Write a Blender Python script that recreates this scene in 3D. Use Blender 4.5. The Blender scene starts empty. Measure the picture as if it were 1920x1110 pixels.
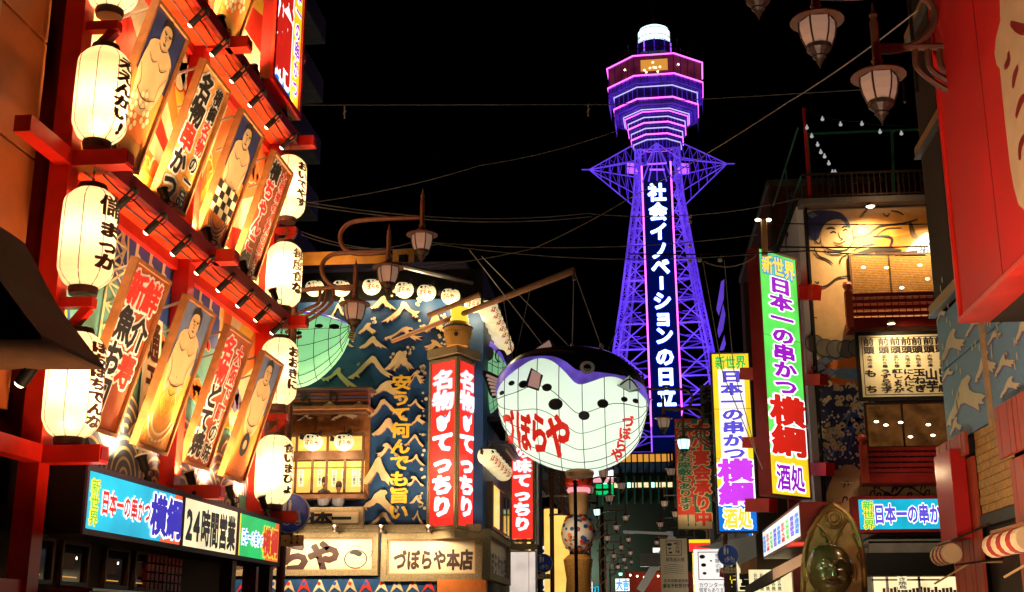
import bpy, bmesh, math, random
from mathutils import Vector, Matrix
R=random.Random(7)
SC=bpy.context.scene; COL=SC.collection
# ---------------- camera, world, exposure ----------------
F=2290.0; CX=960.0; CY=555.0; CAMH=1.6
PIT=math.atan(620/F); YAW=math.atan(240*math.cos(PIT)/F)
cam=bpy.data.cameras.new('camera'); cam.sensor_width=36; cam.lens=F/1920*36; cam.clip_start=0.1; cam.clip_end=3000
camo=bpy.data.objects.new('camera',cam); COL.objects.link(camo); camo.location=(0,0,CAMH)
camo.rotation_euler=(math.pi/2+PIT,0,YAW); SC.camera=camo
world=bpy.data.worlds.new('World'); SC.world=world; world.use_nodes=True
wn=world.node_tree; bg=wn.nodes['Background']; sky=wn.nodes.new('ShaderNodeTexSky'); sky.sky_type='NISHITA'; sky.sun_disc=False
sky.sun_elevation=math.radians(-8); sky.sun_rotation=math.radians(200); wn.links.new(sky.outputs[0],bg.inputs[0]); bg.inputs[1].default_value=0.02
SC.view_settings.view_transform='Standard'; SC.view_settings.look='None'; SC.view_settings.gamma=1; SC.view_settings.exposure=0
SC.cycles.max_bounces=5; SC.cycles.diffuse_bounces=3; SC.cycles.glossy_bounces=2; SC.cycles.transmission_bounces=3; SC.cycles.sample_clamp_indirect=4
SC.cycles.use_denoising=True; SC.cycles.use_light_tree=True
# ---------------- pixel -> place ----------------
def ray(px,py):
    r=px-CX;u=CY-py;c,s=math.cos(PIT),math.sin(PIT)
    fh=F*c-u*s;z=F*s+u*c;cp,sp=math.cos(YAW),math.sin(YAW)
    return Vector((r*cp-fh*sp,r*sp+fh*cp,z))
EYE=Vector((0,0,CAMH))
def aY(px,py,Y): d=ray(px,py); return EYE+d*(Y/d.y)
def aX(px,py,X): d=ray(px,py); return EYE+d*(X/d.x)
def V(*a): return Vector(a)
class Pl:
    """a wall plane: origin O, horizontal U, upward W, outward N=UxW"""
    def __init__(s,O,U,W=(0,0,1)): s.O=Vector(O);s.U=Vector(U).normalized();s.W=Vector(W).normalized();s.N=s.U.cross(s.W)
    def __call__(s,u,w,d=0): return s.O+s.U*u+s.W*w+s.N*d
    def uv(s,px,py,d=0):
        r=ray(px,py); O=s.O+s.N*d; t=(O-EYE).dot(s.N)/r.dot(s.N); q=EYE+r*t-O
        return q.dot(s.U),q.dot(s.W)
    def rect(s,x0,y0,x1,y1,d=0):   # pixel top-left, bottom-right -> u0,w0,u1,w1
        a=s.uv(x0,(y0+y1)/2,d);b=s.uv(x1,(y0+y1)/2,d);c=s.uv((x0+x1)/2,y0,d);e=s.uv((x0+x1)/2,y1,d)
        return a[0],e[1],b[0],c[1]
def at(loc,rz=0):
    c,s=math.cos(rz),math.sin(rz); return Pl(loc,(c,s,0))
# ---------------- materials ----------------
MATS={}
def mat(name,col,rough=.6,metal=0,em=0,emcol=None,noise=0,ns=8,bump=0,bs=30,spec=.5,sample=True,translucent=0,wave=None,coat=0,leak=.1):
    m=bpy.data.materials.new(name); MATS[name]=m; m.use_nodes=True; nt=m.node_tree; b=nt.nodes['Principled BSDF']
    b.inputs['Base Color'].default_value=(*col,1); b.inputs['Roughness'].default_value=rough; b.inputs['Metallic'].default_value=metal
    b.inputs['Specular IOR Level'].default_value=spec; b.inputs['Coat Weight'].default_value=coat
    if em:
        b.inputs['Emission Color'].default_value=(*(emcol or col),1); b.inputs['Emission Strength'].default_value=em
    tc=nt.nodes.new('ShaderNodeTexCoord')
    if noise:
        n=nt.nodes.new('ShaderNodeTexNoise'); n.inputs['Scale'].default_value=ns; n.inputs['Detail'].default_value=6; nt.links.new(tc.outputs['Object'],n.inputs['Vector'])
        r=nt.nodes.new('ShaderNodeMapRange'); r.inputs[1].default_value=.3; r.inputs[2].default_value=.7; r.inputs[3].default_value=1-noise; r.inputs[4].default_value=1+noise*.5
        nt.links.new(n.outputs[0],r.inputs[0]); mx=nt.nodes.new('ShaderNodeMix'); mx.data_type='RGBA'; mx.blend_type='MULTIPLY'; mx.inputs[0].default_value=1
        mx.inputs[6].default_value=(*col,1); nt.links.new(r.outputs[0],mx.inputs[7]); nt.links.new(mx.outputs[2],b.inputs['Base Color'])
        r2=nt.nodes.new('ShaderNodeMapRange'); r2.inputs[3].default_value=max(.05,rough-.15); r2.inputs[4].default_value=min(1,rough+.15); nt.links.new(n.outputs[0],r2.inputs[0]); nt.links.new(r2.outputs[0],b.inputs['Roughness'])
        if em:
            ml=nt.nodes.new('ShaderNodeMath'); ml.operation='MULTIPLY'; ml.inputs[1].default_value=em; nt.links.new(r.outputs[0],ml.inputs[0]); nt.links.new(ml.outputs[0],b.inputs['Emission Strength'])
    if bump:
        n2=nt.nodes.new('ShaderNodeTexNoise'); n2.inputs['Scale'].default_value=bs; n2.inputs['Detail'].default_value=4; nt.links.new(tc.outputs['Object'],n2.inputs['Vector'])
        src=n2.outputs[0]
        if wave:
            w=nt.nodes.new('ShaderNodeTexWave'); w.bands_direction=wave; w.inputs['Scale'].default_value=bs; nt.links.new(tc.outputs['Object'],w.inputs['Vector']); src=w.outputs[1]
        bp=nt.nodes.new('ShaderNodeBump'); bp.inputs['Strength'].default_value=bump; bp.inputs['Distance'].default_value=.02; nt.links.new(src,bp.inputs['Height']); nt.links.new(bp.outputs[0],b.inputs['Normal'])
    if translucent:
        t=nt.nodes.new('ShaderNodeBsdfTranslucent'); t.inputs[0].default_value=(*col,1); ms=nt.nodes.new('ShaderNodeMixShader'); ms.inputs[0].default_value=translucent
        out=nt.nodes['Material Output']; nt.links.new(b.outputs[0],ms.inputs[1]); nt.links.new(t.outputs[0],ms.inputs[2]); tr=nt.nodes.new('ShaderNodeBsdfTransparent'); tr.inputs[0].default_value=(1,.9,.75,1); m3=nt.nodes.new('ShaderNodeMixShader'); m3.inputs[0].default_value=leak; nt.links.new(ms.outputs[0],m3.inputs[1]); nt.links.new(tr.outputs[0],m3.inputs[2]); nt.links.new(m3.outputs[0],out.inputs[0])
    if em and not sample: m.cycles.emission_sampling='NONE'
    return m
# ---------------- mesh builder ----------------
_G={}
def glyph(ch,off):
    k=(ch,off)
    if k in _G: return _G[k]
    if off:
        vs,fs=glyph(ch,0); cnt={}
        for f in fs:
            for a,b in zip(f,f[1:]+f[:1]): e=(min(a,b),max(a,b)); cnt[e]=cnt.get(e,0)+1
        V2=list(vs); F2=list(fs); Z=[0]*len(vs); h=off; i=0
        for (a,b),c in cnt.items():
            if c!=1: continue
            (x0,y0,*_),(x1,y1,*_)=vs[a],vs[b]; l=math.hypot(x1-x0,y1-y0)
            if l<1e-5: continue
            tx,ty=(x1-x0)/l,(y1-y0)/l; e=h*.55; n=len(V2); z=(i%7+1)*.0004; i+=1
            for px,py,s in ((x0-tx*e,y0-ty*e,1),(x0-tx*e,y0-ty*e,-1),(x1+tx*e,y1+ty*e,-1),(x1+tx*e,y1+ty*e,1)): V2.append((px-ty*h*s,py+tx*h*s,z))
            F2.append((n,n+1,n+2,n+3))
        _G[k]=(V2,F2); return _G[k]
    c=bpy.data.curves.new('g','FONT'); c.body=ch; c.size=1; c.offset=off; c.resolution_u=2; c.fill_mode='FRONT'
    o=bpy.data.objects.new('g',c); COL.objects.link(o); dg=bpy.context.evaluated_depsgraph_get(); m=bpy.data.meshes.new_from_object(o.evaluated_get(dg))
    vs=[(v.co.x,v.co.y) for v in m.vertices]; fs=[tuple(p.vertices) for p in m.polygons]
    bpy.data.objects.remove(o); bpy.data.curves.remove(c); bpy.data.meshes.remove(m)
    if ord(ch)<256 and vs:
        x0=min(v[0] for v in vs);x1=max(v[0] for v in vs); s=.5-(x0+x1)/2; vs=[(x+s,y+.02) for x,y in vs]
    _G[k]=(vs,fs); return _G[k]
class MB:
    def __init__(s): s.v=[];s.f=[];s.m=[]
    def add(s,vs,fs,m):
        n=len(s.v); s.v+=[Vector(v) for v in vs]; s.f+=[tuple(i+n for i in f) for f in fs]; s.m+=[m]*len(fs); return s
    def box(s,f,u0,w0,u1,w1,d0,d1,m):
        vs=[f(u,w,d) for d in (d0,d1) for w in (w0,w1) for u in (u0,u1)]
        return s.add(vs,[(0,2,3,1),(4,5,7,6),(0,1,5,4),(2,6,7,3),(0,4,6,2),(1,3,7,5)],m)
    def quad(s,f,u0,w0,u1,w1,d,m): return s.add([f(u0,w0,d),f(u1,w0,d),f(u1,w1,d),f(u0,w1,d)],[(0,1,2,3)],m)
    def frame(s,f,u0,w0,u1,w1,t,d0,d1,m):
        s.box(f,u0,w0,u1,w0+t,d0,d1,m);s.box(f,u0,w1-t,u1,w1,d0,d1,m);s.box(f,u0,w0+t,u0+t,w1-t,d0,d1,m);return s.box(f,u1-t,w0+t,u1,w1-t,d0,d1,m)
    def poly(s,f,pts,d,m): return s.add([f(u,w,d) for u,w in pts],[tuple(range(len(pts)))],m)
    def prism(s,f,pts,d0,d1,m,side=None):
        n=len(pts); s.add([f(u,w,d1) for u,w in pts],[tuple(range(n))],m)
        return s.add([f(u,w,d) for d in (d0,d1) for u,w in pts],[(i,(i+1)%n,(i+1)%n+n,i+n) for i in range(n)],side or m)
    def bar(s,a,b,t,m,t2=None):     # square bar between two points
        a=Vector(a);b=Vector(b);z=(b-a).normalized();x=z.cross(V(0,0,1))
        x=V(1,0,0) if x.length<1e-3 else x.normalized(); y=z.cross(x); t2=t2 or t
        vs=[p+x*i*t/2+y*j*t2/2 for p in (a,b) for i,j in ((-1,-1),(1,-1),(1,1),(-1,1))]
        return s.add(vs,[(0,3,2,1),(4,5,6,7),(0,1,5,4),(1,2,6,5),(2,3,7,6),(3,0,4,7)],m)
    def tube(s,pts,r,m,n=6,rs=None):
        pts=[Vector(p) for p in pts]; k=len(pts); vs=[]; px=None
        for i,p in enumerate(pts):
            t=(pts[min(i+1,k-1)]-pts[max(i-1,0)]).normalized()
            if px is None: px=t.cross(V(0,0,1)); px=V(1,0,0) if px.length<1e-3 else px.normalized()
            px=(px-t*px.dot(t)).normalized(); y=t.cross(px); rr=rs[i] if rs else r
            vs+=[p+(px*math.cos(2*math.pi*j/n)+y*math.sin(2*math.pi*j/n))*rr for j in range(n)]
        fs=[(i*n+j,i*n+(j+1)%n,(i+1)*n+(j+1)%n,(i+1)*n+j) for i in range(k-1) for j in range(n)]
        fs+=[tuple(range(n-1,-1,-1)),tuple(range((k-1)*n,k*n))]
        return s.add(vs,fs,m)
    def lathe(s,O,prof,m,n=16,ax=None,ex=V(1,0,0),ey=V(0,1,0),ez=V(0,0,1),mats=None):
        O=Vector(O); vs=[O+ex*r*math.cos(2*math.pi*j/n)+ey*r*math.sin(2*math.pi*j/n)+ez*z for r,z in prof for j in range(n)]
        for i in range(len(prof)-1):
            pass
        k=len(prof); base=len(s.v); s.v+=vs
        for i in range(k-1):
            for j in range(n):
                s.f.append((base+i*n+j,base+i*n+(j+1)%n,base+(i+1)*n+(j+1)%n,base+(i+1)*n+j)); s.m.append(mats[i] if mats else m)
        return s
    def disc(s,f,u,w,r,d,m,n=16,ry=None): return s.poly(f,[(u+r*math.cos(2*math.pi*i/n),w+(ry or r)*math.sin(2*math.pi*i/n)) for i in range(n)],d,m)
    def ring(s,f,u,w,r0,r1,d,m,n=20,a0=0,a1=360,sy=1):
        vs=[]; 
        for i in range(n+1):
            a=math.radians(a0+(a1-a0)*i/n); vs+=[f(u+r0*math.cos(a),w+sy*r0*math.sin(a),d),f(u+r1*math.cos(a),w+sy*r1*math.sin(a),d)]
        return s.add(vs,[(2*i,2*i+1,2*i+3,2*i+2) for i in range(n)],m)
    def stroke(s,f,pts,wd,d,m,taper=True,sub=4):
        P=smooth(pts,sub); n=len(P); L=[]; Rr=[]
        for i,p in enumerate(P):
            a=P[max(i-1,0)];b=P[min(i+1,n-1)]; tx,ty=b[0]-a[0],b[1]-a[1]; l=math.hypot(tx,ty) or 1; nx,ny=-ty/l,tx/l
            h=wd/2*((.35+.65*math.sin(math.pi*min(max((i+.5)/n,.02),.98))) if taper else 1)
            L.append(f(p[0]+nx*h,p[1]+ny*h,d)); Rr.append(f(p[0]-nx*h,p[1]-ny*h,d))
        return s.add(L+Rr,[(i,n+i,n+i+1,i+1) for i in range(n-1)],m)
    def glyph(s,f,ch,cu,cw,w,h,d,m,off=.02,rot=False):
        if ch==' ': return s
        vs,fs=glyph(ch,off)
        if rot: q=[f(cu+(v[1]-.38)*w,cw-(v[0]-.5)*h,d+(v[2] if len(v)>2 else 0)) for v in vs]
        else: q=[f(cu+(v[0]-.5)*w,cw+(v[1]-.38)*h,d+(v[2] if len(v)>2 else 0)) for v in vs]
        return s.add(q,fs,m)
    def vtext(s,f,t,cu,wt,cw,ch,d,m,off=.02,outline=None,om=None,d2=.006):
        for i,c in enumerate(t):
            rot=c in 'ー'
            y=wt-ch*(i+.5)
            if outline: s.glyph(f,c,cu,y,cw,ch,d,om,outline,rot)
            s.glyph(f,c,cu,y,cw,ch,d+(d2 if outline else 0),m,off,rot)
        return s
    def htext(s,f,t,u0,wc,cw,ch,d,m,off=.02,outline=None,om=None,d2=.006):
        for i,c in enumerate(t):
            if outline: s.glyph(f,c,u0+cw*(i+.5),wc,cw,ch,d,om,outline)
            s.glyph(f,c,u0+cw*(i+.5),wc,cw,ch,d+(d2 if outline else 0),m,off)
        return s
def smooth(pts,sub=4):
    if len(pts)<3: return [tuple(p) for p in pts]
    out=[];n=len(pts)
    for i in range(n-1):
        p0=pts[max(i-1,0)];p1=pts[i];p2=pts[i+1];p3=pts[min(i+2,n-1)]
        for k in range(sub):
            t=k/sub; out.append(tuple(.5*((2*b)+(-a+c)*t+(2*a-5*b+4*c-e)*t*t+(-a+3*b-3*c+e)*t**3) for a,b,c,e in zip(p0,p1,p2,p3)))
    out.append(tuple(pts[-1])); return out
def obj(name,mb,parent=None,loc=None,smoothed=False,**tags):
    base=Vector(loc) if loc is not None else (parent['_w'] and Vector(parent['_w']) if parent is not None and '_w' in parent else V(0,0,0))
    me=bpy.data.meshes.new(name); me.from_pydata([v-base for v in mb.v],[],mb.f)
    names=[]
    for m in mb.m:
        if m not in names: names.append(m)
    for m in names: me.materials.append(MATS[m])
    ix={m:i for i,m in enumerate(names)}
    me.polygons.foreach_set('material_index',[ix[m] for m in mb.m])
    if smoothed: me.polygons.foreach_set('use_smooth',[True]*len(mb.f))
    me.update(); o=bpy.data.objects.new(name,me); COL.objects.link(o)
    if parent is not None: o.parent=parent; o['_w']=tuple(base)
    else: o.location=base
    if parent is not None and False: pass
    for k,v in tags.items(): o[k]=v
    if smoothed:
        try: me.set_sharp_from_angle(angle=math.radians(40))
        except Exception: pass
    return o
def thing(name,loc,label,category,group=None):
    o=bpy.data.objects.new(name,None); COL.objects.link(o); o.location=loc; o.empty_display_size=.2
    o['_w']=tuple(loc); o['label']=label; o['category']=category
    if group: o['group']=group
    return o
def dup(root,loc,rot=None,label=None,group=None,scale=None):
    r=root.copy(); COL.objects.link(r); r.location=loc
    if rot is not None: r.rotation_euler=rot if not isinstance(rot,(int,float)) else (0,0,rot)
    if scale: r.scale=(scale,)*3 if isinstance(scale,(int,float)) else scale
    if label: r['label']=label
    if group: r['group']=group
    def rec(a,b):
        for ch in list(a.children):
            c=ch.copy(); COL.objects.link(c); c.parent=b; rec(ch,c)
    rec(root,r); return r
def light(name,kind,loc,power,col,parent=None,size=.05,target=None,angle=60,blend=.6):
    l=bpy.data.lights.new(name,kind); l.energy=power; l.color=col
    if kind=='SPOT': l.spot_size=math.radians(angle); l.spot_blend=blend; l.shadow_soft_size=size
    elif kind=='POINT': l.shadow_soft_size=size
    elif kind=='AREA': l.size=size
    o=bpy.data.objects.new(name,l); COL.objects.link(o)
    if parent is not None: o.parent=parent; loc=Vector(loc)-Vector(parent['_w'])
    o.location=loc
    if target is not None: o.rotation_euler=(Vector(target)-(Vector(loc)+(Vector(parent['_w']) if parent is not None else V(0,0,0)))).to_track_quat('-Z','Y').to_euler()
    return o
WARM=(1,.7,.36); WARM2=(1,.5,.16)
# ---------------- palette ----------------
mat('asphalt',(.045,.045,.05),.7,noise=.3,ns=3,bump=.3,bs=60)
mat('paving',(.22,.2,.18),.7,noise=.25,ns=4)
mat('concrete',(.16,.15,.14),.85,noise=.3,ns=2,bump=.2)
mat('dark_concrete',(.07,.065,.06),.85,noise=.3,ns=1.5)
mat('dark_wall',(.045,.026,.014),.8,noise=.3,ns=3)
mat('black',(.01,.009,.009),.6,spec=.2)
mat('black_gloss',(.014,.014,.02),.34,spec=1.0,coat=.8,noise=.3,ns=2)
mat('iron',(.05,.03,.022),.5,metal=.4,noise=.3,ns=12)
mat('lamp_iron',(.15,.06,.035),.45,metal=.3,noise=.25,ns=10)
mat('red_steel',(.7,.02,.01),.34,noise=.28,ns=2.5,bump=.08,bs=14)
mat('dark_red',(.24,.01,.008),.4,noise=.2,ns=4)
mat('orange_soffit',(.75,.05,.008),.4,noise=.15,ns=2)
mat('orange_panel',(.5,.14,.035),.6,noise=.3,ns=1.5,bump=.15,bs=8)
mat('trim_tan',(.55,.33,.14),.55,noise=.15)
mat('wood',(.28,.1,.028),.5,noise=.35,ns=6,bump=.2)
mat('wood_dark',(.11,.045,.02),.5,noise=.35,ns=6)
mat('board_gold',(.75,.33,.06),.5,noise=.22,ns=3)
mat('board_brown',(.34,.07,.02),.5,noise=.25,ns=3)
mat('navy',(.022,.03,.12),.5,noise=.2)
mat('flesh',(.62,.40,.2),.6,noise=.12,ns=4)
mat('ink',(.015,.01,.01),.5)
mat('ink_brown',(.05,.014,.008),.5)
mat('cream',(.8,.68,.42),.6,noise=.08,ns=4)
mat('white',(.8,.78,.74),.5)
mat('paint_red',(.7,.03,.015),.5)
mat('paint_orange',(.8,.2,.03),.55,noise=.1)
mat('paint_yellow',(.85,.55,.06),.55,noise=.1)
mat('sky_blue',(.17,.34,.5),.55,noise=.15)
mat('mural_blue',(.03,.09,.38),.55,noise=.2)
mat('teal',(.12,.36,.36),.6,noise=.1)
mat('violet',(.22,.16,.32),.6,noise=.2)
mat('grey_blue',(.12,.16,.3),.6,noise=.2)
mat('glass_dark',(.02,.02,.022),.08,spec=.8)
mat('dim_room',(.05,.03,.02),.12,em=.09,emcol=(1,.36,.08),noise=.7,ns=2.2,sample=False)
mat('metal',(.35,.35,.36),.35,metal=.8)
mat('green_steel',(.02,.14,.08),.5)
mat('chain',(.12,.09,.07),.5,metal=.6)
mat('cable',(.3,.29,.26),.5)
mat('wall_blue',(.014,.07,.2),.5,noise=.35,ns=1.2,bump=.15,bs=6)
mat('foam',(.72,.5,.26),.6,noise=.15,ns=3)
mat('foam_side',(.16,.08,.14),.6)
mat('gilt_stone',(.33,.23,.11),.7,noise=.6,ns=45,bump=.8,bs=50)
mat('plate_cream',(.78,.6,.36),.5,noise=.06)
mat('gold_letter',(.9,.5,.04),.4)
mat('bamboo',(.5,.22,.09),.5,noise=.25,ns=6)
mat('bronze',(.36,.2,.07),.42,metal=.7,noise=.35,ns=5,bump=.15,bs=12)
mat('bronze_dark',(.13,.085,.03),.3,metal=.35,noise=.2,ns=4,spec=.9,coat=.6)
mat('red_matte',(.6,.006,.004),.5,noise=.22,ns=.9,bump=.1,bs=3)
mat('bronze_flat',(.5,.29,.11),.5,metal=.25,noise=.3,ns=5)
mat('brick_red',(.2,.035,.018),.8,noise=.4,ns=5)
mat('slat_red',(.5,.06,.02),.5,noise=.25,ns=5)
mat('reed',(.62,.32,.08),.65,noise=.35,ns=14)
mat('steel_white',(.75,.75,.8),.5)
mat('steel_dark',(.05,.04,.09),.6)
mat('blue_sign',(.012,.05,.5),.35)
mat('lamp_glass',(.3,.17,.1),.25,em=.16,emcol=(1,.62,.42),sample=False)
mat('fish_purple',(.16,.09,.5),.35,em=.5,emcol=(.25,.14,.95),noise=.5,ns=1.5,sample=False)
mat('bubble',(.7,.6,.4),.6)
mat('skin',(.5,.28,.17),.6)
mat('shirt',(.1,.1,.12),.8)
def em(name,c,s=1,noise=0,sample=True,ns=1.5): mat(name,tuple(x*.5 for x in c),.35,em=s,emcol=c,noise=noise,ns=ns,sample=sample)
em('e_white',(1,.95,.9),1.05,noise=.15,ns=1); em('e_cream',(1,.86,.5),1.1,noise=.25,ns=1.2)
em('e_cyan',(.01,.5,.75),1.0,noise=.35,ns=1.1); em('e_green',(.0,.62,.14),1.0,noise=.35,ns=1.1); em('e_lime',(.12,.85,.12),1,noise=.3,ns=1.1); em('e_yellow',(1,.72,.02),1.05,noise=.25,ns=1.2)
em('e_blue',(.0,.18,.75),1); em('e_redp',(.95,.03,.02),1.1,noise=.15,ns=2.5); em('e_orangep',(.9,.12,.02),1)
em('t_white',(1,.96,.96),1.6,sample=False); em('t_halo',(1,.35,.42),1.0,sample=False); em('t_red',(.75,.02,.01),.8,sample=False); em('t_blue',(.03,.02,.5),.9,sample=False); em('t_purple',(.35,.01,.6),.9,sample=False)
em('t_violet',(.12,.09,.75),.9,sample=False); em('t_magenta',(.62,.05,.85),1,sample=False); em('t_black',(.01,.008,.006),.1,sample=False); em('t_yellow',(1,.75,.05),1,sample=False); em('t_green',(.05,.6,.08),.9,sample=False); em('t_lblue',(.02,.3,.8),.9,sample=False)
em('neon_pink',(1,.12,.85),3.2); em('neon_violet',(.42,.1,1),1.6,sample=False); em('neon_dash',(.6,.55,1),1.2,sample=False)
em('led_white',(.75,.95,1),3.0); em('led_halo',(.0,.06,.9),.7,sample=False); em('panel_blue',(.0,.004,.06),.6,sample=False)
em('dome',(.72,.94,1),1.9,sample=False); em('amber_room',(1,.42,.06),.7,sample=False); em('bulb',(1,.8,.5),7,sample=False); em('bulb_cool',(.9,.95,1),.35,sample=False)
em('lamp_green',(.35,1,.7),3.0,sample=False); em('warm_room',(1,.6,.12),1.1,noise=.15); em('warm_room2',(1,.8,.42),1.2,noise=.25,ns=2)
mat('paper',(.95,.86,.66),.7,em=.3,emcol=(1,.78,.45),translucent=.72,bump=.5,bs=9,wave='Z')
mat('fish_white',(.86,.95,.82),.6,em=.34,emcol=(.8,1,.8),translucent=.5,sample=True)
mat('fish_green',(.5,.95,.6),.6,em=.55,emcol=(.42,1,.5),translucent=.4)
mat('small_fish',(.95,.85,.55),.6,em=.72,emcol=(1,.8,.42),sample=False)
mat('tile_grey',(.1,.1,.12),.6,noise=.3,ns=6)
# ================= SETTING =================
def setting(name,mb,label):
    o=obj(name,mb); o['kind']='structure'; o['label']=label; return o
G=Pl((0,0,0),(1,0,0))
mb=MB(); mb.add([V(-400,-40,0),V(400,-40,0),V(400,900,0),V(-400,900,0)],[(0,1,2,3)],'dark_concrete'); setting('ground',mb,'dark ground reaching past the tower')
mb=MB(); mb.add([V(-4.2,-20,.004),V(3.4,-20,.004),V(3.4,160,.004),V(-4.2,160,.004)],[(0,1,2,3)],'asphalt'); setting('road',mb,'asphalt street running towards the tower')
for nm,x0,x1 in (('pavement_left',-7,-4.2),('pavement_right',3.4,6)):
    mb=MB(); mb.box(Pl((0,0,0),(1,0,0)),x0,-.05,x1,.12,-160,20,'paving'); setting(nm,mb,'paved walk along the shopfronts')
# ================= LEFT RESTAURANT =================
LX=-7.0
PL=Pl((LX,0,0),(0,1,0))
rest=thing('restaurant_building',(LX-3,17.5,0),'three-storey restaurant front in red steel with sunburst and wave murals behind its signs','building')
def part(nm,mb,**k): return obj(nm,mb,rest,**k)
Y0,Y1,Y2=13.5,17.5,21.6
mb=MB(); mb.box(PL,Y0,3.5,Y2,17,-6,0,'dark_red'); part('wall',mb)
LEV=[3.5,7.1,10.7,14.3]
def clip(poly,u0,w0,u1,w1):
    def cl(P,ins,inter):
        out=[]
        for i in range(len(P)):
            a=P[i-1];b=P[i]
            if ins(b):
                if not ins(a): out.append(inter(a,b))
                out.append(b)
            elif ins(a): out.append(inter(a,b))
        return out
    def X(c): return lambda a,b:(c,a[1]+(b[1]-a[1])*(c-a[0])/(b[0]-a[0]))
    def Yf(c): return lambda a,b:(a[0]+(b[0]-a[0])*(c-a[1])/(b[1]-a[1]),c)
    P=cl(poly,lambda p:p[0]>=u0,X(u0)); P=P and cl(P,lambda p:p[0]<=u1,X(u1)); P=P and cl(P,lambda p:p[1]>=w0,Yf(w0)); P=P and cl(P,lambda p:p[1]<=w1,Yf(w1)); return P
def sunburst(mb,f,u0,w0,u1,w1,cu,cw,n,d,mats):
    for i in range(n):
        a=2*math.pi*i/n;b=2*math.pi*(i+1)/n
        P=clip([(cu,cw),(cu+20*math.cos(a),cw+20*math.sin(a)),(cu+20*math.cos(b),cw+20*math.sin(b))],u0,w0,u1,w1)
        if P and len(P)>2: mb.poly(f,P,d,mats[i%len(mats)])
def cloud(mb,f,u,w,s,d,m,om):
    for k,(a,b,r) in enumerate(((0,0,.3),(.34,.08,.26),(-.34,.02,.24),(.1,.28,.24),(-.2,.24,.2),(.6,-.04,.17))):
        mb.disc(f,u+a*s,w+b*s,(r+.035)*s,d,om,18); 
    for k,(a,b,r) in enumerate(((0,0,.3),(.34,.08,.26),(-.34,.02,.24),(.1,.28,.24),(-.2,.24,.2),(.6,-.04,.17))):
        mb.disc(f,u+a*s,w+b*s,r*s,d+.003,m,18)
mb=MB()
sunburst(mb,PL,Y0+.1,7.25,Y2,10.6,17.9,8.0,30,.004,['paint_red','cream','paint_orange','paint_yellow','paint_orange','cream'])
# painted curling flames over the rays
for i in range(16):
    u=R.uniform(13.8,21.2);w=R.uniform(7.7,10.2); s=R.uniform(.3,.65); c=R.choice(['cream','paint_red','paint_yellow','cream'])
    mb.stroke(PL,[(u,w),(u+.2*s,w+.4*s),(u+.6*s,w+.5*s),(u+.75*s,w+.2*s),(u+.5*s,w+.05*s)],.11*s,.009+i*.0005,c)
cloud(mb,PL,14.0,9.8,.9,.02,'paint_yellow','cream'); cloud(mb,PL,17.0,10.0,.9,.02,'cream','paint_red'); cloud(mb,PL,20.7,9.8,.8,.02,'paint_orange','cream')
part('mural_panel',mb,label='sunburst mural in red, orange and cream')
mb=MB()
sunburst(mb,PL,Y0+.1,10.85,Y2,14.2,17.5,12.3,28,.004,['paint_red','paint_yellow','paint_orange','cream'])
part('mural_panel',mb,label='upper sunburst mural')
mb=MB()   # lower mural: sky, streaks, tower sketch, scallop waves
mb.quad(PL,Y0+.1,3.5,Y2,7.05,.004,'teal')
mb.poly(PL,[(15.3,7.05),(15.1,6.3),(16,5.9),(17.4,6.0),(17.4,7.05)],.007,'mural_blue')
mb.poly(PL,[(17.55,7.05),(17.5,5.6),(18.4,5.9),(19.9,6.2),(20.1,7.05)],.007,'mural_blue')
sunburst(mb,PL,19.6,4.9,Y2,7.05,19.6,5.2,26,.010,['paint_yellow','cream','paint_orange'])
for u in (15.5,16.0,16.5,17.0,17.7,18.1,18.6,19.1,19.6):
    mb.poly(PL,[(u,7.05),(u+.13,7.05),(u+.05,6.75),(u+.16,6.7),(u-.02,6.3),(u+.03,6.62),(u-.06,6.66)],.013,'cream')
mb.poly(PL,[(13.6,7.05),(15.2,7.05),(14.6,6.5),(13.6,6.2)],.010,'paint_yellow')
mb.ring(PL,14.2,6.6,.52,.6,.014,'mural_blue'); mb.ring(PL,13.9,5.3,.2,.28,.014,'mural_blue'); mb.disc(PL,13.9,5.3,.2,.014,'paint_yellow')
# lattice tower picture behind the first boards
for k in range(9):
    w=4.2+k*.31; h=.52-.04*k
    mb.box(PL,15.45-h,w,15.45+h,w+.03,.012,.02,'cream')
    mb.stroke(PL,[(15.45-h,w),(15.45+h-.04,w+.31)],.035,.017,'cream',False); mb.stroke(PL,[(15.45+h,w),(15.45-h+.04,w+.31)],.035,.017,'cream',False)
mb.stroke(PL,[(14.9,4.2),(15.25,7.0)],.06,.019,'cream',False); mb.stroke(PL,[(16.0,4.2),(15.65,7.0)],.06,.019,'cream',False)
for u in (17.2,19.05):
    for k in range(5): mb.box(PL,u-.28+k*.14,3.9,u-.25+k*.14,5.1,.012,.018,'cream')
    for k in range(5): mb.box(PL,u-.3,3.9+.3*k,u+.35,3.93+.3*k,.018,.022,'cream')
for (u,w,s,c) in ((18.8,6.1,.5,'paint_red'),(18.7,5.2,.5,'paint_orange'),(20.6,5.4,.6,'violet'),(17.1,5.6,.4,'paint_orange')): cloud(mb,PL,u,w,s,.022,c,'cream')
dd=.016
for row,(w,off) in enumerate(((4.15,0),(3.85,.55),(3.55,0))):
    u=13.9+off
    while u<Y2-.3:
        c='grey_blue' if u<17 else 'violet'
        mb.ring(PL,u,w,0,.62,dd,c,16,0,180)
        for r in (.58,.44,.3,.16): mb.ring(PL,u,w,r-.045,r,dd+.003,'cream',16,0,180)
        dd+=.0006; u+=1.1
    dd+=.006
part('mural_panel',mb,label='blue mural with lattice tower drawing and scalloped waves')
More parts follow.
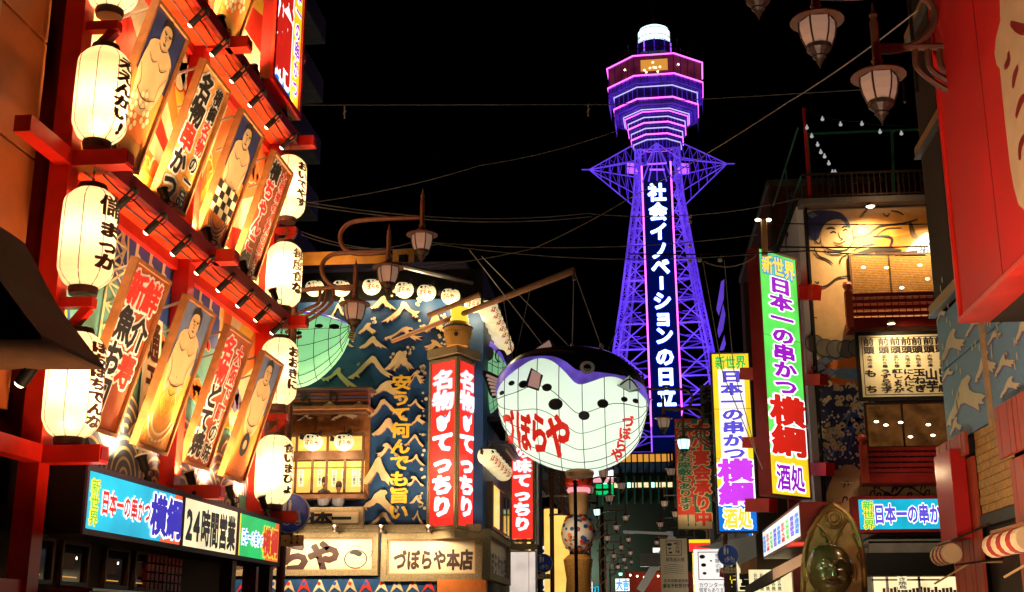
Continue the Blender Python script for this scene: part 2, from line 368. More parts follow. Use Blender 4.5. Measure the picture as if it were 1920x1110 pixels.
mb=MB(); mb.box(PL,16.42,4.0,16.95,5.95,.05,.09,'white'); mb.vtext(PL,'通天閣',16.68,5.9,.42,.62,.094,'ink_brown',.03); part('banner_panel',mb,label='white painted strip reading 通天閣')
# posts
for y in (Y0-.12,Y1,Y2+.1):
    mb=MB(); mb.box(PL,y-.13,0 if y!=Y1 else 3.4,y+.13,17,.02,.27,'red_steel'); part('post',mb)
# ledges: soffit slab and outer beam
for z in LEV[1:]:
    mb=MB(); mb.box(PL,Y0+.02,z-.05,Y2-.05,z+.06,.0,.58,'orange_soffit'); led=part('ledge',mb)
    mb=MB(); mb.box(PL,Y0+.02,z-.10,Y2-.05,z+.12,.585,.67,'dark_red'); obj('ledge_beam',mb,led)
    mb=MB(); mb.box(PL,Y0+.02,z-.22,Y2-.05,z-.053,.0,.10,'red_steel'); obj('ledge_beam',mb,led)
# cable runs and bolts under the ledges
for z in LEV[1:3]:
    mb=MB(); mb.tube(smooth([PL(Y0+.2+k*.98/2,z-.07-(.035 if k%2 else 0),.5) for k in range(17)],2),.011,'black',5); mb.tube([PL(Y0+.1,z-.07,.3),PL(Y2-.2,z-.07,.3)],.012,'metal',5); obj('cable_run',mb,rest)
for y in (Y0-.12,Y2+.1,Y1):
    mb=MB()
    for k in range(9): mb.lathe(PL(y+.08,3.9+k*1.2,.275),[(.018,0),(.018,.012),(0,.014)],'metal',6,ex=V(0,1,0),ey=V(0,0,1),ez=V(1,0,0)); 
    o=obj('bolt_row',mb,rest); o['kind']='stuff'
# brackets
for z in (3.5,7.1,10.7,14.3):
    for y in (Y0-.1,Y1,Y2+.05):
        mb=MB(); mb.box(PL,y-.12,z-.1,y+.12,z+.1,.275,.96,'red_steel'); mb.box(PL,y-.1,z-.07,y+.1,z+.07,.96,.975,'dark_red'); part('bracket',mb)
for z in (5.3,8.9,12.5):
    for y in (Y0-.1,Y2+.05):
        mb=MB(); mb.box(PL,y-.07,z-.06,y+.07,z+.06,.275,.68,'red_steel'); mb.bar((LX+.2,y,z-.55),(LX+.62,y,z-.06),.11,'red_steel'); part('bracket',mb)
for z in (7.1,3.5,10.7):
    mb=MB(); mb.box(PL,12.2,z-.1,Y0-.26,z+.1,.1,.3,'red_steel'); part('side_beam',mb)
# end wall of lit panels, nearer than the near post
PE=Pl((LX-.2,0,0),(0,1,0))
for i in range(7):
    z=4.0+1.55*i
    mb=MB(); mb.box(PE,11.9,z+.02,Y0-.2,z+1.53,-.05,0,'orange_panel'); part('panel',mb)
mb=MB(); mb.box(PE,11.2,3.4,11.88,15,-.4,.1,'dark_concrete'); mb.box(PE,11.78,3.4,11.9,15,.1,.16,'trim_tan'); part('end_pier',mb)
mb=MB(); mb.box(PE,9.0,3,11.18,15,-.5,-.1,'dark_wall'); part('side_wall',mb)
for i in range(26):
    mb=MB(); mb.box(PE,9.0,4+i*.3,11.18,4.2+i*.3,-.1,-.04,'wood_dark'); part('slat',mb)
# ground floor under the sign
mb=MB(); mb.box(PL,Y0,0,Y2,3.5,-.6,-.2,'dark_wall'); mb.box(PL,8,0,Y0,2.95,-.6,-.2,'dark_wall'); part('shop_wall',mb)
for i,(a,b) in enumerate(((12.2,13.1),(13.9,14.7),(14.9,15.7),(16.2,17.0),(17.2,18.4))):
    mb=MB(); mb.frame(PL,a,2.1,b,2.66,.05,-.2,-.14,'wood_dark'); w=part('window',mb)
    mb=MB(); mb.quad(PL,a+.05,2.15,b-.05,2.61,-.19,'glass_dark'); mb.box(PL,a+.12,2.2,b-.25,2.215,-.188,-.186,'amber_room'); mb.disc(PL,a+.5,2.45,.02,-.185,'bulb',6); mb.box(PL,a+.1,2.3,a+.45,2.5,-.188,-.186,'wood'); obj('pane',mb,w)
mb=MB(); mb.box(PL,Y0+.4,1.75,Y2,2.0,-.15,.7,'dark_red'); mb.box(PL,Y0+.4,2.0,Y2,2.03,-.15,.74,'metal'); part('canopy',mb)
mb=MB()
for i in range(12): mb.htext(PL,'串かつ酒処'[i%5],17.3+i*.34,1.86,.26,.2,.705,'bubble',.01)
part('canopy_lettering',mb)
mb=MB(); mb.box(PL,11.5,1.9,Y0-.26,2.1,.05,.22,'red_steel'); part('rail',mb)
mb=MB(); mb.box(PL,10.5,1.5,Y0-.3,1.62,.1,.2,'cream'); part('pipe',mb)
for y in (19.5,21.55):
    mb=MB(); mb.box(PL,y-.1,0,y+.1,2.75,.35,.55,'wood_dark'); part('prop_post',mb)
mb=MB(); 
for i in range(9):
    for j in range(6): mb.box(PL,17.6+i*.16,2.0+j*.13,17.7+i*.16,2.1+j*.13,-.19,-.12,'dark_red')
o=part('crate_lattice',mb); o['kind']='stuff'
# ---- light-box sign
SX=-6.3; PS=Pl((SX,0,0),(0,1,0))
sb=thing('lightbox_sign',(SX-.3,17.4,2.65),'long black light box with cyan, cream and green lit panels reading 24時間営業','sign')
mb=MB(); mb.box(PS,13.55,2.62,21.45,3.42,-.65,-.01,'black'); mb.frame(PS,13.55,2.62,21.45,3.42,.06,-.01,.02,'steel_dark'); obj('casing',mb,sb)
def pan(nm,u0,u1,m,**k):
    mb=MB(); mb.quad(PS,u0,2.69,u1,3.35,.0,m); return obj(nm,mb,sb,**k)
pan('face_panel',13.6,16.62,'e_cyan',label='cyan lit panel reading 日本一の串かつ 横綱'); pan('face_panel',16.72,19.05,'e_cream',label='cream lit panel reading 24時間営業'); pan('face_panel',19.15,21.38,'e_green',label='green lit panel reading 日本一の串かつ 横綱')
for u in (16.62,19.05): mb=MB(); mb.box(PS,u,2.68,u+.1,3.36,-.005,.015,'steel_dark'); obj('divider',mb,sb)
mb=MB(); mb.poly(PS,[(16.62,2.69),(16.62,3.35),(16.35,3.35),(15.9,2.69)],.003,'e_orangep')
mb.vtext(PS,'新世界',13.82,3.27,.24,.18,.006,'t_green',.01,.09,'t_yellow'); mb.htext(PS,'日本一の串かつ',14.0,3.03,.215,.3,.006,'t_red',.035,.09,'t_white'); mb.htext(PS,'横綱',15.5,3.02,.56,.54,.008,'t_blue',.045,.09,'t_white')
mb.glyph(PS,'2',16.95,3.0,.5,.56,.006,'t_black',.045); mb.glyph(PS,'4',17.24,3.0,.5,.56,.006,'t_black',.045); mb.htext(PS,'時間営業',17.42,3.0,.39,.54,.006,'t_black',.04)
mb.poly(PS,[(21.38,2.69),(21.38,3.35),(21.2,3.35),(20.6,2.69)],.003,'e_orangep'); mb.box(PS,19.15,2.69,19.24,3.35,.001,.003,'t_yellow')
mb.htext(PS,'日本一の串かつ',19.3,3.0,.165,.26,.006,'t_lblue',.03,.1,'t_white'); mb.htext(PS,'横綱',20.42,2.99,.45,.5,.008,'t_red',.04,.09,'t_yellow')
obj('lettering',mb,sb)
# ---- tilted boards
def tiltplane(y,zb,zt): return Pl((-6.82,y,zb),(0,1,0),(.6,0,zt-zb))
BW=1.15
def wrestler(mb,f,W,H,kind):
    b='navy' if kind<3 else 'grey_blue'
    mb.quad(f,.06,H*.55,W-.06,H-.06,.052,b)
    mb.quad(f,.06,.06,W-.06,H*.55,.052,'paint_orange' if kind!=3 else 'board_gold')
    c=W/2; t=H*.93
    P=smooth([(c-.13,t-.25),(c-.36,t-.36),(c-.42,t-.7),(c-.38,t-.95),(c-.3,t-1.15),(c-.15,t-1.28),(c+.05,t-1.3),(c+.25,t-1.2),(c+.36,t-1.0),(c+.44,t-.7),(c+.4,t-.4),(c+.14,t-.26)],3)
    mb.poly(f,P,.055,'flesh'); mb.disc(f,c,t-.16,.165,.058,'flesh',ry=.19)
    mb.poly(f,smooth([(c-.17,t-.1),(c-.17,t+.02),(c,t+.08),(c+.17,t+.02),(c+.2,t-.16),(c+.17,t-.2),(c+.12,t-.04),(c,t+.0),(c-.12,t-.03),(c-.17,t-.1)],2)[:-1],.061,'ink'); mb.disc(f,c,t+.07,.045,.062,'ink')
    for s in ([(c-.3,t-.5),(c-.14,t-.58),(c-.02,t-.52)],[(c+.03,t-.52),(c+.16,t-.6),(c+.32,t-.5)],[(c-.4,t-.7),(c-.25,t-.9),(c-.28,t-1.1)],[(c+.4,t-.6),(c+.28,t-.8),(c+.3,t-1.05)],[(c-.15,t-1.15),(c,t-1.22),(c+.15,t-1.15)],[(c-.06,t-.17),(c-.03,t-.16)],[(c+.03,t-.16),(c+.06,t-.17)],[(c-.02,t-.27),(c+.03,t-.27)]):
        mb.stroke(f,s,.014,.064,'ink_brown')
    mb.disc(f,c,t-.95,.012,.064,'ink_brown')
    for s in ([(c-.11,t-.1),(c-.06,t-.125),(c-.02,t-.11)],[(c+.03,t-.11),(c+.07,t-.125),(c+.12,t-.1)]): mb.stroke(f,s,.022,.065,'ink')
    for s in ([(c+.0,t-.14),(c-.015,t-.2),(c+.02,t-.21)],[(c-.05,t-.255),(c,t-.265),(c+.05,t-.25)],[(c-.14,t-.3),(c,t-.36),(c+.14,t-.3)],[(c-.3,t-1.0),(c-.1,t-1.08),(c+.1,t-1.07),(c+.3,t-.98)],[(c-.38,t-.42),(c-.43,t-.6),(c-.44,t-.85)],[(c+.36,t-.42),(c+.44,t-.6),(c+.45,t-.85)]): mb.stroke(f,s,.018,.065,'ink_brown')
    for k in range(7): mb.stroke(f,[(.14+.13*k,.1),(.16+.13*k,.17),(.2+.13*k,.1)],.012,.062,'board_brown')
    if kind==1:
        for (u,w) in ((.35,.78),(.6,.9),(.5,.55),(.8,.7),(.3,.5)):
            for k in range(5): mb.disc(f,u+.09*math.cos(k*1.257),w+.09*math.sin(k*1.257),.045,.059+k*.0003,'cream',10)
        mb.quad(f,.06,.06,W-.06,.35,.056,'board_gold')
    if kind==2:
        for i in range(5):
            for j in range(4):
                if (i+j)%2: mb.quad(f,.12+i*.18,.42+j*.13,.3+i*.18,.55+j*.13,.0655,'ink')
                else: mb.quad(f,.12+i*.18,.42+j*.13,.3+i*.18,.55+j*.13,.0655,'cream')
        for r in (.45,.38,.31): mb.ring(f,c,.52,r-.025,r,.067,'ink',16,180,360)
    if kind==3:
        for s_,o in ((.2,0),(.13,.06)):
            for (cu) in (c-.06,c+.08):
                q=[(cu-s_,.72),(cu,.72+s_*1.1),(cu+s_,.72),(cu,.72-s_*1.1)]
                for k in range(4): mb.stroke(f,[q[k],q[(k+1)%4]],.035,.06+o*.01,'paint_yellow',False)
        for r in (.5,.4): mb.ring(f,c,.62,r-.04,r,.06,'cream',14,200,340)
    if kind==4:
        mb.disc(f,c,.62,.2,.06,'ink'); mb.disc(f,c,.62,.085,.062,'cream')
NB=0
def board(y,zb,zt,label,fn,frame='wood'):
    base='board_brown' if fn.__name__ in('sushi','dote','chan') else 'board_gold'
    H=math.hypot(.6,zt-zb); f=tiltplane(y,zb,zt)
    t=thing('signboard',f(BW/2,0,0),label,'signboard','tilted signboards on the red restaurant front')
    mb=MB(); mb.box(f,.045,.045,BW-.045,H-.045,.0,.045,base); obj('backing',mb,t)
    mb=MB(); mb.frame(f,0,0,BW,H,.05,-.02,.09,frame); obj('frame',mb,t)
    mb=MB(); fn(mb,f,BW,H); obj('painting' if fn.__name__=='pic' else 'lettering',mb,t)
    mb=MB(); mb.bar(f(.1,H-.1,-.02),V(LX+.05,f(.1,0,0).y,zt-.3),.03,'metal'); obj('stay',mb,t); mb=MB(); mb.bar(f(BW-.1,H-.1,-.02),V(LX+.05,f(BW-.1,0,0).y,zt-.3),.03,'metal'); obj('stay',mb,t)
def pic(k):
    def pic(mb,f,W,H): wrestler(mb,f,W,H,k)
    return pic
def kush(mb,f,W,H):
    for i,c in enumerate('名物串かつ'): mb.vtext(f,c,.38,H-.1-i*.4,.5,.42,.05,'paint_red' if c=='串' else 'ink',.045,.13,'white',.005)
    for i,c in enumerate('横綱名物の一品'): mb.vtext(f,c,.87,H-.12-i*.28,.3,.29,.05,'paint_red' if c in '名物' else 'ink',.03,.1,'white',.005)
def chan(mb,f,W,H):
    for i,c in enumerate('横ちゃんこ鍋'): mb.vtext(f,c,.38,H-.1-i*.34,.48,.36,.05,'paint_red' if c in 'ちゃんこ' else 'ink',.045,.12,'white',.005)
    mb.vtext(f,'大相撲の人気の味める',.87,H-.1,.24,.2,.05,'paint_red',.03,.1,'white',.005)
def sushi(mb,f,W,H):
    for i,c in enumerate('新魚お司'): mb.vtext(f,c,.34,H-.12-i*.46,.5,.46,.05,'paint_red' if c=='新' else 'ink',.045,.115,'white',.005)
    for i,c in enumerate('鮮介寿'): mb.vtext(f,c,.8,H-.12-i*.5,.5,.46,.05,'ink' if c=='介' else 'paint_red',.04,.11,'white',.005)
def dote(mb,f,W,H):
    for i,c in enumerate('名物どて焼'): mb.vtext(f,c,.36,H-.12-i*.38,.5,.4,.05,'paint_red' if c in '名物' else 'ink',.045,.13,'white',.005)
    for i,c in enumerate('大阪下町の味'): mb.vtext(f,c,.85,H-.16-i*.32,.34,.32,.05,'paint_red' if i<4 else 'ink',.03,.1,'white',.005)
YB=[14.12,15.92,17.7,19.52]
BS=[(YB[0],7.65,9.7,'tilted board with a bare wrestler under a dark blue top, leftmost of the upper row',pic(1)),(YB[1],7.65,9.7,'tilted gold board reading 名物串かつ in outlined brush letters',kush),(YB[2],7.65,9.7,'tilted board with a wrestler in a checked apron, between two lettered boards',pic(2)),(YB[3],7.65,9.7,'tilted gold board with ちゃんこ鍋 beside the far lanterns',chan),
(YB[0],4.0,6.1,'tilted brown board with 新鮮魚介お寿司 half behind the lowest near lanterns',sushi),(YB[1],4.0,6.1,'tilted board with a wrestler above linked yellow diamonds',pic(3)),(YB[2],4.0,6.1,'tilted brown board with どて焼, third in its row',dote),(YB[3],4.0,6.1,"tilted board with a wrestler above a black ring, at the far row end",pic(4)),
(YB[1],11.3,13.35,'tilted board with a wrestler cut off by the photograph top edge',pic(2)),(YB[2],11.3,13.35,'pale tilted wrestler board over the topmost ledge, beside the red framed sign',pic(1))]
for b in BS: board(*b)
# top right framed sign (partly in view)
f=Pl((-6.35,19.6,11.1),(0,1,0))
t=thing('framed_sign',f(.9,0,0),'red framed upright sign with red 横綱 on blue, above the top ledge','sign')
mb=MB(); mb.box(f,0,0,1.9,3.3,-.2,-.01,'dark_red'); mb.frame(f,0,0,1.9,3.3,.12,-.01,.05,'red_steel'); obj('frame',mb,t)
mb=MB(); mb.quad(f,.12,.12,1.78,3.18,.0,'e_blue'); mb.quad(f,1.25,.12,1.78,3.18,.004,'e_yellow'); mb.vtext(f,'横綱',.68,3.1,1.0,1.4,.008,'t_red',.05,.11,'t_white'); mb.vtext(f,'日本一の串かつ',1.52,3.1,.36,.4,.01,'t_purple',.03,.08,'t_white'); obj('face',mb,t)
# ---- lanterns
def make_lantern(loc,label,texts,a0,group='paper lanterns hung on the restaurant posts'):
    t=thing('paper_lantern',loc,label,'lantern',group); r0=.335; hh=.62
    loc=Vector(loc)
    def rad(z):
        k=min(1,abs(z)/hh); return r0*(1-.5*max(0,(k-.62)/.38)**2.2)*(1-.03*k*k)
    prof=[(rad(-hh+2*hh*i/28),-hh+2*hh*i/28) for i in range(29)]
    mb=MB(); mb.lathe(loc,prof,'paper',32); obj('paper_shade',mb,t,smoothed=True)
    mb=MB(); rt=rad(hh)+.005
    mb.lathe(loc,[(0,hh+.06),(rt,hh+.06),(rt+.01,hh+.02),(rt,hh-.03),(rt-.02,hh-.03)],'ink_brown',24); obj('top_rim',mb,t,smoothed=True)
    mb=MB(); mb.lathe(loc,[(rt-.02,-hh+.03),(rt,-hh+.03),(rt+.01,-hh-.03),(rt-.005,-hh-.09),(0,-hh-.09)],'ink_brown',24); obj('bottom_rim',mb,t,smoothed=True)
    mb=MB()
    for k in range(8):
        a=k*math.pi/4+.2; mb.tube([loc+V((rad(z)+.002)*math.cos(a),(rad(z)+.002)*math.sin(a),z) for z in [-hh+2*hh*i/14 for i in range(15)]],.0055,'ink_brown',4)
    obj('wire',mb,t)
    mb=MB(); zz=loc.z+hh+.06
    for k in range(6): mb.ring(Pl(V(loc.x,loc.y,zz+.03+k*.045),(1,0,0) if k%2 else (0,1,0)),0,0,.008,.02,0,'chain',8)
    mb.tube([V(loc.x,loc.y,zz),V(loc.x,loc.y,zz+.34)],.006,'chain',5)
    obj('chain',mb,t)
    def f(u,w,d):
        a=math.radians(a0)+u/r0; r=rad(w)+.004+d; return loc+V(r*math.cos(a),r*math.sin(a),w)
    mb=MB()
    for (s,u,wt,cw,ch) in texts: 
        for i,c in enumerate(s): mb.vtext(f,c,u,wt-ch*i,cw*1.12,ch,0,'ink_brown',.028 if c in '儲毎度食' else .06)
    obj('lettering',mb,t)
    light('bulb','POINT',loc+V(R.uniform(-.03,.03),0,R.uniform(-.12,.12)),R.uniform(26,42),(1,.7,.36),t,.12)
    return t
LTX=-6.5
ND=13.45
near=[(9.78,'paper lantern cut by the photo top, above the near post bracket',[('まいど',0,.45,.3,.28)]),
 (7.98,'white paper lantern reading ええんかい!, between two near brackets',[('ええんかい!',0,.46,.3,.17)]),
 (6.12,'paper lantern reading 儲かりまっか hung below the near long bracket',[('儲',-.02,.5,.34,.28),('かり',.14,.3,.14,.13),('まっか',-.03,.16,.34,.2)]),
 (4.32,'lowest near paper lantern reading ぼちぼちでんな beside the dark eave',[('ぼちぼちでんな',0,.5,.26,.145)])]
for z,l,tx in near: make_lantern((LTX,ND,z),l,tx,-12)
far=[(9.72,'topmost paper lantern at the far end, below the top ledge tip',[('おいでやす',0,.46,.26,.18)]),
 (7.97,'far paper lantern reading 毎度, beneath the topmost far lantern',[('毎度食な',0,.48,.28,.22)]),
 (6.12,'far paper lantern partly behind the wrestler board with the black ring',[('おおきに',0,.44,.28,.2)]),
 (4.32,'lowest far paper lantern reading 食いまひ in front of the blue round road sign',[('食いまひょ',0,.46,.28,.18)])]
for z,l,tx in far: make_lantern((LTX+.02,21.5,z),l,tx,-22)
# ---- spotlights
def make_spot(label):
    t=thing('spotlight',(0,0,0),label,'spotlight','small black spotlights under the ledges')
    mb=MB(); mb.lathe((0,0,-.08),[(0,.12),(.045,.12),(.05,.1),(.052,-.08),(.046,-.1),(.04,-.1)],'black',12); obj('barrel',mb,t,smoothed=True)
    mb=MB(); mb.lathe((0,0,-.08),[(.045,-.1),(.03,-.12),(0,-.13)],'bulb',12); obj('lens',mb,t)
    mb=MB(); mb.bar((0,-.065,-.05),(0,-.065,.14),.02,'black'); mb.bar((0,.065,-.05),(0,.065,.14),.02,'black'); mb.bar((0,-.07,.14),(0,.07,.14),.03,'black'); mb.bar((0,0,.14),(0,0,.2),.05,'black'); obj('yoke',mb,t)
    mb=MB(); mb.tube(smooth([(0,.02,.19),(.02,.1,.16),(.0,.17,.08),(.0,.12,.0),(0,.03,.03)],3),.006,'black',5); obj('cable',mb,t)
    return t
ordn=['first','second','third','fourth','fifth','sixth','seventh','eighth']
sp0=None; first=True
for li,(z,ln) in enumerate(((6.93,'middle'),(10.53,'top'))):
    for i in range(8):
        y=14.15+i*.98; loc=(-6.38,y,z-.06); lab='black spotlight under the %s red ledge, %s from the near end'%(ln,ordn[i])
        if sp0 is None: sp0=make_spot(lab); o=sp0; o.location=loc; o.rotation_euler=(0,.75,0)
        else: o=dup(sp0,loc,(0,.75,0),lab)
        # the lamp, aimed back at the boards and soffit
        if i%2==0:
            l=bpy.data.lights.new('beam','SPOT'); l.energy=190; l.color=WARM2; l.spot_size=math.radians(115); l.spot_blend=.9; l.shadow_soft_size=.05
            lo=bpy.data.objects.new('beam',l); COL.objects.link(lo); lo.location=(-6.42,y,z-.24); lo.rotation_euler=(V(-7.0,y,z-1.4)-V(*lo.location)).to_track_quat('-Z','Y').to_euler()
# uplights
def make_up(label):
    t=thing('uplight',(0,0,0),label,'uplight','round uplights on the ledge below the boards')
    mb=MB(); mb.lathe((0,0,.12),[(0,0),(.05,0),(.06,.03),(.06,.15),(.075,.2),(.085,.2)],'black',14); obj('barrel',mb,t,smoothed=True)
    mb=MB(); mb.lathe((0,0,.12),[(.085,.2),(.087,.225),(.07,.225)],'white',14); mb.lathe((0,0,.12),[(.07,.215),(0,.215)],'bulb',14); obj('lens',mb,t)
    mb=MB(); mb.bar((0,0,-.0),(0,0,.13),.04,'black'); mb.bar((0,-.06,0),(0,.06,0),.06,'black'); mb.tube(smooth([(.02,0,.12),(.08,.06,.1),(.07,.02,.02),(.02,0,.03)],3),.009,'black',5); obj('stand',mb,t)
    return t
up0=None
for li,(z,ln) in enumerate(((3.48,'long lit sign'),(7.25,'middle ledge'),(10.85,'top ledge'))):
    for i in range(5):
        y=13.85+i*1.79; loc=(-6.42,y,z); lab='black uplight with pale rim standing on the %s, %s from the near end'%(ln,ordn[i])
        rot=(0,-.35,0)
        if up0 is None: up0=make_up(lab); o=up0; o.location=loc; o.rotation_euler=rot
        else: o=dup(up0,loc,rot,lab)
        l=bpy.data.lights.new('beam','SPOT'); l.energy=480 if li!=2 else 380; l.color=WARM; l.spot_size=math.radians(100); l.spot_blend=.9; l.shadow_soft_size=.06
        lo=bpy.data.objects.new('beam',l); COL.objects.link(lo); lo.location=(-6.3,y,z+.36); lo.rotation_euler=(V(-6.75,y,z+1.6)-V(*lo.location)).to_track_quat('-Z','Y').to_euler()
        light('beam','SPOT',(-6.66,y,z+.3),420 if li else 230,(1,.68,.3),None,.05,target=(-6.95,y,z+1.5),angle=150,blend=1)  # added beam close to the wall, without its own fixture, brightens the mural
# ---- near dark eave (foreground left)
mat('eave_brown',(.13,.055,.022),.75,noise=.35,ns=5,bump=.4,bs=40)
ev=thing('shop_eave',(-6.4,11.5,4),'dark brown curved eave of the neighbouring shop at the left edge','eave')
pts=[(-3,430),(20,437),(45,455),(65,490),(85,530),(110,575),(140,615),(170,655),(194,685),(196,693),(-3,693)]
FE=Pl((0,11.2,0),(1,0,0)); q=[FE.uv(*p) for p in pts]
mb=MB(); mb.prism(FE,q,0,1.3,'eave_brown'); obj('eave_board',mb,ev)
sp=dup(sp0,aY(62,705,11.2),(0.2,.7,0),'angled spotlight with a glowing lens hung under the dark curved eave',group='lamps on the eave'); sp.scale=(1.35,1.35,1.35); sp.location.z+=.12
# ================= PUFFERFISH RESTAURANT (centre left) =================
PZ=Pl((0,38,0),(1,0,0))
zb=thing('corner_restaurant',(-8,40,0),'corner restaurant with deep blue wall covered in cream wave crests','building')
def zp(nm,mb,par=zb,**k): return obj(nm,mb,par,**k)
XL0=-12.5; XC=PZ.uv(905,900)[0]
mb=MB(); u0,w0,u1,w1=PZ.rect(545,563,905,1000); mb.box(PZ,XL0,w0-.2,XC,w1,-7,0,'wall_blue'); mb.box(PZ,XL0,0,XC,w0-.2,-7,-.2,'dark_wall'); zp('wall',mb)
ZT=w1; ZB=w0
mb=MB(); mb.box(PZ,XL0,ZT,XC-.1,ZT+1.15,-6,-.5,'black'); mb.box(PZ,XL0,ZT+1.15,XC-.6,ZT+1.3,-6,-.1,'steel_dark'); zp('lantern_recess',mb)
mb=MB(); a=PZ.rect(500,472,728,500,-2); mb.box(PZ,XL0,a[1],a[2],a[3],-8,-2,'board_gold'); zp('parapet',mb); light('wash','SPOT',(a[2]-2.0,38.2,a[1]-.3),160,(1,.6,.25),None,.08,target=(a[2]-1.6,40,a[1]+.2),angle=140,blend=1)  # the spot is added, with no fixture, to brighten the parapet
mb=MB(); a=PZ.rect(736,467,777,498,-2); mb.box(PZ,a[0],a[1],a[2],a[3],-5,-2,'reed'); a=PZ.rect(748,478,762,492,-2); mb.box(PZ,a[0],a[1],a[2],a[3],-2,-1.95,'black'); zp('roof_cabinet',mb)
mb=MB(); mb.tube([aY(738,495,36.5),aY(885,530,38.5)],.09,'metal',8); zp('gutter',mb)
# wave crests
CREST=[(0,.1),(.1,.17),(.2,.27),(.3,.42),(.4,.56),(.5,.62),(.56,.58),(.6,.46),(.67,.34),(.78,.22),(.9,.1),(1,-.02),(.86,.03),(.8,.1),(.82,.0),(.7,.1),(.58,.12),(.52,.26),(.45,.3),(.38,.2),(.28,.08),(.17,.04),(.2,.04),(.1,.07),(.08,.02),(.03,.06)]
CREST2=[(0,.05),(.12,.2),(.26,.3),(.36,.46),(.5,.58),(.66,.6),(.72,.52),(.64,.46),(.66,.36),(.78,.26),(.9,.2),(1,.12),(.9,.1),(.95,.02),(.82,.08),(.84,-.04),(.7,.08),(.62,.14),(.52,.22),(.42,.24),(.34,.16),(.24,.12),(.26,.1),(.15,.1),(.14,.0),(.06,.06)]
CRA=[(0,.06),(.16,.17),(.3,.33),(.42,.5),(.52,.61),(.6,.57),(.66,.45),(.74,.31),(.86,.17),(1,.05),(.9,.07),(.95,-.01),(.82,.07),(.72,.15),(.63,.3),(.57,.4),(.5,.43),(.42,.34),(.32,.2),(.24,.13),(.27,.04),(.16,.09),(.15,.01),(.06,.03)]
CRB=[(0,-.04),(.08,.1),(.22,.2),(.34,.34),(.44,.52),(.56,.6),(.68,.56),(.72,.46),(.64,.48),(.6,.42),(.68,.28),(.8,.22),(.95,.22),(.84,.16),(.92,.08),(.78,.12),(.8,.02),(.68,.12),(.58,.24),(.5,.38),(.42,.36),(.32,.22),(.22,.1),(.2,.0),(.14,.06),(.08,-.02),(.06,.04)]
CRC=[(0,.2),(.14,.22),(.26,.32),(.36,.46),(.44,.6),(.5,.58),(.52,.44),(.6,.3),(.74,.16),(.88,.04),(1,-.06),(.86,-.04),(.84,-.1),(.74,.02),(.72,-.06),(.6,.1),(.5,.22),(.42,.36),(.36,.3),(.28,.2),(.2,.16),(.22,.08),(.12,.14),(.1,.08),(.04,.14)]
cr=[]
def C(ox,oy,s,L): 
    for a,b,c,d in L: cr.append((ox+a*s,oy+b*s,ox+c*s,oy+d*s))
C(540,340,.306,[(270,765,350,835),(520,720,660,790),(590,755,800,845),(440,880,540,940),(600,905,830,980),(845,835,970,930),(450,965,605,1030),(330,985,410,1020),(845,985,970,1035),(640,1055,740,1110)])
C(540,660,.4054,[(290,35,480,125),(460,10,580,85),(165,85,325,155),(380,145,530,210),(555,95,635,160),(380,230,520,300),(400,320,540,390),(560,225,635,262),(575,300,635,340),(410,430,520,490),(545,390,630,440),(350,505,495,620),(565,480,635,520),(355,650,500,740),(550,580,630,625),(370,750,510,820),(570,672,630,704),(580,740,630,790),(220,280,330,320),(60,300,130,322)])
C(740,500,.2343,[(0,310,190,420),(250,410,400,530),(260,610,400,670),(0,700,140,840),(100,850,245,910)])
for i,(x0,y0,x1,y1) in enumerate(cr):
    u0,w0,u1,w1=PZ.rect(x0,y0,x1,y1,.0); T=[CRA,CREST,CRC,CREST2,CRB][i%5]; dx=(u1-u0)*.06; dy=(w1-w0)*.14; u0-=dx;u1+=dx;w0-=dy;w1+=dy; fl=R.random()<.2; P=[]; rt=R.uniform(-.12,.12)
    for (a,b) in T:
        if fl: a=1-a
        P.append((u0+(u1-u0)*(a+R.uniform(-.015,.015)),w0+(w1-w0)*(b+.06)/.66+rt*(a-.5)*(u1-u0)))
    if fl: P=P[::-1]
    d0=.24 if (x0<690 and y0>720 and y0<800) else 0
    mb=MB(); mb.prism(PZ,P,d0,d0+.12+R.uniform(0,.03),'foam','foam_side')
    for k in range(R.randint(2,4)): mb.disc(PZ,u1-.1*R.random()-.05*k,w1+R.uniform(-.1,.16)+.03*k,R.uniform(.03,.065),d0+.05,'bubble',10)
    zp('wave_crest',mb)
# vertical slogan
u,w=PZ.uv(756,705); _,wb=PZ.uv(756,985); ch=(w-wb)/10
mb=MB(); mb.vtext(PZ,'安うて何んでも旨い',u,w,.66,(w-wb)/9*.97,.24,'gold_letter',.035,.0,None); 
zp('slogan_lettering',mb)
# curved-out slogan panel lower edge
# projecting window bay
a=PZ.rect(480,770,686,935,.6)
bay=thing_part=obj('window_bay',(lambda m:(m.box(PZ,a[0],a[1],a[2],a[1]+.12,0,.75,'wood_dark'),m.box(PZ,a[0],a[3]-.1,a[2],a[3],0,.8,'wood_dark'),m.box(PZ,a[0],a[1]+.12,a[2],a[3]-.1,0,.1,'wood'),m)[-1])(MB()),zb)
g=PZ.rect(500,863,680,925,.6)
mb=MB(); mb.quad(PZ,a[0],g[1],a[2]-.1,g[3],.3,'warm_room')
mb.box(PZ,a[0],g[3]-.22,a[2]-.1,g[3]-.19,.31,.34,'wood')
for x in (560,595,622,640,660,672):
    q=PZ.rect(x,880,x+9,912,.32); mb.quad(PZ,q[0],q[1],q[2],q[3],.33,'e_cream')
    mb.vtext(PZ,'お品書き',(q[0]+q[2])/2,q[3]-.02,.1,(q[3]-q[1])/4.5,.335,'ink',.01)
obj('lit_room',mb,bay)
for x in (500,555,586,613,647,680):
    q=PZ.rect(x-2,812,x+2,927,.6); mb=MB(); mb.box(PZ,q[0],q[1],q[2],q[3],.55,.64,'wood_dark'); obj('mullion',mb,bay)
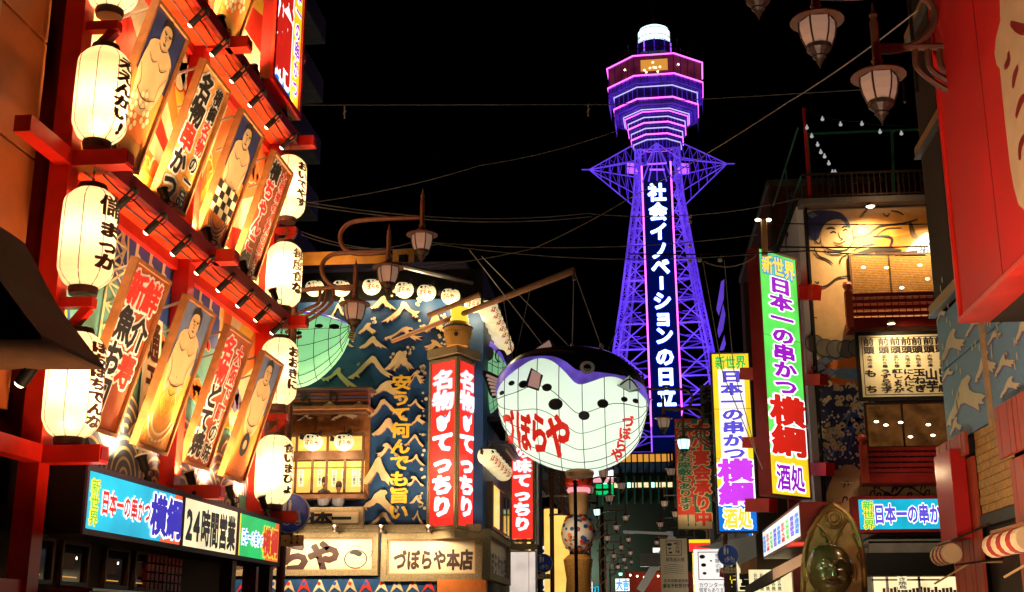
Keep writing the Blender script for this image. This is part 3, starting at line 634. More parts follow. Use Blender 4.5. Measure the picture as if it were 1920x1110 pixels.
for y0,y1 in ((812,818),(846,862),(924,930)):
    q=PZ.rect(480,y0,684,y1,.6); mb=MB(); mb.box(PZ,q[0],q[1],q[2],q[3],.54,.66,'wood_dark'); obj('rail',mb,bay)
q=PZ.rect(500,819,680,846,.55); mb=MB(); mb.quad(PZ,q[0],q[1],q[2],q[3],.5,'warm_room'); obj('transom',mb,bay)
# small tiled canopy carrying the letters
a=PZ.rect(480,728,692,768,.9); mb=MB(); mb.box(PZ,a[0],a[1],a[2],a[1]+.1,0,1.0,'wood'); mb.box(PZ,a[0],a[3]-.06,a[2]+.06,a[3],0,1.0,'wood_dark')
for k in range(5):
    mb.box(PZ,a[0],a[1]+.12+k*.11,a[2]-.03,a[1]+.21+k*.11,.5,.86,'board_brown' if k%2 else 'foam_side')
for i,c in enumerate('てっちり'): mb.vtext(PZ,c,PZ.uv(470+52*i,745,.9)[0],a[3]-.08,.45,.5,.9,'ink_brown',.04)
for x in (600,655): 
    q=PZ.rect(x,752,x+36,764,.9); mb.poly(PZ,[(q[0],q[1]),((q[0]+q[2])/2,q[3]),(q[2],q[1])],.905,'foam')
zp('canopy',mb)
# dim blue band below canopy
# small puffer lanterns
def make_small(label):
    t=thing('pufferfish_lantern',(0,0,0),label,'lantern','small round pufferfish lanterns on the blue restaurant')
    n=20; mb=MB(); prof=[(.31*math.sin(math.pi*i/14),-.29*math.cos(math.pi*i/14)-.0) for i in range(15)]
    mb.lathe((0,0,0),prof,'small_fish',n,mats=['small_fish']*10+['black']*4); obj('body',mb,t,smoothed=True)
    mb=MB(); 
    fr=lambda u,w,d: V(u,-(.30+d)*math.sqrt(max(0.02,1-(u/.33)**2-(w/.31)**2))-.01-d,w)
    fz=Pl((0,0,0),(1,0,0))
    mb.ring(fr,.14,.17,.02,.05,.0,'white',10); mb.disc(fr,.14,.17,.03,.003,'ink',10); mb.disc(fr,-.14,.1,.05,.0,'ink',10); mb.disc(fr,.0,.12,.03,.0,'ink',10)
    for k in range(5): mb.disc(fr,-.2+k*.1,.04+.01*k,.016,.0,'ink',8)
    mb.htext(fr,'ぼらや',-.21,-.09,.145,.2,.004,'paint_red',.03); obj('markings',mb,t)
    mb=MB(); mb.prism(Pl((0,0,0),(1,0,0)),[(-.26,.1),(-.42,.2),(-.44,.02),(-.3,-.0)],-.02,.02,'ink'); obj('tail',mb,t); mb=MB(); mb.prism(Pl((0,0,0),(1,0,0)),[(.05,.26),(.2,.42),(.24,.3),(.18,.2)],-.02,.02,'ink'); obj('fin',mb,t)
    mb=MB(); mb.tube([V(0,0,.28),V(0,0,.5)],.012,'black',5); obj('hook',mb,t)
    return t
sf=None
rowp=[(590,540),(640,540),(697,537),(758,543),(800,548),(845,555),(888,570)]
spots=[(PZ(*PZ.uv(x,y,.1),.1),'round pufferfish lantern on the blue roof line, %s from the left'%ordn[i],0) for i,(x,y) in enumerate(rowp)]
spots+=[(PZ(*PZ.uv(x,828,.8),.8),l,0) for x,l in ((587,'round pufferfish lantern above the lit window, left of the pair'),(645,'round pufferfish lantern above the lit window, right of the pair'))]
for loc,lab,rz in spots:
    if sf is None: sf=make_small(lab); o=sf; o.location=loc
    else: o=dup(sf,loc,rz,lab)
    o.rotation_euler=(0,R.uniform(-.15,.15),R.uniform(-.35,.35))
    light('glow','POINT',V(*loc)+V(0,-.35,-.45),42,WARM,None,.2)  # added fill point outside each lantern imitates its spill on the wall
SXR=XC+.25
for i in range(7):
    p=aX(915+i*5.2,578+i*12,SXR); o=dup(sf,p,1.2,'pufferfish lantern in the tight row down the side wall, %s from its top end'%ordn[i],'pufferfish lanterns along the side street wall',1.05); 
for i in range(6):
    p=aX(914+i*6,855+i*6.2,SXR); o=dup(sf,p,1.2,'pufferfish lantern in the low side row below the dark eave, %s from the corner'%ordn[i],'pufferfish lanterns along the side street wall',1.0)
# side street face
PX=Pl((XC,0,0),(0,1,0))
mb=MB(); mb.box(PX,38.02,3.9,62,ZT,-6,-.02,'wall_blue'); mb.box(PX,38.02,0,62,3.9,-6,-.3,'dark_wall'); zp('side_wall',mb)
mb=MB(); p=PX.uv(905,770);q=PX.uv(985,862); mb.box(PX,39,p[1]-.15,58,p[1],-.1,.9,'black'); mb.box(PX,39,p[1]-.9,56,p[1]-.8,0,.7,'steel_dark'); zp('side_eave',mb)
mb=MB(); mb.box(PX,40,7.2,47,7.9,.5,.58,'plate_cream'); mb.htext(PX,'づぼらや本店',40.4,7.55,1.05,.6,.59,'ink',.04); zp('side_board',mb)
mb=MB(); mb.box(PX,39,4.6,56,6.1,-.2,.2,'wood_dark'); 
for k in range(8): mb.box(PX,39.3+k*2,4.7,40.8+k*2,6.0,.2,.22,'glass_dark' if k%3 else 'warm_room')
zp('side_windows',mb)
for k in range(7):
    mb=MB(); 
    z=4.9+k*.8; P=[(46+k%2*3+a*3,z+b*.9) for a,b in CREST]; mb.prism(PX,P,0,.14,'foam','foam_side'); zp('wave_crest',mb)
# red framed vertical lightboxes
def stone_frame(mb,f,u0,w0,u1,w1,t,d): mb.frame(f,u0-t,w0-t,u1+t,w1+t,t,-.05,d,'gilt_stone')
def vsign(name,label,f,H,W,text,face='e_redp',depth=.07,fish=True):
    t=thing(name,f(W/2,0,0),label,'sign')
    mb=MB(); mb.box(f,0,0,W,H,-depth,-.005,'gilt_stone'); mb.frame(f,-.07,-.2,W+.07,H+.2,.085,-depth,.05,'gilt_stone'); obj('frame',mb,t)
    mb=MB(); mb.quad(f,.02,-.1,W-.02,H+.1,0,face); obj('face_panel',mb,t)
    mb=MB(); n=len(text); ch=(H-.3)/n
    for i,c in enumerate(text):
        if c=='*':
            u,w=W/2,H-.15-ch*(i+.5)
            mb.poly(f,smooth([(u-.3,w+.12),(u-.1,w+.2),(u+.08,w+.1),(u+.2,w+.16),(u+.32,w+.3),(u+.3,w),(u+.2,w-.05),(u+.14,w-.22),(u-.04,w-.3),(u-.24,w-.2),(u-.3,w+.12)],3)[:-1],.01,'t_white'); mb.stroke(f,[(u+.02,w+.1),(u+.12,w+.2)],.06,.013,'t_lblue')
        else:
            mb.vtext(f,c,W/2,H-.15-ch*i,W*.86,ch*.96,.006,'t_white',.03 if c in '名物味の' else .055,.08,'t_halo')  # pink outline layer imitates the glow round the white letters
    obj('lettering',mb,t); return t
A=aY(802,980,37.7);B=aY(855,980,36.9);Cc=aY(892,975,38.2); Tz=aY(828,685,37.3).z; Bz=A.z-.03
for P,Q,lab in ((A,B,'wide red lit face reading 名物てっちり on the corner, left of the pair'),(B,Cc,'narrower pinkish red lit face reading 名物てっちり turned to the side street')):
    U=Q-P;U.z=0; L=U.length; f=Pl((P.x,P.y,Bz),U); f=Pl(f(.06,0,0),U); vsign('lit_sign',lab,f,Tz-Bz,L-.12,'名物*てっちり')
for z0,z1 in ((Bz-.5,Bz-.28),(Tz+.28,Tz+.55)):
    mb=MB()
    vs=[V(p.x,p.y,z) for z in (z0,z1) for p in (A+V(-.1,-.1,0),B+V(0,-.25,0),Cc+V(.2,-.05,0),V(-6,38.6,0))]
    mb.add(vs,[(3,2,1,0),(4,5,6,7),(0,1,5,4),(1,2,6,5),(2,3,7,6),(3,0,4,7)],'gilt_stone')
    zp('sign_cap',mb)
f=Pl(aY(959,1005,43),(1,0,0)); W=aY(1000,1005,43).x-f.O.x; H=aY(957,800,43).z-f.O.z
vsign('lit_sign','red lit upright sign reading 味てっちり partly behind the giant pufferfish',f,H,W,'*の味てっちり')
mb=MB(); mb.tube([f(W+.15,-.3,-.1),f(W+.15,H,-.1)],.06,'metal',6); mb.box(f,-.1,-.45,W+.12,-.27,-.25,.05,'gilt_stone'); zp('sign_pole',mb)
mat('warm_white',(.8,.7,.62),.4,em=.75,emcol=(1,.84,.74),noise=.3,ns=1.5)
a=f; t=thing('white_lightbox',f(.4,-2,0),'blank glowing white box under the red 味てっちり sign','sign')
mb=MB(); mb.box(f,-.1,-2.0,W+.1,-.5,-.4,-.01,'metal'); obj('casing',mb,t); mb=MB(); mb.quad(f,-.06,-1.95,W+.06,-.55,0,'warm_white'); mb.box(f,W*.78,-1.95,W*.8,-.55,.001,.004,'concrete'); obj('face_panel',mb,t)
# horizontal name boards with stone frames
def nameboard(label,f,u0,w0,u1,w1,fn,tf=.14):
    t=thing('name_board',f((u0+u1)/2,w0,0),label,'signboard')
    mb=MB(); mb.frame(f,u0,w0,u1,w1,tf,-.1,.14,'gilt_stone'); mb.frame(f,u0+tf,w0+tf,u1-tf,w1-tf,.045,-.1,.07,'gilt_stone'); obj('frame',mb,t)
    mb=MB(); mb.box(f,u0+tf,w0+tf,u1-tf,w1-tf,-.1,0,'plate_cream'); mb.frame(f,u0+tf+.07,w0+tf+.06,u1-tf-.07,w1-tf-.06,.012,.0,.004,'paint_orange'); obj('board',mb,t)
    mb=MB(); fn(mb,f); obj('lettering',mb,t)
    return t
fB=Pl(PZ(0,0,.5),(1,0,0))
a=fB.rect(300,1000,710,1080)
def nb1(mb,f):
    for i,(c,x) in enumerate(zip('名代づぼらや',(352,402,450,502,553,607))):
        u,w=f.uv(x,1044); mb.glyph(f,c,u,w,1.02,.98,.01,'ink_brown',.06)
    # little fish drawing
    u,w=f.uv(667,1045); s=.36
    mb.ring(f,u,w-.05,s-.035,s,.01,'ink',24,sy=.8)
    mb.poly(f,smooth([(u-.22,w+.12),(u-.05,w+.22),(u+.2,w+.14),(u+.12,w+.02),(u-.05,w+.08),(u-.22,w+.12)],3)[:-1],.012,'ink')
    mb.stroke(f,[(u+.3,w+.1),(u+.5,w+.2),(u+.46,w+.02),(u+.34,w+.02)],.02,.012,'ink'); mb.stroke(f,[(u-.2,w+.26),(u-.1,w+.34),(u+.1,w+.33),(u+.2,w+.28)],.02,.012,'ink')
    for k in range(6): mb.disc(f,u-.2+k*.09,w-.12-.05*(k%3),.016,.012,'ink',6)
nameboard('long cream board reading づぼらや with a small line-drawn fish at its right end',fB,*a,nb1)
a=fB.rect(716,1000,905,1090)
def nb2(mb,f):
    u,w=f.uv(738,1050); u2,_=f.uv(887,1050); mb.htext(f,'づぼらや本店',u,w,(u2-u)/6,.62,.01,'ink_brown',.045)
nameboard('cream corner board reading づぼらや本店',fB,*a,nb2,.18)
fS=Pl((XC+.35,0,0),(0,1,0)); p=fS.uv(910,1050); q=fS.uv(950,1050)
def nb3(mb,f): mb.htext(f,'づぼらや本店',p[0]+.3,p[1],(q[0]-p[0]-.5)/6,.7,.01,'ink',.04)
nameboard('cream board turned to the side street, right of the corner board',fS,p[0],a[1],q[0],a[3],nb3,.18)
a=fB.rect(440,952,682,992)
def nb4(mb,f):
    for c,x in zip('大阪日本一',(480,530,575,605,640)):
        u,w=f.uv(x,972); mb.glyph(f,c,u,w,.62,.5,.01,'ink',.05)
nameboard('small cream board reading 日本一 under the lit window',fB,*a,nb4,.1)
mb=MB(); a2=fB.rect(300,940,905,1000); mb.box(PZ,XL0,a2[1],XC,a2[1]+.25,0,.45,'gilt_stone'); zp('cornice',mb)
mb=MB(); a3=fB.rect(300,1082,740,1108)
for i in range(18):
    u=a3[0]+i*.48; mb.box(PZ,u,a3[1]-.4,u+.478,a3[3],.3,.55,'wall_blue'); mb.prism(PZ,[(u+.02,a3[1]-.1),(u+.24,a3[3]-.03-.05*(i%3)),(u+.3,a3[3]-.1),(u+.46,a3[1]-.05),(u+.24,a3[1]+.1)],.55,.57,['foam','paint_red','cream','foam'][i%4]); mb.disc(PZ,u+.24,a3[3]-.2,.06,.575,['paint_red','mural_blue'][i%2],8)
mb.box(PZ,a3[0]+8.7,a3[1]-.4,XC+.2,a3[3]-.1,.3,.7,'paint_orange'); zp('awning_valance',mb)
# wash lights on the blue wall, standing on the name boards
def make_wash(label):
    t=thing('sign_spotlight',(0,0,0),label,'spotlight','spotlights on top of the cream name boards')
    mb=MB(); mb.bar((0,0,0),(0,-.7,.05),.05,'iron'); obj('arm',mb,t)
    mb=MB(); mb.lathe((0,-.75,.1),[(0,-.12),(.06,-.12),(.11,.08),(.09,.08),(0,.06)],'iron',12,mats=['iron','iron','iron','bulb']); obj('head',mb,t,smoothed=True)
    return t
ws=None
for i,x in enumerate((430,560,640,725,812)):
    p=fB(*fB.uv(x,1000),.1); l='small spotlight on a short arm above the cream boards, %s from the left'%ordn[i]
    if ws is None: ws=make_wash(l); ws.location=p
    else: dup(ws,p,0,l)
    light('wash','SPOT',p+V(0,-1.0,.1),430,(1,.72,.42),None,.1,target=p+V(0,.2,3.2),angle=110,blend=1); light('wash','SPOT',p+V(0,-1.1,-.05),240,(1,.8,.52),None,.08,target=p+V(0,0,-1.2),angle=140,blend=1)
for i,x in enumerate(()):
    p=PZ(*PZ.uv(x,540,2.2),2.2); light('wash','SPOT',p+V(0,0,.8),260,(1,.74,.46),None,.2,target=p+V(0,3,-4.0),angle=100,blend=1)
# seated diners behind the window
def bust(loc,label,turn,hair):
    t=thing('person',loc,label,'person'); loc=Vector(loc); c,s=math.cos(turn),math.sin(turn)
    ex,ey=V(c,s,0),V(-s,c,0)
    mb=MB(); prof=[(.0,0),(.17,0),(.2,.2),(.22,.38),(.19,.47),(.09,.53),(.055,.57),(.055,.62),(.075,.66),(.09,.73),(.088,.8),(.06,.87),(.0,.89)]
    mb.lathe(loc,prof,'skin',16,ex=ex,ey=ey*.8,mats=['shirt']*5+['skin']*7); o=obj('body',mb,t,smoothed=True)
    mb=MB(); mb.lathe(loc+V(0,.012,.02),[(.094,.7),(.1,.76),(.095,.83),(.066,.89),(0,.91)],hair,16,ex=ex,ey=ey); obj('hair',mb,t,smoothed=True)
p=PZ(*PZ.uv(607,932,.45),.42); bust(p-V(0,0,.28),'diner with dark hair seated behind the lit window, left of two',.4,'ink')
p=PZ(*PZ.uv(634,932,.45),.42); bust(p-V(0,0,.42),'shorter diner with brown hair seated behind the lit window, right of two',-.3,'ink_brown')
# ================= GIANT PUFFERFISH =================
def puffer(name,label,Yd,top,bot,band,cols,depth,cat='lantern',grid=True,x2=None):
    """top/bot/band: outline points (px,py); cols=(back, band, belly)"""
    xs=[t[0] for t in top]; x0,x1=min(xs),max(xs); Pf=Pl((0,Yd,0),(1,0,0))
    def interp(L,x):
        for a,b in zip(L,L[1:]):
            if a[0]<=x<=b[0]: t=(x-a[0])/(b[0]-a[0]); t2=t*t*(3-2*t)*.5+t*.5; return a[1]+(b[1]-a[1])*t2
        return L[-1][1] if x>L[-1][0] else L[0][1]
    T=smooth(top,6);Bt=smooth(bot,6);Bd=smooth(band,6)
    def sec(s):
        a=math.pi*s; x=x0+(x1-x0)*(1-math.cos(a))/2; yt=interp(T,x); yb=interp(Bt,x)
        u,wt=Pf.uv(x,yt);_,wb=Pf.uv(x,yb); _,wm=Pf.uv(x,min(max(interp(Bd,x),yt+1),yb-1)); h=(wt-wb)/2; zc=(wt+wb)/2
        e=math.sqrt(max(0,1-((x-(x0+x1)/2)/((x1-x0)/2+1))**2)); return u,zc,h,depth*e**.8,wm
    n=64; t=thing(name,Pf(Pf.uv((x0+x1)/2,max(b[1] for b in bot))[0],Pf.uv((x0+x1)/2,max(b[1] for b in bot))[1],0),label,cat)
    S=[sec(.004+.992*i/n) for i in range(n+1)]
    bw=.42 if cols[1] else 0
    def th(sc,z): return math.acos(max(-1,min(1,(z-sc[1])/sc[2])))
    def rings(lo,hi,k): # lo,hi functions section->theta
        vs=[];fs=[]
        for sgn in (-1,1):
            b=len(vs)
            for sc in S:
                a,c=lo(sc),hi(sc)
                for j in range(k+1):
                    q=a+(c-a)*j/k; vs.append(V(sc[0],Yd+sgn*sc[3]*math.sin(q),sc[1]+sc[2]*math.cos(q)))
            for i in range(n):
                for j in range(k):
                    A_=b+i*(k+1)+j; f_=(A_,A_+1,A_+k+2,A_+k+1); fs.append(f_ if sgn<0 else f_[::-1])
        return vs,fs
    tb=lambda sc: th(sc,sc[4]); tb2=lambda sc: min(th(sc,sc[4]-bw*(.6+.4*math.sin(sc[0]*3))),math.pi-.02)
    v,f_=rings(lambda s:0,tb,14); mb=MB(); mb.add(v,f_,cols[0]); obj('back',mb,t,smoothed=True)
    if cols[1]: v,f_=rings(tb,tb2,5); mb=MB(); mb.add(v,f_,cols[1]); obj('band',mb,t,smoothed=True)
    v,f_=rings(tb2 if cols[1] else tb,lambda s:math.pi,22); mb=MB(); mb.add(v,f_,cols[2]); obj('belly',mb,t,smoothed=True)
    def surf(u,w,d=0):
        # point on the near side of the body at world x=u, z=w
        i=min(range(n+1),key=lambda k:abs(S[k][0]-u)); a=S[max(i-1,0)];b=S[min(i+1,n)]; k=(u-a[0])/((b[0]-a[0]) or 1); k=max(0,min(1,k)); sc=[p+(q-p)*k for p,q in zip(a,b)]
        c=max(-.995,min(.995,(w-sc[1])/sc[2])); y=-sc[3]*math.sqrt(1-c*c); nrm=V((u-(S[0][0]+S[-1][0])/2)*.25,y,(w-sc[1])*.5).normalized()
        return V(u,Yd+y,w)+nrm*d
    if grid:
        mb=MB()
        for i in range(5,n-3,6):
            sc=S[i]; a=tb2(sc) if cols[1] else tb(sc)
            mb.tube([V(sc[0],Yd-(sc[3]+.012)*math.sin(a+(math.pi-a)*j/16),sc[1]+(sc[2]+.012)*math.cos(a+(math.pi-a)*j/16)) for j in range(17)],.011,'ink',4)
        for q in (.25,.42,.58,.74,.88):
            mb.tube([V(sc[0],Yd-(sc[3]+.012)*math.sin(A2),sc[1]+(sc[2]+.012)*math.cos(A2)) for sc in S[1:-1] for A2 in [((tb2(sc) if cols[1] else tb(sc)) +(math.pi-(tb2(sc) if cols[1] else tb(sc)))*q)]],.011,'ink',4)
        obj('wire_grid',mb,t)
    return t,surf,Pf,S
def PXY(Pf,surf,x,y): # where the pixel meets the fish (iterate once for depth)
    u,w=Pf.uv(x,y)
    for _ in range(4):
        p=surf(u,w); u,w=Pf.uv(x,y,-(p.y-Pf.O.y))
    return u,w
top=[(931,735),(936,706),(950,688),(975,668),(1010,655),(1060,650),(1110,652),(1150,664),(1185,688),(1205,712),(1216,748)]
bot=[(931,740),(936,772),(946,805),(972,842),(1010,868),(1050,882),(1090,885),(1130,879),(1170,857),(1198,820),(1216,762)]
band=[(931,728),(945,702),(965,687),(1000,680),(1040,682),(1065,694),(1085,711),(1110,713),(1150,716),(1190,722),(1216,735)]
FY=35.0
fish,surf,Pf,S=puffer('giant_pufferfish_lantern','huge glowing white pufferfish lantern with black back and red lettering hung over the street',FY,top,bot,band,('black_gloss','fish_purple','fish_white'),1.5)
def at_px(x,y): return PXY(Pf,surf,x,y)
mb=MB(); ppm=abs(Pf.uv(1075,765)[0]-Pf.uv(1076,765)[0])
for x,y,r in ((960,719,6),(982,721,9),(1026,727,9),(1042,758,13),(1095,779,10),(1130,757,10),(1170,749,6),(1191,752,5.5),(942,737,5)):
    u,w=at_px(x,y); mb=MB(); mb.disc(surf,u,w,r*ppm,.03,'ink',26,ry=r*ppm*.8); obj('spot',mb,fish)
mb=MB(); u,w=at_px(1101,690)
mb.ring(surf,u,w,.11,.21,.03,'white',18); mb.disc(surf,u,w,.1,.035,'ink',14); mb.ring(surf,u,w,.06,.085,.04,'white',12,200,330); obj('eye',mb,fish)
def ftext(mb,s,pos,sz,m,off):
    for c,(x,y,k,sl) in zip(s,pos):
        u,w=at_px(x,y); vs,fs=glyph(c,off)
        me=bpy.data.meshes.new('x'); me.from_pydata([(a,b,0) for a,b,*_ in vs],[],fs); bm=bmesh.new(); bm.from_mesh(me)
        for _ in range(2): bmesh.ops.subdivide_edges(bm,edges=[e for e in bm.edges if e.calc_length()>.12],cuts=1,use_grid_fill=False); bmesh.ops.triangulate(bm,faces=bm.faces)
        mb.add([surf(u+(v.co.x-.5)*sz[0]*k,w+(v.co.y-.38)*sz[1]*(.75+.25*k)+(v.co.x-.5)*sl*sz[0],.028) for v in bm.verts],[tuple(v.index for v in f.verts) for f in bm.faces],m); bm.free(); bpy.data.meshes.remove(me)
mb=MB(); ftext(mb,'づぼらや',[(955,798,.62,-.5),(982,806,.74,-.4),(1011,811,.9,-.3),(1047,816,1.2,-.12)],(.6,1.12),'t_red',.045)
ftext(mb,'づぼらや',[(1177,790,1,.0),(1171,812,1,.0),(1164,834,1,.0),(1156,852,1,.0)],(.33,.33),'t_red',.045)
obj('lettering',mb,fish)
mat('fin_stripe',(.7,.5,.42),.5,em=.22,emcol=(1,.6,.5),sample=False)  # faint emission brightens the stripes; the fins hold no lamp
def fin(label,pts,root,tipc,name='fin'):
    mb=MB(); mb.prism(Pf,[Pf.uv(*p,root) for p in pts],-.04+root,.04+root,'ink')
    n=tipc[0]; (a,b),(c,d)=tipc[1],tipc[2]
    for k in range(n):
        s=(k+.5)/n; p=Pf.uv(a[0]+(b[0]-a[0])*s,a[1]+(b[1]-a[1])*s,root); q=Pf.uv(c[0]+(d[0]-c[0])*s,c[1]+(d[1]-c[1])*s,root)
        mb.stroke(Pf,[p,q],.075,.045+root,'fin_stripe',False)
    obj(name,mb,fish)
fin('',[(936,706),(938,744),(924,747),(918,740),(912,720),(904,700),(907,694),(918,697)],0,(6,((934,710),(936,742)),((911,700),(924,744))),'tail')
fin('',[(988,668),(1010,648),(1030,633),(1044,650),(1018,660)],0,(9,((992,668),(1036,652)),((996,662),(1030,638))),'dorsal_fin')
fin('',[(996,690),(1018,704),(1010,733),(984,724)],1.5,(7,((990,723),(998,694)),((1010,729),(1014,703))),'pectoral_fin')
mb=MB()
for sgn,pp in ((1,[(1157,722),(1180,704),(1200,727),(1180,733)]),):
    P=[Pf.uv(*p,1.3) for p in pp]; mb.prism(Pf,P,.9,1.3,'fish_white','ink'); mb.stroke(Pf,[Pf.uv(1163,722,1.3),Pf.uv(1181,711,1.3),Pf.uv(1196,727,1.3)],.045,1.312,'ink',False); mb.stroke(Pf,[Pf.uv(1181,706,1.3),Pf.uv(1181,730,1.3)],.03,1.316,'ink',False)
obj('mouth',mb,fish)  # plain white mouth carries the lantern emission so that it looks lit
mb=MB(); p=Pf(*Pf.uv(1087,887),0); mb.lathe(p,[(.35,.15),(.42,.0),(.38,-.12),(0,-.12)],'wood',16); obj('base_ring',mb,fish)
for k in (-1.2,0,1.2): light('glow','POINT',Pf(*Pf.uv(1075+k*55,780),0),60,(.9,1,.85),fish,.3)
light('glow','SPOT',(-1.0,25,2.2),380,(.9,1,.9),None,.3,target=(-1.8,35,8.4),angle=36,blend=.8); light('glow','POINT',Pf(*Pf.uv(1075,905),0)+V(0,-1,-1),30,(.9,1,.85),None,.5)  # fill lamps added before and below the fish, no fixtures
# bamboo boom and ropes
bo=thing('bamboo_boom',aY(735,640,37.9),'long bamboo pole reaching out from the blue wall to carry the giant fish','pole')
mb=MB(); P0=aY(632,690,37.9);P0=aY(735,640,37.9);P1=aY(1076,507,35); mb.tube([P0+(P1-P0)*k/8 for k in range(9)],.1,'bamboo',8,rs=[.07+.006*k for k in range(9)]); obj('pole',mb,bo)
mb=MB(); mb.tube([aY(803,592,37),aY(900,552,36.3)],.09,'bamboo',8); obj('brace_pole',mb,bo)
mb=MB(); 
mb.tube([P1,P1+V(0,0,-.3)],.05,'chain'); obj('hook',mb,bo)
rp=thing('rope_set',P1,'ropes and chains holding up the giant pufferfish lantern','rope')
mb=MB()
def onp(x): k=(x-735)/(1076-735); return P0+(P1-P0)*k
for (a,b) in ((P1,aY(1073,652,35)),(P1,aY(1128,652,35)),(onp(1000),aY(963,684,35)),(onp(950),aY(963,684,35)),(aY(880,468,36.5),aY(1020,650,35)),(aY(903,480,36.5),aY(1068,650,35)),(aY(1185,560,36),aY(1140,655,35))): mb.tube([a,b],.014,'cable',4)
obj('rope',mb,rp)
mb=MB()
for q in (aY(1073,650,34.6),aY(963,682,34.9),aY(1128,650,34.8)): mb.lathe(q,[(0,.12),(.05,.08),(.06,0),(.03,-.1),(0,-.12)],'metal',8)
obj('shackle',mb,rp)
# green pufferfish lanterns on the wall
t2,s2,P2,_=puffer('pufferfish_lantern','large glowing green pufferfish lantern on the blue wall behind the far paper lanterns',36.6,[(455,650),(470,612),(510,590),(560,583),(610,590),(648,604),(660,612)],[(455,655),(470,690),(510,718),(560,727),(600,712),(640,668),(660,616)],[(455,640),(480,612),(520,597),(560,593),(610,597),(640,606),(660,613)],('fish_purple',None,'fish_green'),.7)
mb=MB()
for x,y,r in ((598,612,8),(626,613,10),(560,625,7)): mb=MB(); u,w=PXY(P2,s2,x,y); mb.disc(s2,u,w,r*ppm,.03,'ink',12,ry=r*ppm*.6); obj('spot',mb,t2)
mb=MB()
u,w=PXY(P2,s2,562,632); mb.stroke(P2,[P2.uv(556,634,.72),P2.uv(566,630,.72)],.12,.72,'paint_red'); obj('markings',mb,t2)
mb=MB(); pts=[(648,606),(660,612),(668,628),(664,640),(655,636),(650,622)]; mb.prism(P2,[P2.uv(*p) for p in pts],-.05,.05,'foam','ink')
for k in range(6): mb.stroke(P2,[P2.uv(651,612+k*4),P2.uv(664,615+k*4)],.03,.056,'ink',False)
obj('tail',mb,t2)
t3,s3,P3,_=puffer('pufferfish_lantern','pale green pufferfish lantern with two dark eyes squeezed between red signs and giant fish',40.0,[(868,690),(880,655),(900,640),(920,640),(940,660),(952,690)],[(868,700),(880,745),(900,770),(920,775),(940,750),(952,700)],[(868,680),(880,668),(900,655),(920,655),(938,672),(952,688)],('fish_purple',None,'fish_green'),.8)
mb=MB()
for x,y in ((916,664),(938,668)): mb=MB(); u,w=PXY(P3,s3,x,y); mb.disc(s3,u,w,.17,.04,'ink',12,ry=.27); obj('eye',mb,t3)
mb=MB()
u,w=PXY(P3,s3,930,679); mb.stroke(s3,[(u-.12,w+.03),(u,w-.03),(u+.12,w+.04)],.03,.05,'ink'); obj('face',mb,t3)
# small yellow barrel lantern above the red sign (plain lantern shape)
p=aY(858,650,36.9); t=thing('yellow_lantern',p,'yellow barrel lantern with a flat top standing on the corner sign','lantern')
mb=MB(); mb.lathe(p,[(0,0),(.34,0),(.44,.4),(.46,.62),(.3,.78)],'board_gold',20); obj('body',mb,t,smoothed=True)
mb=MB(); mb.lathe(p+V(.05,0,.78),[(.3,0),(.29,.12),(.26,.15),(.3,.45),(0,.45)],'t_yellow',16); obj('cap',mb,t,smoothed=True)
mb=MB(); mb.tube([p+V(.46*math.cos(a),.46*math.sin(a),.6) for a in [k*.4 for k in range(17)]],.03,'ink',5); f=Pl(p+V(0,-.46,0),(1,0,0))
for k in range(8): mb.disc(f,-.28+.07*k,.42+.02*(k%2),.016,.0,'ink',8)
mb.disc(f,.02,.3,.07,.01,'wood_dark',12); obj('trim',mb,t)
# ================= TOWER =================
TY=193.0; tc=aY(1247,700,TY); TX=tc.x
tw=thing('observation_tower',(TX,TY,0),'tall steel lattice tower glowing violet with stacked octagonal decks and white dome','tower')
def tp(nm,mb,**k): return obj(nm,mb,tw,**k)
ROT=math.radians(-3)
def tl(x,y,z): return V(TX+x*math.cos(ROT)-y*math.sin(ROT),TY+x*math.sin(ROT)+y*math.cos(ROT),z)
def zat(px_y,d): return aY(1225,px_y,TY-d).z
def octo(Rr,z,fr=.42):
    Rr*=.955; k=Rr*fr; return [tl(-k,-Rr*.93,z),tl(k,-Rr*.93,z),tl(Rr,-k*.95,z),tl(Rr,k*.95,z),tl(k,Rr*.93,z),tl(-k,Rr*.93,z),tl(-Rr,k*.95,z),tl(-Rr,-k*.95,z)]
def ringwall(mb,Ra,za,Rb,zb_,m):
    a=octo(Ra,za);b=octo(Rb,zb_); mb.add(a+b,[(i,(i+1)%8,(i+1)%8+8,i+8) for i in range(8)],m)
def cap(mb,Rr,z,m): mb.add(octo(Rr,z),[tuple(range(8))],m)
def tubes(mb,Rr,z,r,m,drop=None):
    a=octo(Rr,z)
    for i in range(8): mb.tube([a[i],a[(i+1)%8]],r,m,6)
def struts(mb,Rr,z0,z1,n,r,m):
    a=octo(Rr,z0);b=octo(Rr,z1)
    for i in range(8):
        for k in range(n): q=k/n; mb.bar(a[i]+(a[(i+1)%8]-a[i])*q,b[i]+(b[(i+1)%8]-b[i])*q,r,m)
mat('tower_violet',(.3,.22,.7),.45,em=.36,emcol=(.14,.04,1),noise=.35,ns=.35,sample=False)  # emission in the tower steel materials stands in for violet floodlighting
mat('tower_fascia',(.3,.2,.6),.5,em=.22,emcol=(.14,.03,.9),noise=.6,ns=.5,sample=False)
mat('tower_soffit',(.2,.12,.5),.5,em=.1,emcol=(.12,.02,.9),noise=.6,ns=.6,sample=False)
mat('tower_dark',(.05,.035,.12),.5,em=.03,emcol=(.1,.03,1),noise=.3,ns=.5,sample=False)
mat('tower_lit',(.32,.24,.75),.45,em=.62,emcol=(.2,.08,1),noise=.5,ns=.25,sample=False)
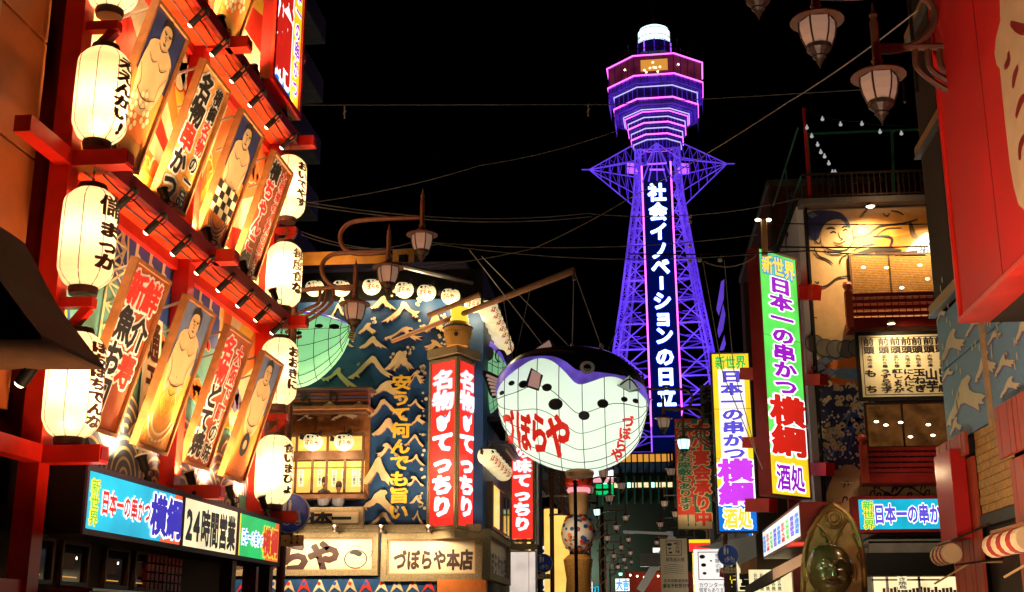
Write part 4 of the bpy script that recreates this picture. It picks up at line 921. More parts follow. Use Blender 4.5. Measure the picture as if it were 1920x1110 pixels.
mat('tower_glass',(.02,.01,.03),.15,em=.2,emcol=(.5,.05,.12),noise=.6,ns=.4,sample=False)
Rm=[8.3,8.1,7.1,5.3,4.85,4.3]
zR=zat(101,7.7); z1=zat(139,7.5); z2=zat(183,6.6); z3=zat(208,4.9); z4=zat(229,4.5); z5=zat(251,4.0); z6=zat(276,3.8)
mb=MB(); ringwall(mb,7.9,z1,8.1,zR,'tower_glass'); struts(mb,8.1,z1,zR,4,.12,'tower_dark'); tp('observation_windows',mb)
mb=MB(); a=octo(7.85,z1+.3);b=octo(7.95,zR-.6); f0=a[0]+(a[1]-a[0])*.12; 
fw=Pl(a[0]+V(0,-.35,0),a[1]-a[0]); L=(a[1]-a[0]).length; mb.quad(fw,.16*L,.4,.86*L,zR-z1-1.1,0,'amber_room')
tp('lit_lounge',mb)
mb=MB()
for u,w in ((.25,.6),(.4,.9),(.5,1.0),(.55,.9),(.66,1.0),(.3,.2),(.6,.2),(.48,1.9)): mb.disc(fw,u*L,w,.16,.05,'bulb',8)
mb.disc(Pl(octo(8.1,z1)[7],octo(8.1,z1)[0]-octo(8.1,z1)[7]),4.0,1.9,.18,.1,'bulb',8); mb.disc(Pl(octo(8.1,z1)[1],octo(8.1,z1)[2]-octo(8.1,z1)[1]),1.0,1.9,.18,.1,'bulb',8)
tp('lounge_lights',mb)
mb=MB(); cap(mb,8.3,zR+.1,'tower_dark'); ringwall(mb,8.3,zR-.15,8.3,zR+.1,'tower_dark'); ringwall(mb,6.2,zR+1.2,8.2,zR+.1,'brick_red'); ringwall(mb,4.2,zR+2.6,6.0,zR+1.2,'tower_dark'); cap(mb,4.2,zR+2.6,'tower_dark'); struts(mb,6.4,zR+.9,zR+2.2,3,.08,'brick_red'); tubes(mb,6.4,zR+2.2,.07,'brick_red'); tp('roof_terrace',mb)
def deck(za,Ro,zb_,Ri,zc):  # fascia from za down to zb_, underside to Ri, inner wall down to zc
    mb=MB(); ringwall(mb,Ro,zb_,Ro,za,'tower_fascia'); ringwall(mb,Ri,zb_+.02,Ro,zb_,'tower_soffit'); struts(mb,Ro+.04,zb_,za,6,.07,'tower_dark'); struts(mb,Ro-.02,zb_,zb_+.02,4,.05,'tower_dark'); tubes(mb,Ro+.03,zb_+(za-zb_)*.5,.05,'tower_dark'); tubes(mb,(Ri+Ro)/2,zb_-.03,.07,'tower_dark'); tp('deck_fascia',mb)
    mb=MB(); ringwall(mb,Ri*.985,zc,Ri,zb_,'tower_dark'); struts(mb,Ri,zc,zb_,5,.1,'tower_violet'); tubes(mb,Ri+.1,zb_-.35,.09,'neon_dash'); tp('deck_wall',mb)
deck(z1,8.15,z1-1.3,7.15,z2); deck(z2,7.2,z2-1.0,5.6,z3); deck(z3,5.3,z3-.5,4.85,z4); deck(z4,4.85,z4-.45,4.35,z5); deck(z5,4.35,z5-.45,4.0,z6)
for z,r_ in ((zR,8.35),(z1,8.25),(z2,7.3),(z3,5.4),(z4,4.95),(z5,4.45)):
    mb=MB(); tubes(mb,r_,z+.02,.11,'neon_pink'); tp('neon_ring',mb)
# outer vertical fascia blades at the side corners
mb=MB()
for sx in (-1,1):
    for (ra,rb,za,zb_) in ((8.15,8.15,z1-1.3,z1-3.3),(7.2,7.2,z2-1.0,z2-2.9)):
        a=octo(ra,za);b=octo(rb,zb_); i=(7,6) if sx<0 else (2,3); mb.add([a[i[0]],a[i[1]],b[i[1]],b[i[0]]],[(0,1,2,3)],'tower_violet')
tp('fascia_blade',mb)
# drum and dome
zd0=zat(90,3); zd1=zat(72,2.6); zd2=zat(50,2.6)
mb=MB(); mb.lathe((TX,TY,0),[(2.9,zR+2.6),(2.9,zd1-.2)],'tower_dark',24); 
for k in range(10): a=k*math.pi/5+.3; mb.bar((TX+2.95*math.cos(a),TY+2.95*math.sin(a),zR+2.6),(TX+2.95*math.cos(a),TY+2.95*math.sin(a),zd1-.2),.18,'neon_violet' if k%3==0 else 'tower_violet')
tp('drum',mb)
mb=MB(); mb.lathe((TX,TY,0),[(2.65,zd1),(2.7,zd2),(2.5,zd2+.5),(1.8,zd2+.9),(0,zd2+1.05)],'dome',28); tp('dome',mb,smoothed=False)
mb=MB()
for z in (zd1,zd1+.9,zd2): mb.tube([V(TX+2.78*math.cos(a),TY+2.78*math.sin(a),z) for a in [k*math.pi/12 for k in range(25)]],.06,'metal',4)
for k in range(24): a=k*math.pi/12; mb.bar((TX+2.76*math.cos(a),TY+2.76*math.sin(a),zd1),(TX+2.76*math.cos(a),TY+2.76*math.sin(a),zd2),.05,'metal')
mb.tube([V(TX,TY,zd2+1),V(TX,TY,zd2+9)],.06,'iron',5)
for k in range(8): a=k*math.pi/4+.2; mb.tube([V(TX+4.5*math.cos(a),TY+4.5*math.sin(a),zR+2.2),V(TX+4.6*math.cos(a),TY+4.6*math.sin(a),zR+5.2)],.04,'steel_dark',4)
tp('dome_railing',mb)
# legs: four lattice corner columns
def half(z): # half-width of the body at height z from the photograph
    pts=[(0,11.5),(20,9.2),(zat(680,5),7.9),(zat(560,5),6.3),(zat(450,4),5.0),(zat(360,4),3.95),(z6+1,3.5)]
    for (a,b),(c,d) in zip(pts,pts[1:]):
        if a<=z<=c: return b+(d-b)*(z-a)/(c-a)
    return pts[-1][1]
zs=[]; z=8
while z<z6: zs.append(z); z+=max(2.8,half(z)*.55)
zs.append(z6)
LW=.85
for sx in (-1,1):
    for sy in (-1,1):
        mb=MB()
        for cx_,cy_ in ((0,0),(1,0),(0,1),(1,1)):
            P=[tl(sx*(half(z)-cx_*LW),sy*(half(z)-cy_*LW),z) for z in zs]
            for p,q in zip(P,P[1:]): mb.bar(p,q,.2,'tower_lit')
        zz=[8+k*1.15 for k in range(int((z6-8)/1.15))]
        for i,(p,q) in enumerate(zip(zz,zz[1:])):
            A_=tl(sx*half(p),sy*half(p),p);B_=tl(sx*(half(q)-LW),sy*half(q),q);C_=tl(sx*(half(q)),sy*(half(q)-LW),q)
            if i%2: A_,B_=tl(sx*(half(p)-LW),sy*half(p),p),tl(sx*half(q),sy*half(q),q)
            mb.bar(A_,B_,.13,'tower_violet'); mb.bar(tl(sx*half(p),sy*half(p),p),tl(sx*(half(p)-LW),sy*half(p),p),.13,'tower_violet'); mb.bar(tl(sx*half(p),sy*half(p),p),C_,.12,'tower_violet')
        tp('leg',mb)
for face in range(4):
    def fp(a,z,face=face):
        h=half(z)-.3
        return [tl(a*h,-h,z),tl(h,a*h,z),tl(-a*h,h,z),tl(-h,-a*h,z)][face]
    mb=MB(); ms='tower_lit' if face==0 else 'tower_violet'
    for p,q in zip(zs,zs[1:]):
        s=2.75/half(p) if face==0 else 0; sq=2.75/half(q) if face==0 else 0
        mb.bar(fp(-1,p),fp(1,p),.2,ms)
        if face==0:
            m_=(p+q)/2
            for g in (-1,1):
                mb.bar(fp(g,p),fp(g*min(.95,sq),q),.17,ms); mb.bar(fp(g*min(.95,s),p),fp(g,q),.17,ms); mb.bar(fp(g,m_),fp(g*.5,m_),.1,'tower_violet')
        else: mb.bar(fp(-1,p),fp(1,q),.2,ms); mb.bar(fp(1,p),fp(-1,q),.2,ms)
    tp('bracing',mb)
# inner lift shaft
mb=MB(); 
for (x,y) in ((-2,-2),(2,-2),(2,2),(-2,2)): mb.bar(tl(x,y,5),tl(x,y,z6),.3,'tower_violet')
mb.box(Pl(tl(-1.6,0,0),(1,0,0)),0,5,3.2,z6,-1.5,1.5,'tower_dark'); tp('lift_shaft',mb)
# front sign: dark strip with neon edges and white letters
SYt=TY-8.8
PT=Pl((0,SYt,0),(1,0,0),(0,.02,1))
aT=PT.uv(1203,312);aTr=PT.uv(1257,303);aB=PT.uv(1221,800);aBr=PT.uv(1279,780)
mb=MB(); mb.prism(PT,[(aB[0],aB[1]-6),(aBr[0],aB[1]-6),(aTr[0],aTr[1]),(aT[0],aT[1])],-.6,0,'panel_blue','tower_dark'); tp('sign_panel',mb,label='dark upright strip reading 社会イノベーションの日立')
for (a,b) in ((aT,aB),(aTr,aBr)):
    mb=MB(); mb.tube([PT(a[0],a[1],.15),PT(b[0],b[1],.15)],.13,'neon_pink',6); tp('neon_tube',mb)
mb=MB(); mb.tube([PT(aB[0],aB[1],.15),PT(aB[0],aB[1]-5,.15)],.1,'neon_violet',6); tp('neon_tube',mb)
s='社会イノベーションの日立'; mb=MB()
ys=[362,399,434,467,502,531,564,596,629,671,706,746]; 
xs=[1233,1234,1236,1238,1239,1240,1241,1242,1244,1246,1248,1249]
for i,c in enumerate(s):
    y0=349+ (770-345)*(i)/12; x=1232+ (1250-1232)*i/11; h=34+2*i/11
    yc=[361,397,434,470,500,531,564,595,629,669,706,745][i]
    u,w=PT.uv(x,yc); w1_=PT.uv(x,yc-h/2)[1]-PT.uv(x,yc+h/2)[1]; k=PT.uv(x+h/2,yc)[0]-PT.uv(x-h/2,yc)[0]
    if c=='ー': w1_*=.8
    mb.glyph(PT,c,u,w,k,w1_,.05,'led_halo',.085,c=='ー'); mb.glyph(PT,c,u,w,k,w1_,.12,'led_white',.045,c=='ー')  # wider dim blue letters behind imitate the bloom of the LEDs
tp('sign_lettering',mb)
# lamps on the tower
for (x,y,z,pw,tx,tz) in ((-9,-19,26,80000,-4,50),(9,-19,26,80000,4,50),(-14,-20,26,120000,0,95),(14,-20,26,120000,0,95)):
    light('floodlight','SPOT',tl(x,y,z),pw*.55,(.2,.08,1),None,.5,target=tl(tx,0,tz),angle=50,blend=1)
# four-pointed star frame
zt=zat(278,4); zm=zat(318,4); zl=zat(360,4); zi=zat(300,4)
tipL=aY(1105,318,TY-1);tipR=aY(1363,307,TY+1); 
def star(tip,sx):
    mb=MB(); h=3.9
    A_=[tl(sx*h,-h*.9,zt+1),tl(sx*h,h*.9,zt+1),tl(sx*h,-h*.9,zi),tl(sx*h,h*.9,zi),tl(sx*h,-h,zl),tl(sx*h,h,zl)]
    for a in A_: mb.bar(a,tip,.14,'tower_lit')
    for k in (.18,.36,.55,.75):
        P=[a+(tip-a)*k for a in A_]
        for i,j in ((0,2),(2,4),(1,3),(3,5),(4,5),(0,1),(2,3)): mb.bar(P[i],P[j],.1,'tower_violet')
        Q=[a+(tip-a)*(k-.17) for a in A_]
        for i in (0,2,4): mb.bar(P[i],Q[(i+2)%6],.09,'tower_violet')
    mb.bar(tip,tip+(tip-tl(0,0,tip.z)).normalized()*1.3,.14,'tower_lit')
    tp('star_arm',mb)
star(tipL,-1);star(tipR,1)
mb=MB(); F0=aY(1231,268,TY-9.5)
for (x,y) in ((1204,342),(1216,340),(1232,338),(1262,340),(1250,340),(1190,300),(1275,298),(1212,308),(1250,306)): mb.bar(F0,aY(x,y,TY-8.6 if y>320 else TY-5),.15,'tower_lit')
for (a,b) in (((1214,308),(1250,306)),((1218,318),(1246,318))): mb.bar(aY(*a,TY-9),aY(*b,TY-9),.22,'neon_violet')
for (x0,x1) in ((1176,1196),(1270,1292)):
    for y in (308,316,322): mb.bar(aY(x0,y,TY-3),aY(x1,y+2,TY-3),.4,'neon_violet')
tp('star_apex',mb)
# base hall below the tower
bh=thing('tower_base_hall',(TX,176,0),'low dark hall with lit strip windows across the street end below the tower','building')
PB=Pl((0,172,0),(1,0,0)); r=PB.rect(1075,848,1350,1010); mb=MB(); mb.box(PB,r[0],0,r[2],r[3],-6,0,'dark_wall'); obj('wall',mb,bh)
for (y0,y1,m) in ((868,886,'grey_blue'),(905,914,'warm_room2'),(852,866,'amber_room')):
    a=PB.rect(1128,y0,1262,y1); n=12
    for k in range(n): mb=MB(); w_=(a[2]-a[0])/n; mb.box(PB,a[0]+k*w_+.1,a[1],a[0]+(k+1)*w_-.1,a[3],.0,.1,m if k%4 or m!='warm_room2' else 'lamp_green'); obj('window',mb,bh)
a=PB.rect(1130,893,1265,945)
for k in range(10): mb=MB(); u=a[0]+(a[2]-a[0])*k/9; mb.box(PB,u-.12,a[1],u+.12,a[3],.1,.5,'green_steel'); obj('pillar',mb,bh)
mb=MB(); a=PB.rect(1060,890,1147,905); 
light('hall_fill','POINT',(PB(a[2]-4,9,4)),2500,(.5,1,.8),bh,.5); light('hall_fill','POINT',(PB(a[2]-12,14,4)),2200,(.6,1,.9),bh,.5)  # points added in front of the hall to brighten it, no fixtures
a=PB.rect(1112,882,1150,897); mb.quad(PB,a[0],a[1],a[2],a[3],.3,'t_white'); mb.quad(PB,a[0],a[1]-.6,a[2],a[1],.3,'t_halo'); a=PB.rect(1118,908,1150,928); mb.quad(PB,a[0],a[1],a[2],a[3],.3,'e_green'); obj('lit_panel',mb,bh)
# dim blue wedge strip lights on a dark wall right of the tower
bt=thing('blue_banner',aY(1352,640,60),'twisted blue lit streamer hanging in the dark right of the tower','streamer')
Pb=Pl((0,60,0),(1,0,0)); mb=MB()
for pp in ([(1352,528),(1358,524),(1357,560),(1348,592),(1343,580)],[(1356,570),(1360,590),(1356,618),(1348,634),(1345,620)],[(1358,628),(1361,645),(1357,656),(1349,657)]): mb.prism(Pb,[Pb.uv(*p) for p in pp],-.03,.03,'tower_lit')
obj('ribbon',mb,bt)
# ================= OVERHEAD CABLES =================
def wire(pts,Y,r=.012,label='',sag=.25,m='cable'):
    P=[aY(x,y,Yy) for (x,y),Yy in zip(pts,Y)]; out=[]
    for p,q in zip(P,P[1:]):
        for k in range(13): t_=k/12; out.append(p+(q-p)*t_+V(0,0,-sag*4*t_*(1-t_)))
    t=thing('overhead_cable',P[0],label,'cable'); mb=MB(); mb.tube(out,r,m,4); obj('strand',mb,t)
wire([(525,197),(1150,196),(1620,168)],(26,30,30),.012,'thin cable high across the night sky through the tower decks',.0)
wire([(570,378),(1100,400),(1500,372)],(24,30,30),.013,'cable crossing the tower just below its star frame')
wire([(570,384),(1110,406)],(24,30),.013,'second strand close under the star frame cable')
wire([(565,434),(820,458),(1420,476)],(24,28,30),.012,'cable crossing the tower sign above its middle')
wire([(565,440),(780,452),(1420,440)],(24,28,30),.012,'flat cable from the left lanterns towards the green sign')
wire([(800,499),(1000,466),(1180,372),(1480,190),(1720,20)],(30,28,26,20,14),.012,'long diagonal cable rising to the top right lamps',.05)
wire([(580,380),(900,310),(1160,244)],(24,27,28),.01,'faint diagonal cable rising left of the tower decks',.1)
wire([(1320,490),(1420,478)],(34,34),.02,'short thick cable left of the green sign')
wire([(1318,490),(1355,700),(1430,880)],(33,33,33),.013,'drooping cable running down over the yellow sign',.0)
wire([(1358,488),(1375,690),(1418,850)],(33,33,33),.012,'second drooping cable over the yellow sign',.0)
wire([(1180,476),(1520,470),(1735,478)],(32,34,35),.02,'black cable in front of the wrestler mural top',.05,'black')
wire([(1420,462),(1740,462)],(34,35),.026,'thick black cable across the painted wrestler chin',.03,'black')
wire([(1430,418),(1740,420)],(34,35),.018,'black cable across the painted wrestler forehead',.03,'black')
for (x,y,l) in ((646,212,'small white cable marker on the high cable, left one'),(1103,208,'small white cable marker on the high cable, beside the tower')):
    Yk=27 if x<700 else 29.9
    t=thing('cable_marker',aY(x,y,Yk),l,'marker'); mb=MB(); mb.tube([aY(x,y-13,Yk),aY(x,y+10,Yk)],.018,'white',5); mb.tube([aY(x-3,y+2,Yk),aY(x+3,y-4,Yk)],.016,'white',5); obj('clip',mb,t)
t=thing('insulator_string',aY(1293,440,32),'string of round insulators on the cables right of the tower','insulator'); mb=MB()
for y in (406,416,461,489): mb.lathe(aY(1294,y,32),[(0,.06),(.05,.03),(.05,-.03),(0,-.06)],'white',10)
for x in (1312,1350): mb.lathe(aY(x,488,32),[(0,.06),(.06,.03),(.06,-.03),(0,-.06)],'white',10); mb.tube([aY(x,488,32),aY(x+2,476,32)],.03,'iron',5)
obj('insulator',mb,t)
# ================= STREET LAMPS =================
def make_lamp(label,group,lit=None,n=3,mast=False):
    """local: pole foot at 0,0; arms run to +x"""
    t=thing('street_lamp',(0,0,0),label,'street lamp',group)
    Q=Pl((0,22.5,0),(1,0,0)); p0=Q.uv(530,1000); 
    def L(x,y): u,w=Q.uv(x,y); return V(u-p0[0],0,w)
    mb=MB(); top=L(530,520); mb.tube([V(0,0,5.4 if mast else 0),V(0,0,6),V(0,0,top.z)],.085,'lamp_iron',10)
    if mast: mb.tube([V(0,0,5.6),V(-2.2,0,5.6)],.08,'lamp_iron',8); mb.tube([V(0,0,7.2),V(-2.2,0,7.2)],.08,'lamp_iron',8)
    else: mb.lathe(V(0,0,0),[(.16,0),(.16,.5),(.1,.6)],'lamp_iron',12)
    mb.lathe(V(0,0,top.z),[(.085,0),(.11,.05),(.05,.12),(.05,.3),(0,.5)],'lamp_iron',10); obj('pole',mb,t,smoothed=True)
    mb=MB(); mb.tube([L(530,547),L(600,541),L(668,537)],.048,'lamp_iron',8)
    mb.tube(smooth([L(668,540),L(640,541),L(618,532),L(604,512),L(606,492),L(622,478),L(650,474),L(700,472),L(730,470)],4),.048,'lamp_iron',8)
    mb.tube(smooth([L(730,472),L(690,476),L(660,474),L(643,462),L(638,440),L(650,422),L(672,414),L(720,410),L(793,408)],4),.048,'lamp_iron',8)
    for k,(e,a) in enumerate((((600,543),(535,600)),((612,542),(535,614)),((625,541),(535,624)))):
        mb.tube(smooth([L(*e),L(e[0]-3,e[1]+25),L((e[0]*.6+a[0]*.4),(e[1]*.35+a[1]*.65)),L(*a)],5),.035,'lamp_iron',6)
    obj('arm',mb,t,smoothed=True)
    for i,(x,y0,y1) in enumerate(((668,484,562),(730,418,493),(793,352,432))[:n]):
        a=L(x,y0);b=L(x,y1); 
        mb=MB(); mb.lathe(V(a.x,0,0),[(0,a.z),(.03,a.z-.14),(.05,a.z-.17),(.035,a.z-.22),(.05,a.z-.26),(.05,b.z+.12),(.07,b.z+.1),(.05,b.z+.06),(.06,b.z+.03)],'lamp_iron',10); ln=obj('lamp_stem',mb,t,smoothed=True)
        mb=MB(); mb.lathe(V(a.x,0,0),[(.06,b.z+.04),(.15,b.z-.02),(.3,b.z-.08),(.31,b.z-.1),(.2,b.z-.1)],'lamp_iron',18); obj('lamp_cap',mb,ln,smoothed=True)
        mb=MB(); gp=[(.2,b.z-.1),(.205,b.z-.18),(.185,b.z-.3),(.14,b.z-.42)]; mb.lathe(V(a.x,0,0),gp,lit if (lit and i==0) else 'lamp_glass',6); obj('lamp_glass',mb,ln)
        mb=MB()
        for k in range(6):
            c=math.cos(k*math.pi/3);s_=math.sin(k*math.pi/3); mb.tube([V(a.x+r*1.03*c,r*1.03*s_,z) for r,z in gp],.012,'iron',4)
        mb.lathe(V(a.x,0,0),[(.15,b.z-.41),(.14,b.z-.46),(.1,b.z-.5),(.07,b.z-.53),(.08,b.z-.55),(.05,b.z-.58),(.02,b.z-.64),(0,b.z-.7)],'iron',12); obj('lamp_finial',mb,ln)
    return t
def place(o,px,Y,flip):
    p=aY(px,1050,Y); o.location=(p.x,Y,.12); o.rotation_euler=(0,0,math.pi if flip else 0)
GL='iron street lamps with three stepped lanterns'
l0=make_lamp('brown iron street lamp on the left with three stepped lanterns against the black sky',GL); p=aY(530,1000,22.5); l0.location=(p.x,22.5,0)
l1=make_lamp('nearest street lamp at the top right, two lanterns and the third cut off',GL,mast=True); l1.rotation_euler=(0,0,math.pi)
# right near lamp: first lantern must project to (1645,180)
q=aY(1652,165,13.0); off=None
Q=Pl((0,22.5,0),(1,0,0)); d1=Q.uv(668,590)[0]-Q.uv(530,1000)[0]; zL=Q.uv(668,590)[1]
t_=(zL-CAMH)/(ray(1643,175).z); pt=EYE+ray(1643,175)*t_; l1.location=(pt.x+d1,pt.y,0)
lg=make_lamp('street lamp on the right walk with a bright green lit lowest lantern',GL,lit='lamp_green')
pt=EYE+ray(1280,836)*((zL-CAMH)/ray(1280,836).z); lg.location=(pt.x+d1,pt.y,0); lg.rotation_euler=(0,0,math.pi)
YR=pt.y
lgl=EYE+ray(1283,838)*((zL-CAMH)/ray(1283,838).z)
light('glow','POINT',lgl+V(0,-.35,-.1),25,(.4,1,.7),None,.15)
k=0; cnt={-1:0,1:0}
for Yk in ():
    pass
for Yk,side,lt in ((48,-1,0),(55,-1,0),(60,1,0),(66,-1,1),(76,1,0),(86,-1,0),(92,1,1),(108,-1,0),(112,1,1),(128,-1,0),(132,1,0),(146,-1,1),(150,1,0)):
    src=lg if lt else l0; x=-3.3 if side<0 else 4.2
    o=dup(src,(x,Yk,0),0 if side<0 else math.pi,'far %s street lamp, %s from the crossing on the %s walk'%('green lit' if lt else 'unlit',['first','second','third','fourth','fifth','sixth','seventh','eighth'][cnt[side]],'left' if side<0 else 'right'),'far street lamps down the street'); k+=1; cnt[side]+=1
# ================= RIGHT: BUILDING WITH WRESTLER MURAL =================
MY=36.0; PM=Pl((0,MY,0),(1,0,0))
mu=thing('mural_building',(7.5,MY+4,0),'three-storey building with a painted giant wrestler, red balconies and rooftop railing','building')
def mp(nm,mb,par=mu,**k): return obj(nm,mb,par,**k)
xl=PM.uv(1530,700)[0]; zr=PM.uv(1600,388)[1]
mb=MB(); mb.box(PM,xl,0,11,zr,-8,0,'concrete'); mp('wall',mb)
def zz(y,d=0): return PM.uv(1650,y,d)[1]
def uu(x,y,d=0): return PM.uv(x,y,d)[0]
# murals (print on board)
mb=MB(); f=PM
mb.quad(f,xl+.02,zz(720),11,zr-.05,.01,'flesh')
mb.poly(f,[PM.uv(*p) for p in ((1602,392),(1760,392),(1760,480),(1596,480),(1600,440))],.014,'board_gold'); mb.poly(f,[PM.uv(*p) for p in ((1640,450),(1760,430),(1760,480),(1640,480))],.018,'paint_orange')
mb.poly(f,[PM.uv(*p) for p in ((1602,392),(1700,392),(1740,404),(1690,398),(1640,402),(1612,410))],.02,'flesh')
mb.poly(f,[PM.uv(*p) for p in ((1690,480),(1715,452),(1735,436),(1762,436),(1762,480))],.022,'white')
for x,y in ((1722,460),(1730,466),(1738,458),(1728,472),(1736,472)): mb.ring(f,*PM.uv(x,y),.03,.08,.026,'mural_blue',10)
# head and hair
mb.poly(f,smooth([PM.uv(*p) for p in ((1512,430),(1512,405),(1525,396),(1560,396),(1580,402),(1594,422),(1590,428),(1576,412),(1552,416),(1540,432),(1533,450),(1520,448),(1512,430))],3)[:-1],.03,'navy')
mb.poly(f,smooth([PM.uv(*p) for p in ((1541,428),(1560,412),(1578,410),(1590,424),(1598,440),(1597,458),(1585,468),(1560,468),(1540,458),(1541,428))],3)[:-1],.027,'flesh')
mb.poly(f,[PM.uv(*p) for p in ((1514,404),(1524,398),(1532,404),(1522,410))],.033,'grey_blue')
def S_(pts,w=.05,m='ink',d=.036,tp_=True): mb.stroke(f,[PM.uv(*p) for p in pts],w,d,m,tp_)
S_([(1549,430),(1558,428),(1566,430)],.07);S_([(1578,428),(1584,425),(1588,427)],.06);S_([(1556,438),(1562,435),(1568,438)],.06);S_([(1580,434),(1585,431),(1589,433)],.05)
S_([(1572,436),(1574,446),(1580,449),(1574,452)],.035);S_([(1562,455),(1573,458),(1586,452)],.06,'paint_red');S_([(1564,460),(1575,462),(1583,459)],.03)
S_([(1530,436),(1528,448),(1534,458),(1540,452)],.04);S_([(1541,462),(1560,470),(1588,468),(1600,450),(1598,430)],.045)
S_([(1526,466),(1534,480),(1552,488),(1562,496)],.06);S_([(1574,496),(1578,484),(1592,476)],.05);S_([(1545,470),(1560,478),(1585,476)],.04)
S_([(1528,540),(1550,536),(1570,522),(1592,518)],.06);S_([(1527,528),(1533,532),(1535,528)],.05);S_([(1522,595),(1532,597)],.04)
S_([(1600,445),(1625,440),(1650,425),(1690,420),(1720,412)],.07);S_([(1640,445),(1660,430),(1690,428)],.05,'wood_dark');S_([(1706,418),(1712,440),(1720,444)],.16,'wood_dark');S_([(1670,396),(1684,398),(1694,404)],.05);S_([(1655,400),(1662,406),(1668,400)],.05)
S_([(1600,480),(1625,472),(1650,468),(1690,470)],.16,'ink');S_([(1636,444),(1662,444),(1672,450),(1668,464)],.09);S_([(1640,474),(1680,478),(1720,472)],.14,'ink_brown');S_([(1600,470),(1615,462),(1640,458)],.06,'navy')
# belt, rope, rays
r0=PM.uv(1560,668); sunburst(mb,f,xl+.02,zz(735),11,zz(650),uu(1500,700),zz(690),26,.04,['paint_orange','sky_blue','cream','grey_blue','paint_orange','mural_blue'])
for i in range(6):
    u,w=PM.uv(1527+i*20,650-abs(i-2.5)*2+6*(i>0)); mb.disc(f,u,w,.28,.05+i*.002,'ink',16); mb.disc(f,u,w,.255,.051+i*.002,'concrete',16)
for k,(x,y) in enumerate(((1545,678),(1535,690),(1552,700),(1540,712))):
    P=[PM.uv(x-16,y),PM.uv(x+4,y-10),PM.uv(x+16,y),PM.uv(x-4,y+12)]; mb.poly(f,P,.066+k*.004,'ink'); c=[sum(p[0] for p in P)/4,sum(p[1] for p in P)/4]; mb.poly(f,[(c[0]+(p[0]-c[0])*.88,c[1]+(p[1]-c[1])*.88) for p in P],.068+k*.004,'grey_blue')
mp('mural_panel',mb,label='painted wrestler in profile over rope belt and sun rays')
mb=MB(); mb.quad(f,xl+.02,zz(960),11,zz(722),.05,'navy')
mb.poly(f,smooth([PM.uv(*p) for p in ((1540,960),(1552,915),(1570,880),(1600,872),(1640,905),(1700,915),(1800,905),(1800,960))],2),.056,'flesh')
rr=random.Random(3)
for i in range(150):
    x=rr.uniform(1535,1640);y=rr.uniform(745,890)
    if x<1620 or y<760: mb.disc(f,*PM.uv(x,y),rr.uniform(.02,.05),.0545,'white',6)
for i in range(90):
    x,y=rr.choice([(rr.uniform(1530,1622),rr.uniform(722,765)),(rr.uniform(1540,1580),rr.uniform(800,850)),(rr.uniform(1600,1630),rr.uniform(725,830))]); s=rr.uniform(3,9); fl=rr.choice((-1,1))
    S_([(x,y),(x+4*fl,y-s),(x+s*fl,y-s),(x+(s+2)*fl,y-3),(x+(s-3)*fl,y)],.07,'cream',.058+i*.0003)
for k in range(9): S_([(1540+k*5,890-k*8),(1548+k*6,840-k*9),(1585+k*5,790-k*4),(1625-k,775+k*6),(1636-k*2,800+k*8)],.16 if k%2 else .1,['mural_blue','sky_blue','grey_blue'][k%3],.0535+k*.0001)
for k in range(6): S_([(1545+k*9,870-k*4),(1560+k*9,820-k*6),(1600+k*6,775+k*3),(1616,772+k*12)],.09,'mural_blue',.0542)
for i in range(22):
    x=rr.uniform(1560,1760);y=rr.uniform(905,945); S_([(x,y+8),(x+3,y-2),(x+9,y-2),(x+8,y+4)],.05,'ink',.06+i*.0002)
S_([(1640,912),(1675,930),(1700,912),(1740,935)],.06,'ink',.066); S_([(1575,905),(1600,906)],.05,'cream',.066)
mp('mural_panel',mb,label='dark blue mural of curling waves with white foam dots')
mb=MB(); mb.box(f,xl-.02,zz(960),xl+.04,zr,-.02,.12,'black'); mp('mural_edge_trim',mb)
# mural uplighter
ml=thing('mural_lamp',PM(uu(1622,405),zz(400),.9),'bright lamp on a short arm lighting the painted wrestler from the roof edge','lamp')
mb=MB(); p=PM(uu(1622,405),zz(402),.9); mb.bar(p+V(0,.9,.1),p,.05,'iron'); mb.lathe(p,[(0,.1),(.07,.08),(.15,-.05)],'iron',12); obj('shade',mb,ml); mb=MB(); mb.lathe(p,[(.13,-.04),(.06,-.09),(0,-.1)],'bulb',10); obj('bulb',mb,ml)
light('beam','SPOT',p+V(0,0,-.15),900,(1,.7,.32),ml,.08,target=p+V(0,.75,-2.2),angle=150,blend=1)
ml2=thing('mural_lamp',PM(uu(1748,430),zz(425),.9),'second mural lamp half hidden by the brown wall at the right','lamp')
p=PM(uu(1742,430),zz(420),.9); mb=MB(); mb.bar(p+V(0,.9,.1),p,.05,'iron'); mb.lathe(p,[(0,.1),(.07,.08),(.15,-.05)],'iron',12); obj('shade',mb,ml2); light('beam','SPOT',p+V(0,0,-.15),500,(1,.7,.32),ml2,.08,target=p+V(0,.7,-2),angle=140,blend=1)
